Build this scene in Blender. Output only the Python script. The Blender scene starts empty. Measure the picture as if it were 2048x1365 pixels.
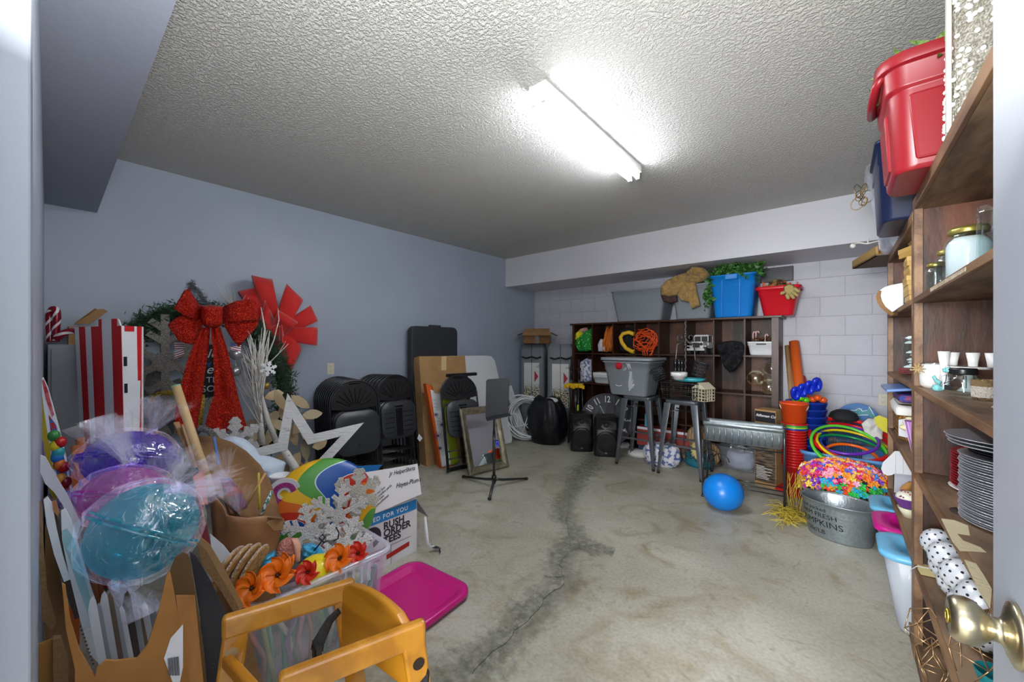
import bpy, bmesh, math, random
from mathutils import Vector, Matrix, noise
from math import sin, cos, pi, radians as R
random.seed(7)
SC = bpy.context.scene
COL = SC.collection
# ---------------------------------------------------------------- camera
HC = 1.32; F = 779.5; HY = 691.0
cd = bpy.data.cameras.new('camera'); cam = bpy.data.objects.new('camera', cd); COL.objects.link(cam)
cam.location = (0, 0, HC); cam.rotation_euler = (R(90), 0, R(40))
cd.sensor_width = 36; cd.lens = 36*F/2048; cd.shift_y = 8.5/2048; cd.clip_start = 0.02
SC.camera = cam
# ---------------------------------------------------------------- world, lamps, exposure
W = bpy.data.worlds.new('world'); SC.world = W; W.use_nodes = True
W.node_tree.nodes['Background'].inputs[0].default_value = (0.93, 0.96, 1.0, 1)
W.node_tree.nodes['Background'].inputs[1].default_value = 0.5
SC.view_settings.view_transform = 'Standard'; SC.view_settings.look = 'None'
SC.view_settings.gamma = 1; SC.view_settings.use_curve_mapping = False
SC.view_settings.exposure = 1.72
def area(name, loc, rot, sx, sy, power, col):
    l = bpy.data.lights.new(name, 'AREA'); l.shape = 'RECTANGLE'; l.size = sx; l.size_y = sy; l.energy = power; l.color = col
    o = bpy.data.objects.new(name, l); o.location = loc; o.rotation_euler = rot; COL.objects.link(o); return o
# added fill: unseen area lamp behind the doorway, shining into the room
DOOR_FILL = area('doorway_fill', (-0.3, -3.0, 1.7), (R(90), 0, R(4)), 1.8, 1.6, 145, (0.96, 0.98, 1.0))
TUBE_E = 19.0
# unseen fill lamp added beside the camera, aimed up to bounce off the ceiling
BOUNCE_FILL = area('bounce_fill', (-0.20, 0.14, 1.62), (0, 0, 0), 0.30, 0.30, 20, (1.0, 1.0, 1.0))
BOUNCE_FILL.rotation_euler = Vector((0.15, -0.30, -0.93)).to_track_quat('Z', 'Y').to_euler()
SC.cycles.transparent_max_bounces = 40
# ---------------------------------------------------------------- helpers
A1 = cos(R(40)); A2 = sin(R(40))
def ray(px, py):
    u = (px-1024)/F
    return Vector((A1*u-A2, A2*u+A1, (HY-py)/F))
def at(px, py, z=None, X=None, Y=None, d=None):
    r = ray(px, py)
    if z is not None: t = (z-HC)/r.z
    elif X is not None: t = X/r.x
    elif Y is not None: t = Y/r.y
    else: t = d
    return Vector((0, 0, HC)) + r*t
class PL:                                   # a plane standing in the room; call with a pixel to get the point on it
    def __init__(s, p0, n=None, lean=0, turn=0):
        s.p0 = Vector(p0)
        if n is None:
            n = Vector((-p0[0], -p0[1], 0)).normalized()
            n = Matrix.Rotation(R(turn), 3, 'Z') @ n
        n = Vector(n).normalized()
        if lean: n = (n + Vector((0, 0, math.tan(R(lean))))).normalized()
        s.n = n
    def __call__(s, px, py, off=0.0):
        r = ray(px, py); o = Vector((0, 0, HC))
        t = ((s.p0 + s.n*off - o).dot(s.n))/r.dot(s.n)
        return o + r*t
def lin(c):
    if isinstance(c, str): c = tuple(int(c[i:i+2], 16) for i in (0, 2, 4))
    f = lambda v: v/12.92 if v <= 0.04045 else ((v+0.055)/1.055)**2.4
    return tuple(f(v/255) for v in c[:3]) + (1,)
MATS = {}
def mat(name, col='808080', rough=0.5, metal=0.0, bump=0.0, bs=60, col2=None, vs=6, detail=3, lo=0.4, hi=0.6, stretch=None,
        alpha=1.0, coat=0.0, emit=None, es=0, dist=0.02, tex='noise', sub=0, sheen=0, trans=0):
    if name in MATS: return MATS[name]
    m = bpy.data.materials.new(name); m.use_nodes = True; nt = m.node_tree; n = nt.nodes; L = nt.links
    b = n['Principled BSDF']; b.inputs['Base Color'].default_value = lin(col)
    b.inputs['Roughness'].default_value = rough; b.inputs['Metallic'].default_value = metal
    b.inputs['Coat Weight'].default_value = coat
    if sub: b.inputs['Subsurface Weight'].default_value = sub; b.inputs['Subsurface Scale'].default_value = 0.02
    if trans: b.inputs['Transmission Weight'].default_value = trans
    if sheen: b.inputs['Sheen Weight'].default_value = sheen
    if alpha < 1: b.inputs['Alpha'].default_value = alpha
    if emit: b.inputs['Emission Color'].default_value = lin(emit); b.inputs['Emission Strength'].default_value = es
    if col2 or bump:
        tc = n.new('ShaderNodeTexCoord'); mp = n.new('ShaderNodeMapping'); L.new(tc.outputs['Object'], mp.inputs[0])
        if stretch: mp.inputs['Scale'].default_value = stretch
    def texnode(scale):
        if tex == 'voronoi': t = n.new('ShaderNodeTexVoronoi'); t.inputs['Scale'].default_value = scale; L.new(mp.outputs[0], t.inputs['Vector']); return t.outputs['Distance']
        if tex == 'wave':
            t = n.new('ShaderNodeTexWave'); t.inputs['Scale'].default_value = scale; t.inputs['Distortion'].default_value = 6; t.inputs['Detail'].default_value = 3
            L.new(mp.outputs[0], t.inputs['Vector']); return t.outputs['Fac']
        t = n.new('ShaderNodeTexNoise'); t.inputs['Scale'].default_value = scale; t.inputs['Detail'].default_value = detail; L.new(mp.outputs[0], t.inputs['Vector']); return t.outputs['Fac']
    if col2:
        r = n.new('ShaderNodeValToRGB'); L.new(texnode(vs), r.inputs[0])
        r.color_ramp.elements[0].position = lo; r.color_ramp.elements[0].color = lin(col)
        r.color_ramp.elements[1].position = hi; r.color_ramp.elements[1].color = lin(col2)
        L.new(r.outputs[0], b.inputs['Base Color'])
    if bump:
        t = n.new('ShaderNodeTexNoise'); t.inputs['Scale'].default_value = bs; t.inputs['Detail'].default_value = 4; L.new(mp.outputs[0], t.inputs['Vector'])
        bp = n.new('ShaderNodeBump'); bp.inputs['Strength'].default_value = bump; bp.inputs['Distance'].default_value = dist
        L.new(t.outputs['Fac'], bp.inputs['Height']); L.new(bp.outputs[0], b.inputs['Normal'])
    MATS[name] = m; return m
def film(name, col='ffffff', clear=0.8, rough=0.08, bs=14, bump=0.9, body=0.0, bcol=None, amt=1.0):
    """thin clear or tinted sheet: see-through with crinkled glossy reflections"""
    if name in MATS: return MATS[name]
    m = bpy.data.materials.new(name); m.use_nodes = True; nt = m.node_tree; n = nt.nodes; L = nt.links
    n.remove(n['Principled BSDF']); out = n['Material Output']
    t = n.new('ShaderNodeBsdfTransparent'); t.inputs[0].default_value = lin(col)
    g = n.new('ShaderNodeBsdfGlossy'); g.inputs['Roughness'].default_value = rough; g.inputs[0].default_value = (1, 1, 1, 1)
    lw = n.new('ShaderNodeLayerWeight'); lw.inputs[0].default_value = 0.35
    mp = n.new('ShaderNodeMath'); mp.operation = 'MULTIPLY_ADD'; mp.inputs[1].default_value = 0.26*amt; mp.inputs[2].default_value = (1-clear)*.5*amt; mp.use_clamp = True
    L.new(lw.outputs['Facing'], mp.inputs[0])
    k = n.new('ShaderNodeMixShader'); bk = n.new('ShaderNodeBsdfTransparent'); bk.inputs[0].default_value = (0, 0, 0, 1)
    L.new(mp.outputs[0], k.inputs[0]); L.new(bk.outputs[0], k.inputs[1]); L.new(g.outputs[0], k.inputs[2])
    mx = n.new('ShaderNodeAddShader'); L.new(t.outputs[0], mx.inputs[0]); L.new(k.outputs[0], mx.inputs[1])
    if bump:
        tc = n.new('ShaderNodeTexCoord'); tx = n.new('ShaderNodeTexNoise'); tx.inputs['Scale'].default_value = bs; tx.inputs['Detail'].default_value = 3; tx.inputs['Distortion'].default_value = 1.2
        L.new(tc.outputs['Object'], tx.inputs['Vector'])
        b = n.new('ShaderNodeBump'); b.inputs['Strength'].default_value = bump; b.inputs['Distance'].default_value = 0.03
        L.new(tx.outputs['Fac'], b.inputs['Height']); L.new(b.outputs[0], g.inputs['Normal']); L.new(b.outputs[0], lw.inputs['Normal'])
    last = mx
    if body:
        d0 = n.new('ShaderNodeBsdfDiffuse'); d0.inputs[0].default_value = lin(bcol or col)
        d1 = n.new('ShaderNodeBsdfTranslucent'); d1.inputs[0].default_value = lin(bcol or col)
        d = n.new('ShaderNodeMixShader'); L.new(d0.outputs[0], d.inputs[1]); L.new(d1.outputs[0], d.inputs[2])
        m2 = n.new('ShaderNodeMixShader'); m2.inputs[0].default_value = body; L.new(mx.outputs[0], m2.inputs[1]); L.new(d.outputs[0], m2.inputs[2]); last = m2
    L.new(last.outputs[0], out.inputs[0]); MATS[name] = m; return m
MX = {}
def tag(o, label=None, cat=None, group=None, kind=None):
    if label: o['label'] = label
    if cat: o['category'] = cat
    if group: o['group'] = group
    if kind: o['kind'] = kind
    return o
def T(name, label, cat, loc=(0, 0, 0), rz=0.0, group=None, rot=None):
    o = bpy.data.objects.new(name, None); COL.objects.link(o); o.empty_display_size = 0.05
    o.location = loc; o.rotation_euler = rot if rot else (0, 0, rz)
    MX[o.name] = Matrix.Translation(Vector(loc)) @ o.rotation_euler.to_matrix().to_4x4()
    return tag(o, label, cat, group)
class B:
    def __init__(s): s.b = bmesh.new(); s.m = Matrix.Identity(4); s.mi = 0; s.sm = True
    def v(s, c): return s.b.verts.new(s.m @ Vector(c))
    def f(s, vs, sm=None):
        try: f = s.b.faces.new(vs)
        except ValueError: return None
        f.material_index = s.mi; f.smooth = s.sm if sm is None else sm; return f
    def box(s, x0, y0, z0, x1, y1, z1):
        c = [s.v((x, y, z)) for z in (z0, z1) for y in (y0, y1) for x in (x0, x1)]
        for q in ((0, 2, 3, 1), (4, 5, 7, 6), (0, 1, 5, 4), (2, 6, 7, 3), (0, 4, 6, 2), (1, 3, 7, 5)): s.f([c[i] for i in q], False)
        return s
    def hexa(s, pts):                       # eight corners: bottom ring of four, then top ring of four
        c = [s.v(p) for p in pts]
        for q in ((3, 2, 1, 0), (4, 5, 6, 7), (0, 1, 5, 4), (1, 2, 6, 5), (2, 3, 7, 6), (3, 0, 4, 7)): s.f([c[i] for i in q], False)
        return s
    def beam(s, p, q, w, h, up=(0, 0, 1)):
        p = Vector(p); q = Vector(q); d = (q-p).normalized(); a = d.cross(Vector(up))
        if a.length < 1e-4: a = Vector((1, 0, 0))
        a = a.normalized()*w/2; c = d.cross(a).normalized()*h/2
        return s.hexa([p-a-c, p+a-c, p+a+c, p-a+c, q-a-c, q+a-c, q+a+c, q-a+c])
    def loft(s, loops, cap0=True, cap1=True, sm=None, closed=True):
        L = [[s.v(p) for p in lp] for lp in loops]; n = len(L[0])
        for a, c in zip(L, L[1:]):
            for i in range(n if closed else n-1):
                j = (i+1) % n; s.f([a[i], a[j], c[j], c[i]], sm)
        if cap0: s.f(L[0][::-1], False)
        if cap1: s.f(L[-1], False)
        return s
    def tube(s, pts, r, n=8, closed=False, cap=True):
        pts = [Vector(p) for p in pts]; m = len(pts); rs = r if isinstance(r, (list, tuple)) else [r]*m
        loops = []; ref = None
        for i, p in enumerate(pts):
            a = pts[i-1] if (i > 0 or closed) else p; c = pts[(i+1) % m] if (i < m-1 or closed) else p
            d = (c-a).normalized() if (c-a).length > 1e-9 else Vector((0, 0, 1))
            if ref is None:
                ref = d.orthogonal().normalized()
            ref = (ref - d*ref.dot(d))
            ref = ref.normalized() if ref.length > 1e-6 else d.orthogonal().normalized()
            w = d.cross(ref)
            loops.append([p + (ref*cos(2*pi*k/n) + w*sin(2*pi*k/n))*rs[i] for k in range(n)])
        if closed:
            V = [[s.v(p) for p in lp] for lp in loops]
            for i in range(m):
                a, c = V[i], V[(i+1) % m]
                sh = 0
                if i == m-1:
                    sh = min(range(n), key=lambda q: (a[0].co-c[q].co).length)
                for k in range(n): s.f([a[k], a[(k+1) % n], c[(k+1+sh) % n], c[(k+sh) % n]])
            return s
        return s.loft(loops, cap, cap)
    def cyl(s, p, q, r0, r1=None, n=16): return s.tube([p, q], [r0, r0 if r1 is None else r1], n)
    def lathe(s, prof, n=24, c=(0, 0, 0), sx=1, sy=1, cap0=False, cap1=False, sm=None):
        return s.loft([[(c[0]+r*sx*cos(2*pi*k/n), c[1]+r*sy*sin(2*pi*k/n), c[2]+z) for k in range(n)] for r, z in prof], cap0, cap1, sm)
    def sph(s, c, r, n=12, m=8):
        rr = (r, r, r) if not isinstance(r, (tuple, list)) else r; c = Vector(c)
        top = s.v(c+Vector((0, 0, rr[2]))); bot = s.v(c-Vector((0, 0, rr[2])))
        L = [[s.v(c+Vector((rr[0]*sin(pi*i/m)*cos(2*pi*k/n), rr[1]*sin(pi*i/m)*sin(2*pi*k/n), rr[2]*cos(pi*i/m)))) for k in range(n)] for i in range(1, m)]
        for k in range(n):
            j = (k+1) % n; s.f([top, L[0][k], L[0][j]]); s.f([bot, L[-1][j], L[-1][k]])
            for a, c2 in zip(L, L[1:]): s.f([a[k], c2[k], c2[j], a[j]])
        return s
    def prism(s, pts, vec):
        vec = Vector(vec); a = [s.v(Vector(p)) for p in pts]; c = [s.v(Vector(p)+vec) for p in pts]; n = len(pts)
        s.f(a, False); s.f(c[::-1], False)
        for i in range(n): s.f([a[i], c[i], c[(i+1) % n], a[(i+1) % n]], False)
        return s
    def frame(s, outer, inner, vec):
        vec = Vector(vec); n = len(outer)
        o = [s.v(Vector(p)) for p in outer]; i_ = [s.v(Vector(p)) for p in inner]
        o2 = [s.v(Vector(p)+vec) for p in outer]; i2 = [s.v(Vector(p)+vec) for p in inner]
        for k in range(n):
            j = (k+1) % n
            s.f([o[k], o[j], i_[j], i_[k]], False); s.f([o2[j], o2[k], i2[k], i2[j]], False)
            s.f([o[j], o[k], o2[k], o2[j]], False); s.f([i_[k], i_[j], i2[j], i2[k]], False)
        return s
    def strip(s, a, c, th=0.0):             # sheet between two point lists
        A_ = [Vector(p) for p in a]; C_ = [Vector(p) for p in c]
        va = [s.v(p) for p in A_]; vc = [s.v(p) for p in C_]
        for i in range(len(va)-1): s.f([va[i], va[i+1], vc[i+1], vc[i]])
        return s
    def sheet(s, g):                        # grid of points
        V = [[s.v(p) for p in row] for row in g]
        for a, c in zip(V, V[1:]):
            for i in range(len(a)-1): s.f([a[i], a[i+1], c[i+1], c[i]])
        return s
    def obj(s, name, m, parent=None, label=None, cat=None, group=None, kind=None, world=True, bev=0, solid=0, sub=0, origin=None, bseg=2):
        b = s.b
        bmesh.ops.recalc_face_normals(b, faces=b.faces)
        if parent is not None:
            Mp = MX[parent.name]
            if world: b.transform(Mp.inverted())
            o = bpy.data.objects.new(name, bpy.data.meshes.new(name)); o.parent = parent; MX[o.name] = Mp
        else:
            o = bpy.data.objects.new(name, bpy.data.meshes.new(name))
            if origin is None:
                xs = [v.co for v in b.verts]
                origin = Vector((sum((min(v[i] for v in xs), max(v[i] for v in xs)))/2 if i < 2 else min(v[2] for v in xs) for i in range(3)))
            origin = Vector(origin); b.transform(Matrix.Translation(-origin)); o.location = origin
            MX[o.name] = Matrix.Translation(origin)
        b.to_mesh(o.data); b.free(); COL.objects.link(o)
        for q in (m if isinstance(m, (list, tuple)) else [m]): o.data.materials.append(q)
        if solid:
            md = o.modifiers.new('s', 'SOLIDIFY'); md.thickness = solid; md.offset = 0
        if sub:
            md = o.modifiers.new('u', 'SUBSURF'); md.levels = sub; md.render_levels = sub
        if bev:
            md = o.modifiers.new('b', 'BEVEL'); md.width = bev; md.segments = bseg; md.limit_method = 'ANGLE'
        return tag(o, label, cat, group, kind)
def rr(w, h, r, n=4, cx=0, cy=0):            # rounded rectangle, 2D
    P = []
    for sx, sy, a in ((1, 1, 0), (-1, 1, 90), (-1, -1, 180), (1, -1, 270)):
        for i in range(n+1):
            t = R(a+90*i/n); P.append((cx+sx*(w/2-r)+r*cos(t), cy+sy*(h/2-r)+r*sin(t)))
    return P
def boxobj(name, m, a, c, parent=None, bev=0, **k):
    b = B(); b.box(*a, *c); return b.obj(name, m, parent, bev=bev, **k)
def rect(x0, y0, x1, y1): return [(x0, y0), (x1, y0), (x1, y1), (x0, y1)]
def kids(o): return [c for c in bpy.data.objects if c.parent == o]
def copy_tree(o, parent=None, K=None):
    if K is None:
        K = {}
        for c in bpy.data.objects:
            if c.parent: K.setdefault(c.parent.name, []).append(c)
    c = o.copy(); COL.objects.link(c); c.parent = parent
    for ch in K.get(o.name, []): copy_tree(ch, c, K)
    return c
def text(body, size, m, parent, M, name='lettering', ext=0.0006, align='LEFT', world=True, sx=1.0, spacing=1.0, shear=0, label=None, bold=0):
    cu = bpy.data.curves.new('t', 'FONT'); cu.body = body; cu.size = size; cu.extrude = ext; cu.align_x = align; cu.space_character = spacing; cu.shear = shear
    cu.offset = bold; cu.resolution_u = 3
    o = bpy.data.objects.new('t', cu); COL.objects.link(o)
    me = bpy.data.meshes.new_from_object(o.evaluated_get(bpy.context.evaluated_depsgraph_get())); bpy.data.objects.remove(o)
    me.transform(Matrix.Diagonal((sx, 1, 1, 1)))
    Mp = MX[parent.name]
    me.transform((Mp.inverted() @ M) if world else M)
    me.materials.clear(); me.materials.append(m)
    t = bpy.data.objects.new(name, me); t.parent = parent; COL.objects.link(t)
    if label: t['label'] = label
    return t
def basis(o, x, y):                          # matrix with given origin, x axis, y axis (text lies in x-y)
    x = Vector(x).normalized(); z = x.cross(Vector(y)).normalized(); y = z.cross(x)
    return Matrix(((x.x, y.x, z.x, o[0]), (x.y, y.y, z.y, o[1]), (x.z, y.z, z.z, o[2]), (0, 0, 0, 1)))
def tote(b, w, d, h, tw, td, r=0.05, th=0.004, rim=0.012, rimh=0.015, z0=0.0, ribs=0):
    """open plastic tub: w,d at the top, tw,td taper at the bottom"""
    def lp(ww, dd, z, rad=r): return [(x, y, z0+z) for x, y in rr(ww, dd, rad, 4)]
    b.loft([lp(w-tw-.02, d-td-.02, 0, r*.7), lp(w-tw, d-td, .012), lp(w-tw*.25, d-td*.25, h*.72), lp(w-tw*.25+.012, d-td*.25+.012, h*.73), lp(w, d, h-rimh), lp(w+2*rim, d+2*rim, h-rimh), lp(w+2*rim, d+2*rim, h), lp(w-2*th, d-2*th, h),
            lp(w-tw*.25-2*th, d-td*.25-2*th, h*.72), lp(w-tw-2*th, d-td-2*th, .012)], True, True)
def leafcloud(b, pts, n, size, spread, seed=1, up=0.3, narrow=.5):
    rnd = random.Random(seed)
    for i in range(n):
        c = Vector(pts[rnd.randrange(len(pts))]) + Vector((rnd.gauss(0, spread[0]), rnd.gauss(0, spread[1]), rnd.gauss(0, spread[2])))
        d = Vector((rnd.gauss(0, 1), rnd.gauss(0, 1), rnd.gauss(0, 1)+up)).normalized(); w = d.orthogonal().normalized(); w.rotate(Matrix.Rotation(rnd.random()*6.28, 3, d))
        s = size*(.6+.8*rnd.random()); k = d.cross(w)*s*.15
        b.f([b.v(c), b.v(c+d*s*.5+w*s*narrow*.5+k), b.v(c+d*s), b.v(c+d*s*.5-w*s*narrow*.5+k)], False)
def cloth(name, m, pts, parent=None, **k): ...
# ---------------------------------------------------------------- shared materials
XL, YB, XR, YN, H = -3.915, 5.25, 0.66, -0.014, 2.64
M = {}
M['wall_l'] = mat('painted_wall_blue_grey', 'a2acbc', 0.42, bump=0.04, bs=90, col2='a5afbf', vs=2)
M['wall_b'] = mat('painted_block', 'c6c6cf', 0.5, bump=0.12, bs=130, col2='c2c2cb', vs=5)
M['joint'] = mat('block_joint', 'bdbdc6', 0.7)
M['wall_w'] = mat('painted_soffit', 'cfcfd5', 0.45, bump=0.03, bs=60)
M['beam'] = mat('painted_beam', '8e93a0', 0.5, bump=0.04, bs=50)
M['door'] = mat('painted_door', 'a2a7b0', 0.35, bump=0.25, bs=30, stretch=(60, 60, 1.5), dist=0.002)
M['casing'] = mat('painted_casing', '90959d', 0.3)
M['brass'] = mat('satin_nickel', 'b5ab90', 0.28, 1.0)
M['keyb'] = mat('key_cylinder', 'c9b450', 0.3, 1.0)
M['wood_d'] = mat('dark_plywood', '22100a', 0.5, bump=0.1, bs=30, col2='6b3d24', vs=7, lo=0.38, hi=0.66, stretch=(1, 1, .35), detail=6)
M['wood_s'] = mat('worn_shelf_board', '58422f', 0.6, bump=0.15, bs=40, col2='90745a', vs=9, lo=.4, hi=.62, stretch=(1, .3, 1), detail=6)
M['wood_e'] = mat('shelf_edge', '654730', 0.5, bump=0.1, bs=50, col2='8f6c4a', vs=9, stretch=(1, .2, 1))
M['wood_c'] = mat('walnut_cubby', '2e170c', 0.4, bump=0.06, bs=40, col2='4c2a18', vs=4, lo=.3, hi=.7, stretch=(1, 1, .3), detail=5)
M['white_p'] = mat('white_plastic', 'eceef0', 0.35)
M['black_p'] = mat('black_plastic', '16171a', 0.38, bump=0.05, bs=200)
M['black_m'] = mat('black_metal', '26282c', 0.3, coat=.6)
M['card'] = mat('cardboard', 'b08a5c', 0.8, bump=0.05, bs=90, col2='a67f52', vs=6)
M['card_d'] = mat('brown_cardboard', '8a6540', 0.85, bump=0.1, bs=60, col2='77552f', vs=4)
M['paper'] = mat('white_paper', 'e9ebee', 0.75)
M['chrome'] = mat('bright_steel', 'c9ccd0', 0.2, 1.0)
M['cello2'] = film('cellophane_twist', 'fbfbfd', clear=0.90, rough=0.16, bs=24, bump=1.0, body=0.05, amt=.8)
M['glass'] = film('thin_glass', 'f0f5f5', clear=0.93, rough=0.03, bump=0)
M['cello'] = film('crinkled_cellophane', 'fbfbfd', clear=0.86, rough=0.07, bs=11, bump=1.0, body=0.015, amt=1.5, bcol='f4f6fa')
# ceiling with its knock-down texture
def ceil_mat():
    m = mat('textured_ceiling', 'd0cfca', 0.75); nt = m.node_tree; n = nt.nodes; L = nt.links
    tc = n.new('ShaderNodeTexCoord'); b = n['Principled BSDF']
    t = n.new('ShaderNodeTexNoise'); t.inputs['Scale'].default_value = 66; t.inputs['Detail'].default_value = 3; t.inputs['Roughness'].default_value = 0.62
    L.new(tc.outputs['Object'], t.inputs['Vector'])
    r = n.new('ShaderNodeMapRange'); r.inputs[1].default_value = 0.38; r.inputs[2].default_value = 0.62; r.interpolation_type = 'SMOOTHSTEP'; L.new(t.outputs['Fac'], r.inputs[0])
    bp = n.new('ShaderNodeBump'); bp.inputs['Strength'].default_value = 0.85; bp.inputs['Distance'].default_value = 0.009
    L.new(r.outputs[0], bp.inputs['Height']); L.new(bp.outputs[0], b.inputs['Normal']); return m
M['ceil'] = ceil_mat()
def floor_mat():
    m = mat('old_concrete', 'aaa799', 0.42); nt = m.node_tree; n = nt.nodes; L = nt.links; b = n['Principled BSDF']
    tc = n.new('ShaderNodeTexCoord')
    def nz(s, d=6, dist=0.0):
        t = n.new('ShaderNodeTexNoise'); t.inputs['Scale'].default_value = s; t.inputs['Detail'].default_value = d; t.inputs['Distortion'].default_value = dist; L.new(tc.outputs['Object'], t.inputs['Vector']); return t.outputs['Fac']
    def ramp(src, stops):
        r = n.new('ShaderNodeValToRGB'); L.new(src, r.inputs[0]); e = r.color_ramp.elements
        for i, (p, c) in enumerate(stops):
            if i > 1: e.new(p)
            e[i].position = p; e[i].color = lin(c)
        return r.outputs[0]
    c1 = ramp(nz(1.3, 7, .6), [(0.30, '9d998a'), (0.52, 'b3b0a1'), (0.68, 'c0beb1')])
    c2 = ramp(nz(3.0, 6, 1.5), [(0.50, 'ffffff'), (0.75, 'd9cbb0')])
    c3 = ramp(nz(60, 5), [(0.3, 'e6e6e6'), (0.6, 'ffffff')])
    c4 = ramp(nz(9, 8, 2.2), [(0.28, 'e2e0d8'), (0.42, 'ffffff')])
    prev = c1
    for c in (c2, c3, c4):
        mx = n.new('ShaderNodeMix'); mx.data_type = 'RGBA'; mx.blend_type = 'MULTIPLY'; mx.inputs[0].default_value = 1
        L.new(prev, mx.inputs[6]); L.new(c, mx.inputs[7]); prev = mx.outputs[2]
    L.new(prev, b.inputs['Base Color'])
    r = n.new('ShaderNodeMapRange'); r.inputs[3].default_value = .36; r.inputs[4].default_value = .6; L.new(nz(5, 5), r.inputs[0]); L.new(r.outputs[0], b.inputs['Roughness'])
    bp = n.new('ShaderNodeBump'); bp.inputs['Strength'].default_value = .12; bp.inputs['Distance'].default_value = .01; L.new(nz(14, 8), bp.inputs['Height']); L.new(bp.outputs[0], b.inputs['Normal'])
    return m
M['floor'] = floor_mat()
# ---------------------------------------------------------------- room shell
def S(name, m, a, c, parent=None, **k): return boxobj(name, m, a, c, parent, kind='structure' if parent is None else None, **k)
FLOOR = S('floor', M['floor'], (XL-.1, -1.6, -.1), (XR+.1, YB+.2, 0))
S('ceiling', M['ceil'], (XL-.1, YN-.12, H), (XR+.1, YB+.2, H+.1))
S('wall_left', M['wall_l'], (XL-.1, YN-.12, 0), (XL, YB+.2, H))
S('wall_right', M['wall_w'], (XR, YN-.12, 0), (XR+.1, YB+.2, H))
WB = S('wall_back', M['joint'], (XL, YB+.006, 0), (XR, YB+.2, H))
b = B(); DX0, DX1, DH = -0.62, 0.19, 2.06
b.box(XL, YN-.12, 0, DX0-.06, YN, H); b.box(DX1+.03, YN-.12, 0, XR, YN, H); b.box(DX0-.06, YN-.12, DH+.03, DX1+.03, YN, H)
b.obj('wall_near', M['wall_l'], kind='structure')
S('trim_1', M['wall_w'], (XL, 4.512, 2.213), (XR, YB+.006, H))
tb = bpy.data.objects['trim_1']; tb['label'] = 'pale boxed soffit along the back wall under the ceiling'
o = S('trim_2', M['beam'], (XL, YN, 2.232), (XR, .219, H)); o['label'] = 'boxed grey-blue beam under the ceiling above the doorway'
b = B(); b.box(DX0-.06, YN-.12, 0, DX0, -.0105, DH+.06); b.box(DX0, YN-.12, DH, DX1, -.0105, DH+.06); b.box(DX1, YN-.12, 0, DX1+.06, -.0105, DH+.06); b.box(DX0, -.075, 0, DX0+.012, -.04, DH)
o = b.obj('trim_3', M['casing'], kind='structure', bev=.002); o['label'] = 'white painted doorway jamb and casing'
# blocks of the back wall
k = 0; blockmesh = {}
for c in range(11):
    z0 = c*.2032; z1 = min(z0+.2032, 2.213)
    off = .049 if c % 2 else .049+.2032
    x = off - .4064*11
    while x < XR:
        x0, x1 = max(x, XL), min(x+.4064, XR)
        if x1-x0 > .03 and z1-z0 > .02:
            key = (round(x1-x0, 3), round(z1-z0, 3))
            if key not in blockmesh:
                w, h = x1-x0, z1-z0; g = .0016
                bb = B(); fr = [(-w/2+g, -h/2+g), (w/2-g, -h/2+g), (w/2-g, h/2-g), (-w/2+g, h/2-g)]
                fi = [(-w/2+g+.002, -h/2+g+.002), (w/2-g-.002, -h/2+g+.002), (w/2-g-.002, h/2-g-.002), (-w/2+g+.002, h/2-g-.002)]
                bb.loft([[(p[0], .008, p[1]) for p in fr], [(p[0], .0015, p[1]) for p in fr], [(p[0], 0, p[1]) for p in fi]], False, True, False)
                bmesh.ops.recalc_face_normals(bb.b, faces=bb.b.faces)
                me = bpy.data.meshes.new('block'); bb.b.to_mesh(me); bb.b.free(); me.materials.append(M['wall_b']); blockmesh[key] = me
            o = bpy.data.objects.new('block', blockmesh[key]); COL.objects.link(o); o.parent = WB
            bpy.context.view_layer.objects.active = None
            o.location = Vector(((x0+x1)/2, YB-.001*((k*7) % 3), (z0+z1)/2)) - WB.location; k += 1
        x += .4064
# patched crack in the floor
def crack_mat():
    m = mat('crack_patch', '76756a', 0.7); nt = m.node_tree; n = nt.nodes; L = nt.links; b = n['Principled BSDF']
    uv = n.new('ShaderNodeAttribute'); uv.attribute_name = 'edge'; tc = n.new('ShaderNodeTexCoord')
    t = n.new('ShaderNodeTexNoise'); t.inputs['Scale'].default_value = 22; t.inputs['Detail'].default_value = 8; t.inputs['Roughness'].default_value = .7; L.new(tc.outputs['Object'], t.inputs['Vector'])
    a = n.new('ShaderNodeMath'); a.operation = 'ADD'; L.new(uv.outputs['Fac'], a.inputs[0]); L.new(t.outputs['Fac'], a.inputs[1])
    r = n.new('ShaderNodeMapRange'); r.inputs[1].default_value = .72; r.inputs[2].default_value = 1.15; L.new(a.outputs[0], r.inputs[0]); r.inputs[4].default_value = .8
    L.new(r.outputs[0], b.inputs['Alpha'])
    t2 = n.new('ShaderNodeTexNoise'); t2.inputs['Scale'].default_value = 35; t2.inputs['Detail'].default_value = 9; L.new(tc.outputs['Object'], t2.inputs['Vector'])
    cr = n.new('ShaderNodeValToRGB'); cr.color_ramp.elements[0].position = .38; cr.color_ramp.elements[0].color = lin('717268'); cr.color_ramp.elements[1].position = .62; cr.color_ramp.elements[1].color = lin('a5a294')
    L.new(t2.outputs['Fac'], cr.inputs[0]); L.new(cr.outputs[0], b.inputs['Base Color']); return m
cpx = [(1195, 908, 26), (1172, 935, 30), (1152, 962, 24), (1140, 985, 22), (1128, 1012, 24), (1130, 1036, 28), (1150, 1062, 26), (1146, 1082, 34), (1124, 1108, 30), (1118, 1132, 26), (1130, 1160, 36), (1096, 1190, 40), (1062, 1222, 44), (1030, 1262, 46), (985, 1302, 52), (940, 1340, 60), (890, 1385, 70), (830, 1440, 80)]
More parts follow.
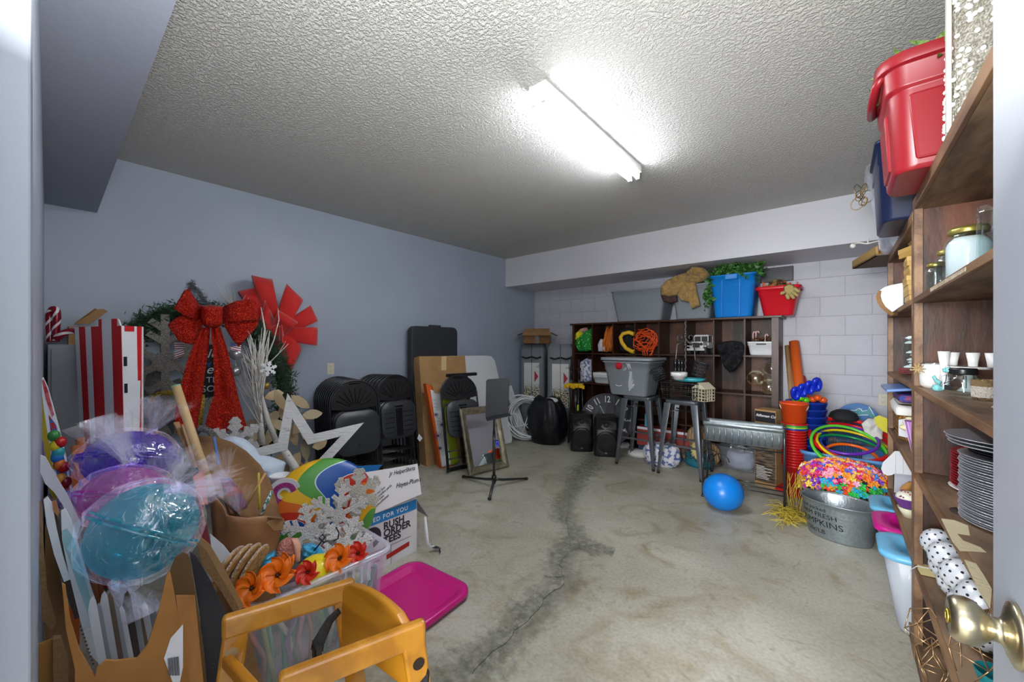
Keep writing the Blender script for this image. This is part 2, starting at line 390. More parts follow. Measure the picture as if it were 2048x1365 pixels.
def crackstrip(px, z, name, m, wscale=1.0):
    rows = []; vals = []
    pts = [(at(x, y, z=z), w) for x, y, w in px]
    P2 = []
    for (p, w), (q, w2) in zip(pts, pts[1:]):
        for i in range(5): P2.append((p.lerp(q, i/5), w+(w2-w)*i/5))
    b = B(); col = b.b.verts.layers.float.new('edge')
    prev = None
    for i, (p, w) in enumerate(P2):
        d = (P2[min(i+1, len(P2)-1)][0]-P2[max(i-1, 0)][0]).normalized(); s = Vector((-d.y, d.x, 0)) if abs(d.x)+abs(d.y) > 0 else Vector((1, 0, 0))
        dd = abs(-p.x*A2 + p.y*A1); hw = w*dd/F*(1.95+.5*noise.noise(p*3))*wscale
        row = []
        for k, e in enumerate((0, .3, .62, .3, 0)):
            v = b.v(p + s*hw*(k-2)/2 + s*.02*noise.noise(p*5)); v[col] = e; row.append(v)
        if prev:
            for k in range(4): b.f([prev[k], prev[k+1], row[k+1], row[k]])
        prev = row
    return b.obj(name, m, FLOOR)
FLOOR['kind'] = 'structure'
M['crack'] = crack_mat()
crackstrip(cpx, .0015, 'patched_crack', M['crack'])
crackstrip([(1148, 1086, 16), (1175, 1094, 22), (1200, 1100, 22), (1235, 1108, 12)], .0022, 'patched_crack', M['crack'])
b = B(); hp = [at(x, y, z=.003) for x, y in [(1186, 915), (1160, 950), (1140, 990), (1133, 1040), (1142, 1090), (1120, 1130), (1128, 1165), (1090, 1200), (1060, 1235), (1020, 1275), (975, 1320), (930, 1365)]]
hh = []
for p, q in zip(hp, hp[1:]):
    for i in range(4): hh.append(p.lerp(q, i/4)+Vector((random.uniform(-.012, .012), random.uniform(-.012, .012), 0)))
b.tube(hh, .0009, 4); b.obj('hairline_crack', mat('crack_dark', '2e2a24', .9), FLOOR)
# door leaf with knob
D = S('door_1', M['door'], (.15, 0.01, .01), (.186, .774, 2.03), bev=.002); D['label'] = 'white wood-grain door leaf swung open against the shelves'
b = B(); kz = 1.003; ky = .679
b.m = Matrix.Translation((.15, ky, kz)) @ Matrix.Rotation(R(-90), 4, 'Y')
kn = B(); kn.m = b.m.copy(); b.b.free()
kn.lathe([(0, 0), (.033, 0), (.034, .002), (.033, .005), (.026, .008), (.016, .011), (.0125, .014), (.0125, .02), (.0165, .024), (.0235, .031), (.0255, .038), (.0245, .046), (.022, .050), (.0185, .0525), (.0175, .052), (.008, .0515), (0, .0515)], 32)
ko = kn.obj('door_knob', M['brass'], D)
kc = B(); kc.m = Matrix.Translation((.15, ky, kz)) @ Matrix.Rotation(R(-90), 4, 'Y'); kc.lathe([(0, .0516), (.0075, .0516), (.008, .0535), (.0055, .0542), (0, .0542)], 20); kc.box(-.0035, -.0007, .0542, .0035, .0007, .0546)
kc.obj('key_cylinder', M['keyb'], ko)
# wall outlets
def outlet(name, loc, rz, label):
    t = T(name, label, 'outlet', loc, rz)
    b = B(); b.box(-.035, -.006, -.057, .035, 0, .057); b.obj('cover_plate', mat('outlet_ivory', 'd9d3bd', .35), t, world=False, bev=.003)
    for s in (-1, 1):
        b = B(); b.box(-.016, -.008, s*.024-.014, .016, -.005, s*.024+.014); b.obj('socket', mat('outlet_ivory', 'd9d3bd'), t, world=False, bev=.003)
        b = B()
        for q in (-.007, .005): b.box(q, -.0085, s*.024-.005, q+.002, -.0079, s*.024+.006)
        b.obj('slot', M['black_p'], t, world=False)
    return t
p = at(661, 738, X=XL); outlet('wall_outlet', (XL, p.y, p.z), R(90), 'ivory electrical outlet low on the blue-grey left wall above the folded chairs')
p = at(1766, 800, Y=YB); outlet('wall_outlet', (p.x, YB-.002, p.z), 0, 'pale electrical outlet on the block wall beside the tall shelf')
# ceiling light
t = T('ceiling_light', 'white two-tube fluorescent strip light on the ceiling', 'light', (-1.165, 2.195, H))
b = B(); b.box(-.053, -.61, -.05, .053, .61, 0); b.obj('housing', mat('lamp_enamel', 'f2f2f2', .3), t, world=False, bev=.002)
for sx in (-1, 1):
    b = B(); b.cyl((sx*.03, -.585, -.078), (sx*.03, .585, -.078), .0165, n=16)
    b.obj('tube', mat('lit_tube', 'ffffff', emit='f4f9ff', es=TUBE_E), t, world=False)
    for sy in (-1, 1):
        b = B(); b.box(sx*.03-.012, sy*.598-.008, -.098, sx*.03+.012, sy*.598+.008, -.05); b.cyl((sx*.03, sy*.582, -.078), (sx*.03, sy*.592, -.078), .014, n=12)
        b.obj('lamp_holder', mat('lamp_enamel'), t, world=False)
# ---------------------------------------------------------------- cubby cabinet on the back wall
CY = 4.80; CX0, CX1 = -2.905, -.473; CT = 1.626
cub = T('cubby_cabinet', 'long dark walnut cubby cabinet of open square bins against the block wall', 'cabinet', ((CX0+CX1)/2, (CY+5.2)/2, 0))
colx = [at(px, 690, Y=CY).x for px in (1150, 1184, 1225.5, 1269.4, 1317.3, 1371.5, 1427, 1489, 1553)]
lev = [.02, .39, .80, 1.213, CT-.03]
S2 = lambda name, m, a, c, par, **k: boxobj(name, m, a, c, par, **k)
S2('top_board', M['wood_c'], (CX0-.03, CY-.025, CT-.022), (CX1+.03, 5.2, CT), cub, bev=.002)
for x in (CX0, CX1-.02): S2('side_panel', M['wood_c'], (x, CY+.002, 0), (x+.02, 5.19, CT-.022), cub)
S2('back_panel', M['wood_d'], (CX0, 5.185, 0), (CX1, 5.2, CT-.022), cub)
for x in colx[1:-1]: S2('divider', M['wood_c'], (x-.008, CY+.006, .02), (x+.008, 5.185, CT-.022), cub)
for z in lev[:-1]: S2('shelf', M['wood_c'], (CX0+.02, CY+.003, z-.018), (CX1-.02, 5.185, z), cub)
S2('face_stile', M['wood_c'], (CX1-.06, CY-.004, 0), (CX1, CY+.014, CT-.022), cub); S2('face_stile', M['wood_c'], (CX0, CY-.004, 0), (CX0+.03, CY+.014, CT-.022), cub)
def cell(c, r): return (colx[c]+.008 if c else CX0+.03, colx[c+1]-.008, lev[r], lev[r+1]-.02)
# ---------------------------------------------------------------- tall shelves on the right
SX = .241; SD = .65
LV = [.07, .398, .787, 1.151, 1.519, 1.936]
def shelfunit(label, y0, y1, lv):
    t = T('storage_shelf', label, 'shelf', ((SX+SD)/2, (y0+y1)/2, 0))
    for i, z in enumerate(lv):
        th = .045 if i == len(lv)-1 else .022
        S2('shelf_board', M['wood_s'], (SX+.012, y0+.002, z-th), (SD-.012, y1-.002, z), t)
        S2('front_edge', M['wood_e'], (SX, y0+.001, z-th), (SX+.012, y1-.001, z+.0005), t, bev=.0015)
    for y in (y0, y1):
        s = 1 if y == y0 else -1
        S2('side_panel', M['wood_d'], (SX+.026, min(y, y+s*.018), 0), (SD-.012, max(y, y+s*.018), lv[-1]-.045), t)
        S2('post', M['wood_e'], (SX+.001, min(y, y+s*.04), 0), (SX+.026, max(y, y+s*.04), lv[-1]-.045), t)
    S2('back_panel', M['wood_d'], (SD-.012, y0, 0), (SD, y1, lv[-1]-.045), t)
    S2('kick_board', M['wood_d'], (SX+.003, y0+.04, 0), (SX+.015, y1-.04, LV[0]-.022), t)
    return t
SH1 = shelfunit('tall dark wooden shelf unit nearest the door with dinner plates and jars', 1.16, 2.379, LV)
LV2 = LV[:-1]+[1.895]
SH2 = shelfunit('tall dark wooden shelf unit farther along, beside the pumpkin tub', 2.381, 3.53, LV2)
# bare patches where the stain has worn off, and a scrap of label on the edge
pl = mat('bare_wood', 'c9bd9a', .7, bump=.2, bs=80)
def patch(name, pxs, z, m, par):
    b = B(); b.prism([at(x, y, z=z+.0004) for x, y in pxs], (0, 0, .0006)); return b.obj(name, m, par)
patch('bare_patch', [(1882, 1038), (1908, 1041), (1936, 1052), (1940, 1072), (1914, 1068), (1926, 1082), (1960, 1095), (1973, 1106), (1950, 1104), (1920, 1103), (1905, 1085)], LV[2], pl, SH1)
patch('bare_patch', [(1928, 1120), (1952, 1128), (1968, 1152), (1984, 1180), (1980, 1218), (1958, 1185)], LV[2], pl, SH1)
b = B(); b.prism([at(x, y, X=SX-.0004) for x, y in [(1861, 585), (1861, 577), (1932, 534), (1932, 543)]], (-.0008, 0, 0)); b.obj('edge_label', mat('worn_label', 'a08c74', .6, col2='c8bda8', vs=60), SH1)
ORD = ['front', 'second', 'third', 'fourth', 'fifth', 'sixth', 'seventh', 'eighth', 'ninth', 'tenth', 'eleventh', 'twelfth']
# ---------------------------------------------------------------- folding chairs
def folding_chair(label, loc, lean, rz, under=False, group=None):
    t = T('folding_chair', label, 'chair', loc, rot=(R(-lean), 0, R(rz)), group=group)
    W2 = .222; r = .0105
    arch = [(-W2, 0, 0.0)]+[(-W2, 0, z) for z in (.3, .6, .76)]+[(-W2*cos(pi*i/12), 0, .79+.2*sin(pi*i/12)) for i in range(13)]+[(W2, 0, z) for z in (.76, .6, .3, 0)]
    b = B(); b.tube(arch, r, 8); b.obj('front_frame', mat('black_enamel_tube', '3c3e43', .24, .75), t, world=False)
    b = B(); b.tube([(-W2+.026, .028, .0), (-W2+.026, .03, .62), (-W2+.05, .03, .69), (W2-.05, .03, .69), (W2-.026, .03, .62), (W2-.026, .028, 0)], .009, 8); b.obj('rear_frame', M['black_m'], t, world=False)
    b = B(); b.tube([(-W2, -.004, .20), (W2, -.004, .20)], .007, 6); b.tube([(-W2+.026, .03, .12), (W2-.026, .03, .12)], .007, 6); b.obj('crossbar', M['black_m'], t, world=False)
    for s in (-1, 1):
        b = B(); b.cyl((s*W2, 0, -.004), (s*W2, 0, .025), .0135, n=10); b.obj('foot_cap', M['black_p'], t, world=False)
    out = [(-(W2-.012)*cos(pi*i/14), .795+.185*sin(pi*i/14)) for i in range(15)]
    pts = [(-W2+.012, .745)]+out+[(W2-.012, .745), (.1, .728), (0, .724), (-.1, .728)]
    b = B(); b.prism([(x, -.006, z) for x, z in pts], (0, .012, 0)); b.obj('backrest', M['black_p'], t, world=False, bev=.003)
    b = B()
    for i in range(-4, 5):
        a = R(i*17); s0, s1 = .05, .165
        b.beam((s0*sin(a)*1.1, -.008, .745+s0*cos(a)*.7), (s1*sin(a)*1.12, -.008, .76+s1*cos(a)), .005, .008, (0, 1, 0))
    b.beam((-.05, -.008, .962), (.05, -.008, .962), .014, .006, (0, 1, 0))
    b.obj('backrest_ribs', mat('rib_gloss_black', '08080a', .22), t, world=False)
    seat = rr(.40, .39, .10, 5, 0, .525)
    b = B()
    lp = [[(x*.93, -.02, .525+(z-.525)*.93) for x, z in seat], [(x, -.026, z) for x, z in seat], [(x, -.042, z) for x, z in seat], [(x*.96, -.05, .525+(z-.525)*.96) for x, z in seat], [(x*.5, -.045, .525+(z-.525)*.5) for x, z in seat]]
    b.loft(lp); b.obj('seat', mat('seat_plastic', '33373d', .32, bump=.08, bs=260), t, world=False)
    if under:
        b = B()
        for x in (-.03, -.015, 0, .015, .03): b.box(x-.003, -.056, .36, x+.003, -.044, .64)
        b.box(-.045, -.054, .655, .045, -.044, .67)
        for z in (.40, .45, .5, .55, .6):
            for s in (-1, 1): b.box(s*.11-.055, -.049, z-.002, s*.11+.055, -.045, z+.002)
        b.obj('seat_underside_ribs', mat('rib_gloss_black'), t, world=False)
    else:
        b = B()
        for k in range(3):
            for q in (-.006, .006): b.cyl((q, -.0475, .42-.012*k), (q, -.0462, .42-.012*k), .003, n=6)
        b.obj('vent_hole', mat('rib_gloss_black'), t, world=False)
    return t
def setlab(o, label, loc): o['label'] = label; o.location = loc
n = 9
c0 = folding_chair('black fan-back folding chair at the front of the larger stack, smooth seat showing', (-3.26, 1.78, .016), 7, 84, group='folding chairs in the larger stack')
for i in range(1, n):
    setlab(copy_tree(c0), 'black fan-back folding chair, %s from the front in the larger chair stack' % ORD[i], (-3.26-.062*i, 1.78+.011*i, .016))
c1 = folding_chair('black fan-back folding chair at the front of the smaller chair stack, seat underside showing', (-3.52, 2.375, .016), 7, 86, True, group='folding chairs in the smaller stack')
for i in range(1, 7):
    setlab(copy_tree(c1), 'black fan-back folding chair, %s from the front in the smaller chair stack' % ORD[i], (-3.52-.04*i, 2.375-.018*i, .016))
folding_chair('single black folding chair leaning beside the lime green box, behind the mirror', (-3.03, 2.86, .016), 11, 78, True)
# ---------------------------------------------------------------- folded tables and flat boxes leaning on the left wall
def slab(name, label, cat, m, pxs, plane, th, bev=.004, parent=None, **k):
    b = B(); b.prism([plane(x, y) for x, y in pxs], -plane.n*th); return b.obj(name, m, parent, label, cat, bev=bev, **k)
for k, (x0, lab) in enumerate(((-3.77, 'black plastic folding table stood on end, the front one of the pair'), (-3.83, 'black plastic folding table stood on end against the wall, behind its twin'))):
    t = T('folding_table', lab, 'table', (x0, 3.03, 0), R(90), group='black folding tables on end')
    b = B(); b.loft([[(x, y, z) for x, z in rr(.70-.02*k, 1.545, .07, 5, -.0, .7725)] for y in (-.0225, .0225)])
    b.obj('table_top', mat('dark_grey_plastic', '303338', .45, bump=.1, bs=300), t, world=False, bev=.008)
    if k == 0:
        for s in (-.14, .14):
            b = B(); b.loft([[(x, y, z) for x, z in rr(.035, 1.1, .017, 4, s, .80)] for y in (-.03, -.022)]); b.obj('moulded_rib', mat('dark_grey_plastic'), t, world=False, bev=.003)
        b = B(); b.loft([[(x, y, z) for x, z in rr(.16, .03, .012, 4, 0, 1.55)] for y in (-.02, .02)]); b.obj('handle', mat('dark_grey_plastic'), t, world=False)
# big cardboard box
P = PL((-3.44, 2.66, 0), (1, -.06, .17))
cb = slab('flat_carton', 'large flat brown cardboard carton with tape leaning in front of the black tables', 'box', M['card'], [(838, 713), (930, 712), (945, 905), (853, 935)], P, .13)
def sticker(name, pxs, plane, m, parent, off=.0015, label=None):
    b = B(); b.prism([plane(x, y, off) for x, y in pxs], -plane.n*.001); return b.obj(name, m, parent, label)
sticker('packing_tape', [(883, 713), (893, 713), (892.5, 741), (882.5, 741)], P, mat('tan_tape', 'd8bf8e', .3), cb)
sticker('sticker', [(838, 868), (845, 877), (840, 884), (834.5, 878)][:], P, M['paper'], cb)
b = B(); q = [P(836, 788, .002), P(838, 838, .002)]
for i in range(9):
    y = 786+i*5.2; b.tube([P(844.5+2*sin(i*2), y, .003), P(848+1.5*cos(i*3), y+2, .003), P(844.5, y+4, .003)], .0022, 4)
b.obj('lettering', mat('marker_ink', '20201e', .7), cb)
# orange and white carton
P = PL((-3.27, 2.715, 0), (1, -.16, .14))
t = slab('narrow_carton', 'tall narrow carton with orange edge and white printed face', 'box', mat('orange_carton', 'd9601f', .55), [(852, 767), (885, 782), (907, 931), (882, 938)], P, .07)
sticker('printed_face', [(861, 780), (884, 785), (905, 929), (884, 935)], P, M['paper'], t)
b = B()
for (x, y, s) in ((876, 872, 9), (872, 830, 5), (884, 850, 5), (880, 897, 4)):
    for a in range(0, 180, 36): b.beam(P(x-s*cos(R(a)), y-s*sin(R(a)), .004), P(x+s*cos(R(a)), y+s*sin(R(a)), .004), .004, .001, P.n)
b.obj('printed_pattern', mat('navy_ink', '2b2f6e', .6), t)
b = B()
for i in range(8): b.beam(P(866+i*1.2, 800+i*7, .004), P(873+i*1.2, 802+i*7, .004), .003, .001, P.n)
b.obj('lettering', mat('grey_ink', '8a8c98', .6), t)
sticker('open_flap', [(862, 765), (885, 771), (884, 788), (869, 786)], P, M['card'], t, .02)
P = PL((-3.22, 2.80, 0), (1, -.16, .13))
slab('lime_carton', 'narrow lime green carton leaning beside the orange and white one', 'box', mat('lime_card', '9fae25', .5), [(884, 772), (899, 775), (918, 925), (905, 930)], P, .06)
# black folded cart behind the single chair
t = T('folded_stand', 'black folded metal stand behind the single folding chair', 'stand', (-3.12, 3.0, 0), R(80))
for nm, a, c in (('foot_bar', (-.32, -.06, .02), (.10, -.06, .02)), ('upright', (-.08, 0, .03), (-.08, .18, .98)), ('upright', (.06, 0, .03), (.06, .18, .98)), ('top_bar', (-.2, .17, .985), (.2, .17, .985))):
    b = B(); b.beam(a, c, .035, .035, (0, 1, .1)); b.obj(nm, M['black_p'], t, world=False, bev=.005)
# white folding table
P = PL((-3.40, 4.07, 0), (1, .02, .24))
slab('folding_table', 'white plastic folding table leaning on the blue-grey wall', 'table', mat('white_blow_mould', 'dfe3e6', .4, bump=.05, bs=200), [(900, 712), (972, 711.5), (983, 713), (990, 722), (996, 748), (1025, 878), (1023, 886), (1010, 889), (930, 905)], P, .045)
# white bars
t = T('white_rail_bundle', 'four white rails leaning together in the corner beside the white table', 'rails', at(1052, 873, z=0))
for i in range(4):
    b = B(); p = at(1054-3.4*i, 873-.4*i, z=.012)+Vector((0, -.015*i, 0)); q = at(1021-2.2*i, 772+3*i, X=-3.83+.03*i); b.beam(p, q, .03, .022, (0, 1, 0)); b.obj('rail', M['white_p'], t, bev=.003)
# white coiled hose rings
t = T('coiled_tubing', 'loose coil of white plastic tubing standing behind the black sack', 'tubing', at(1055, 880, z=0))
rnd = random.Random(3)
for i in range(9):
    c = at(1056+rnd.uniform(-6, 6), 836+rnd.uniform(-5, 5), d=5.35+.03*i); rad = .27+rnd.uniform(-.03, .02); tt = rnd.uniform(-.25, .25)
    e1 = Vector((A1, A2, tt)).normalized(); e2 = Vector((-.25+rnd.uniform(-.2, .2), .2, 1)).normalized()
    b = B(); b.tube([c+e1*rad*cos(2*pi*k/28)+e2*rad*sin(2*pi*k/28)*1.02 for k in range(28)], .009, 6, closed=True); b.obj('coil', M['white_p'], t)
c = at(1050, 850, d=5.45)
b = B()
for i in range(6):
    a = R(i*60+12); b.beam(c, c+Vector((A1*cos(a), A2*cos(a), sin(a)))*.25, .012, .012)
b.obj('spoke', M['white_p'], t)
# gathered black sack
def sack(name, label, cat, c, rx, ry, h, m, seed=1, top=.55, folds=14):
    b = B(); N = 48; loops = []
    for i in range(17):
        z = i/16; prof = (1-.12*(1-z)**3) * (1 if z < .55 else 1-(1-top)*((z-.55)/.45)**1.6)
        prof *= .86+.14*min(1, z*6)
        lp = []
        for k in range(N):
            a = 2*pi*k/N; f = 1+.055*sin(folds*a+5*z)*z**1.2+.08*noise.noise(Vector((cos(a)*2+seed, sin(a)*2, z*4)))+.02*noise.noise(Vector((cos(a)*6, sin(a)*6+seed, z*9)))
            lp.append(Vector((c[0]+rx*prof*f*cos(a), c[1]+ry*prof*f*sin(a), c[2]+h*z*(1+.03*sin(5*a)))))
        loops.append(lp)
    cc = Vector((c[0], c[1], c[2]+h*.9)); loops.append([cc+(p-cc)*.4 for p in loops[-1]])
    b.loft(loops, True, True); return b.obj(name, m, None, label, cat)
sack('drawstring_sack', 'bulging black fabric drawstring sack on the floor by the loudspeakers', 'bag', (-3.06, 4.40, 0), .29, .24, .60, mat('black_nylon', '0e1118', .42, bump=.5, bs=14), 2, .62, 16)
b = B(); b.sph(at(1103, 801, d=5.25), (.10, .07, .035)); b.obj('rolled_paper', M['paper'], None, 'crumpled white paper poking out of the black drawstring sack', 'paper')
# canopy bags with printed labels
def label_mat():
    m = mat('printed_label', 'e8e8e6', .5); nt = m.node_tree; n = nt.nodes; L = nt.links; bb = n['Principled BSDF']
    tc = n.new('ShaderNodeTexCoord'); s = n.new('ShaderNodeSeparateXYZ'); L.new(tc.outputs['Object'], s.inputs[0])
    v = n.new('ShaderNodeTexNoise'); v.inputs['Scale'].default_value = 55; L.new(tc.outputs['Object'], v.inputs['Vector'])
    r = n.new('ShaderNodeValToRGB'); L.new(v.outputs['Fac'], r.inputs[0]); e = r.color_ramp.elements
    e[0].position = .42; e[0].color = lin('2c2850'); e[1].position = .58; e[1].color = lin('e6e3d8'); q = e.new(.5); q.color = lin('a3a35a')
    mr = n.new('ShaderNodeMapRange'); mr.inputs[1].default_value = .64; mr.inputs[2].default_value = .74; L.new(s.outputs['Z'], mr.inputs[0])
    mx = n.new('ShaderNodeMix'); mx.data_type = 'RGBA'; L.new(mr.outputs[0], mx.inputs[0]); L.new(r.outputs[0], mx.inputs[6]); mx.inputs[7].default_value = lin('dcdcda'); L.new(mx.outputs[2], bb.inputs['Base Color']); return m
label_mat()
gb = mat('grey_nylon', '7b8087', .6, bump=.35, bs=9)
for i, (p, rz, lab) in enumerate(((at(1068, 850, Y=4.95), 24, 'grey canopy bag with printed panel standing in the wall corner'), (at(1122, 850, Y=4.9), 30, 'grey canopy bag with printed panel standing beside the cubby cabinet'))):
    t = T('canopy_bag', lab, 'bag', (p.x, p.y, 0), R(rz), group='canopy bags in the corner')
    b = B(); loops = []
    for j in range(15):
        z = 1.34*j/14; s = .20*(1+.03*noise.noise(Vector((j*.7, i*5, 0)))) if j not in (14,) else .17
        loops.append([(x*(1+.02*noise.noise(Vector((x*9, j, i)))), y, z) for x, y in rr(s*1.95, s*1.5, .05, 3)])
    b.loft(loops); b.obj('bag_body', gb, t, world=False)
    b = B(); b.box(-.12, -.165, .42, .12, -.158, 1.05); b.obj('printed_panel', MATS['printed_label'], t, world=False)
    b = B(); b.prism([(.045, -.168, .93), (.105, -.168, .84), (.045, -.168, .75)], (0, -.001, 0)); b.obj('red_arrow', mat('red_ink', 'b01f2c', .5), t, world=False)
    text('x2', .05, M['black_p'], t, basis((.075, -.1665, .98), (1, 0, 0), (0, 0, 1)), world=False)
    b = B()
    for x in range(4):
        b.box(-.10+.025*x, -.1672, .70, -.094+.025*x, -.166, .96)
    b.obj('printed_lines', mat('pale_ink', 'b9bcc0', .6), t, world=False)
    for s in (-1, 1):
        b = B(); b.tube([(s*.08-.07, -.17, 1.14), (s*.08, -.2, 1.12), (s*.08+.07, -.17, 1.14)], .012, 6); b.obj('carry_handle', M['black_p'], t, world=False)
    b = B(); b.tube([(0, -.168, 0.05), (0, -.168, 1.33)], .004, 4); b.obj('seam', M['black_p'], t, world=False)
# open cardboard carton on the canopy bags
p = at(1074, 688, d=6.0)
t = T('open_carton', 'small open brown carton with spread flaps on top of the canopy bags', 'box', (p.x, p.y, 1.345), R(36))
cm = M['card_d']
b = B(); b.box(-.2, -.16, 0, .2, .16, .006)
for a, c in (((-.2, -.16, 0), (.2, -.154, .17)), ((-.2, .154, 0), (.2, .16, .17)), ((-.2, -.16, 0), (-.194, .16, .17)), ((.194, -.16, 0), (.2, .16, .17))): b.box(*a, *c)
b.obj('carton_body', cm, t, world=False)
for nm, pts, v in (('flap', [(-.2, -.16, .17), (.2, -.16, .17), (.22, -.25, .12), (-.22, -.25, .12)], (0, .004, .004)), ('flap', [(-.2, .16, .17), (.2, .16, .17), (.2, .24, .24), (-.2, .24, .24)], (0, .004, .004)),
                   ('flap', [(-.2, -.16, .17), (-.2, .16, .17), (-.30, .17, .13), (-.30, -.17, .13)], (0, 0, .005)), ('flap', [(.2, -.16, .17), (.2, .16, .17), (.31, .17, .12), (.31, -.17, .12)], (0, 0, .005))):
    b = B(); b.prism(pts, v); b.obj(nm, M['card'], t, world=False)
b = B(); b.box(-.03, -.1625, .0, .03, -.1605, .15); b.obj('tape', M['black_p'], t, world=False)
# two tripods with yellow clamps
for i, (px, lab) in enumerate(((1143, 'black tripod stand with yellow clamps, left of the pair beside the canopy bags'), (1158, 'black tripod stand with yellow clamps, right of the pair, in front of the cabinet corner'))):
    p = at(px, 890, Y=4.62+.04*i); p.z = 0
    t = T('tripod_stand', lab, 'stand', p, R(20*i), group='folded tripod stands')
    h = 1.17 if i == 0 else 1.13
    b = B(); b.cyl((0, 0, .03), (0, 0, h), .012); b.obj('pole', M['black_m'], t, world=False)
    b = B(); b.cyl((0, 0, .85), (0, 0, 1.05), .02, .014); b.cyl((0, 0, .98), (0, 0, 1.01), .028); b.obj('top_fitting', M['black_p'], t, world=False)
    for k in range(3):
        a = R(120*k+30); b = B(); b.tube([(.04*cos(a), .04*sin(a), .78), (.075*cos(a), .075*sin(a), .02)], .011, 8); b.obj('leg', M['black_m'], t, world=False)
        b = B(); b.cyl((.075*cos(a), .075*sin(a), .0), (.075*cos(a), .075*sin(a), .04), .015, n=8); b.obj('foot', M['black_p'], t, world=False)
    b = B(); b.box(-.06, -.05, .74, .06, .04, .80); b.box(-.09, -.06, .73, -.06, -.03, .78); b.box(.05, -.07, .73, .085, -.04, .78); b.obj('yellow_clamp', mat('yellow_plastic', 'e8b90c', .35), t, world=False, bev=.006)
    if i: b = B(); b.box(-.012, -.085, .30, .012, -.08, .52); b.obj('yellow_tag', mat('yellow_tag', 'd9e021', .5), t, world=False)
# loudspeakers
def speaker(label, px, py, rz):
    p = at(px, py, z=0); t = T('loudspeaker', label, 'speaker', p, R(rz), group='loudspeakers on the floor')
    w, d, h = .29, .26, .47
    b = B(); b.loft([[(x, y, z) for x, y in [(-w*.36, d/2), (-w/2+.004, -d/2+.05), (-w/2+.02, -d/2+.012), (-w/2+.05, -d/2), (w/2-.05, -d/2), (w/2-.02, -d/2+.012), (w/2-.004, -d/2+.05), (w*.36, d/2)]] for z in (0, .01, h-.01, h)])
    b.m = Matrix.Identity(4); b.obj('cabinet', mat('speaker_black', '111214', .35, bump=.06, bs=400), t, world=False, bev=.012, bseg=3)
    b = B(); b.m = Matrix.Translation((0, -d/2-.002, .17)) @ Matrix.Rotation(R(90), 4, 'X'); b.lathe([(0, 0), (.05, .001), (.11, .004), (.113, .002), (.113, -.01)], 28); b.obj('woofer_grille', mat('speaker_grille', '1a1b1d', .6, bump=.3, bs=500), t, world=False)
    b = B(); b.tube([(-.115*cos(pi*i/12), -d/2-.004, .185+.115*sin(pi*i/12)) for i in range(13)], .005, 6); b.obj('trim_arc', mat('gloss_black', '0a0a0b', .12), t, world=False)
    b = B(); g = []
    for j in range(7):
        v = j/6; g.append([(-.115+.23*u/10*1.0, -d/2+.003+.055*sin(pi*u/10)*(1-abs(v-.35)), .325+.11*v*(1-.25*abs(u/5-1)**2)) for u in range(11)])
    g2 = [[(x, y-.0-.008, z) for x, y, z in row] for row in g]
    b.sheet([[(x, -d/2-.006+ (y+d/2)*.15, z) for x, y, z in row] for row in g]); b.obj('horn', mat('gloss_black'), t, world=False)
    b = B(); b.cyl((0, -d/2-.003, .38), (0, -d/2-.009, .38), .028, .02, 16); b.obj('horn_throat', mat('speaker_black'), t, world=False)
    b = B(); b.m = Matrix.Translation((0, -d/2-.0035, .062)) @ Matrix.Rotation(R(90), 4, 'X'); b.lathe([(.011, 0), (.014, .001), (.014, 0)], 16)
    for a in (90, 210, 330): b.beam((0, 0, .001), (.012*cos(R(a)), .012*sin(R(a)), .001), .002, .002)
    b.box(-.013, -.022, 0, .013, -.017, .001); b.obj('badge', M['chrome'], t, world=False)
speaker('black loudspeaker on the floor, left of the pair, touching the black sack', 1163, 899, 32)
speaker('black loudspeaker on the floor, right of the pair, in front of the clock', 1211, 909, 30)
# big clock leaning behind the speakers
cc = at(1214, 839, d=5.02); nrm = Vector((.40, -.88, .22)).normalized()
t = T('wall_clock', 'large round grey plank clock with white numerals leaning behind the speakers', 'clock', (cc.x, cc.y, 0))
zx = Vector((0, 0, 1)).cross(nrm).normalized(); zy = nrm.cross(zx)
fr = basis(cc, zx, zy); CR = .335
b = B(); b.m = fr; b.lathe([(0, -.02), (CR, -.02), (CR, 0.0), (CR-.004, .004), (CR-.02, .006), (CR-.022, 0)], 48, cap0=False); b.obj('rim', mat('clock_rim', '45464a', .5), t)
clm = mat('weathered_grey_board', '46474b', .7, col2='5b5c5e', vs=8, stretch=(8, 1, 1), bump=.1, bs=20)
for i in range(6):
    x0, x1 = -CR+.02+i*(2*CR-.04)/6, -CR+.02+(i+1)*(2*CR-.04)/6-.003
    pts = []; rr_ = CR-.022
    for x in [x0+(x1-x0)*k/6 for k in range(7)]: pts.append((x, math.sqrt(max(0, rr_*rr_-x*x)), 0))
    pts += [(x, -y, 0) for x, y, z in pts[::-1]]
    b = B(); b.m = fr; b.prism(pts, (0, 0, .004)); b.obj('plank', clm, t)
for h in range(1, 13):
    a = R(90-30*h); r_ = CR*.77
    m2 = fr @ Matrix.Translation((r_*cos(a), r_*sin(a), .006)) @ Matrix.Rotation(a-R(90), 4, 'Z') @ Matrix.Translation((0, -.04, 0))
    text(str(h), .115, mat('clock_white', 'e9eaea', .5), t, m2, 'numeral', align='CENTER', sx=.72, bold=.0025)
for L_, a, w in ((.19, R(118), .012), (.27, R(-62), .008)):
    b = B(); b.m = fr; b.beam((0, 0, .009), (L_*cos(a), L_*sin(a), .009), w, .003, (0, 0, 1)); b.obj('hand', M['black_m'], t)
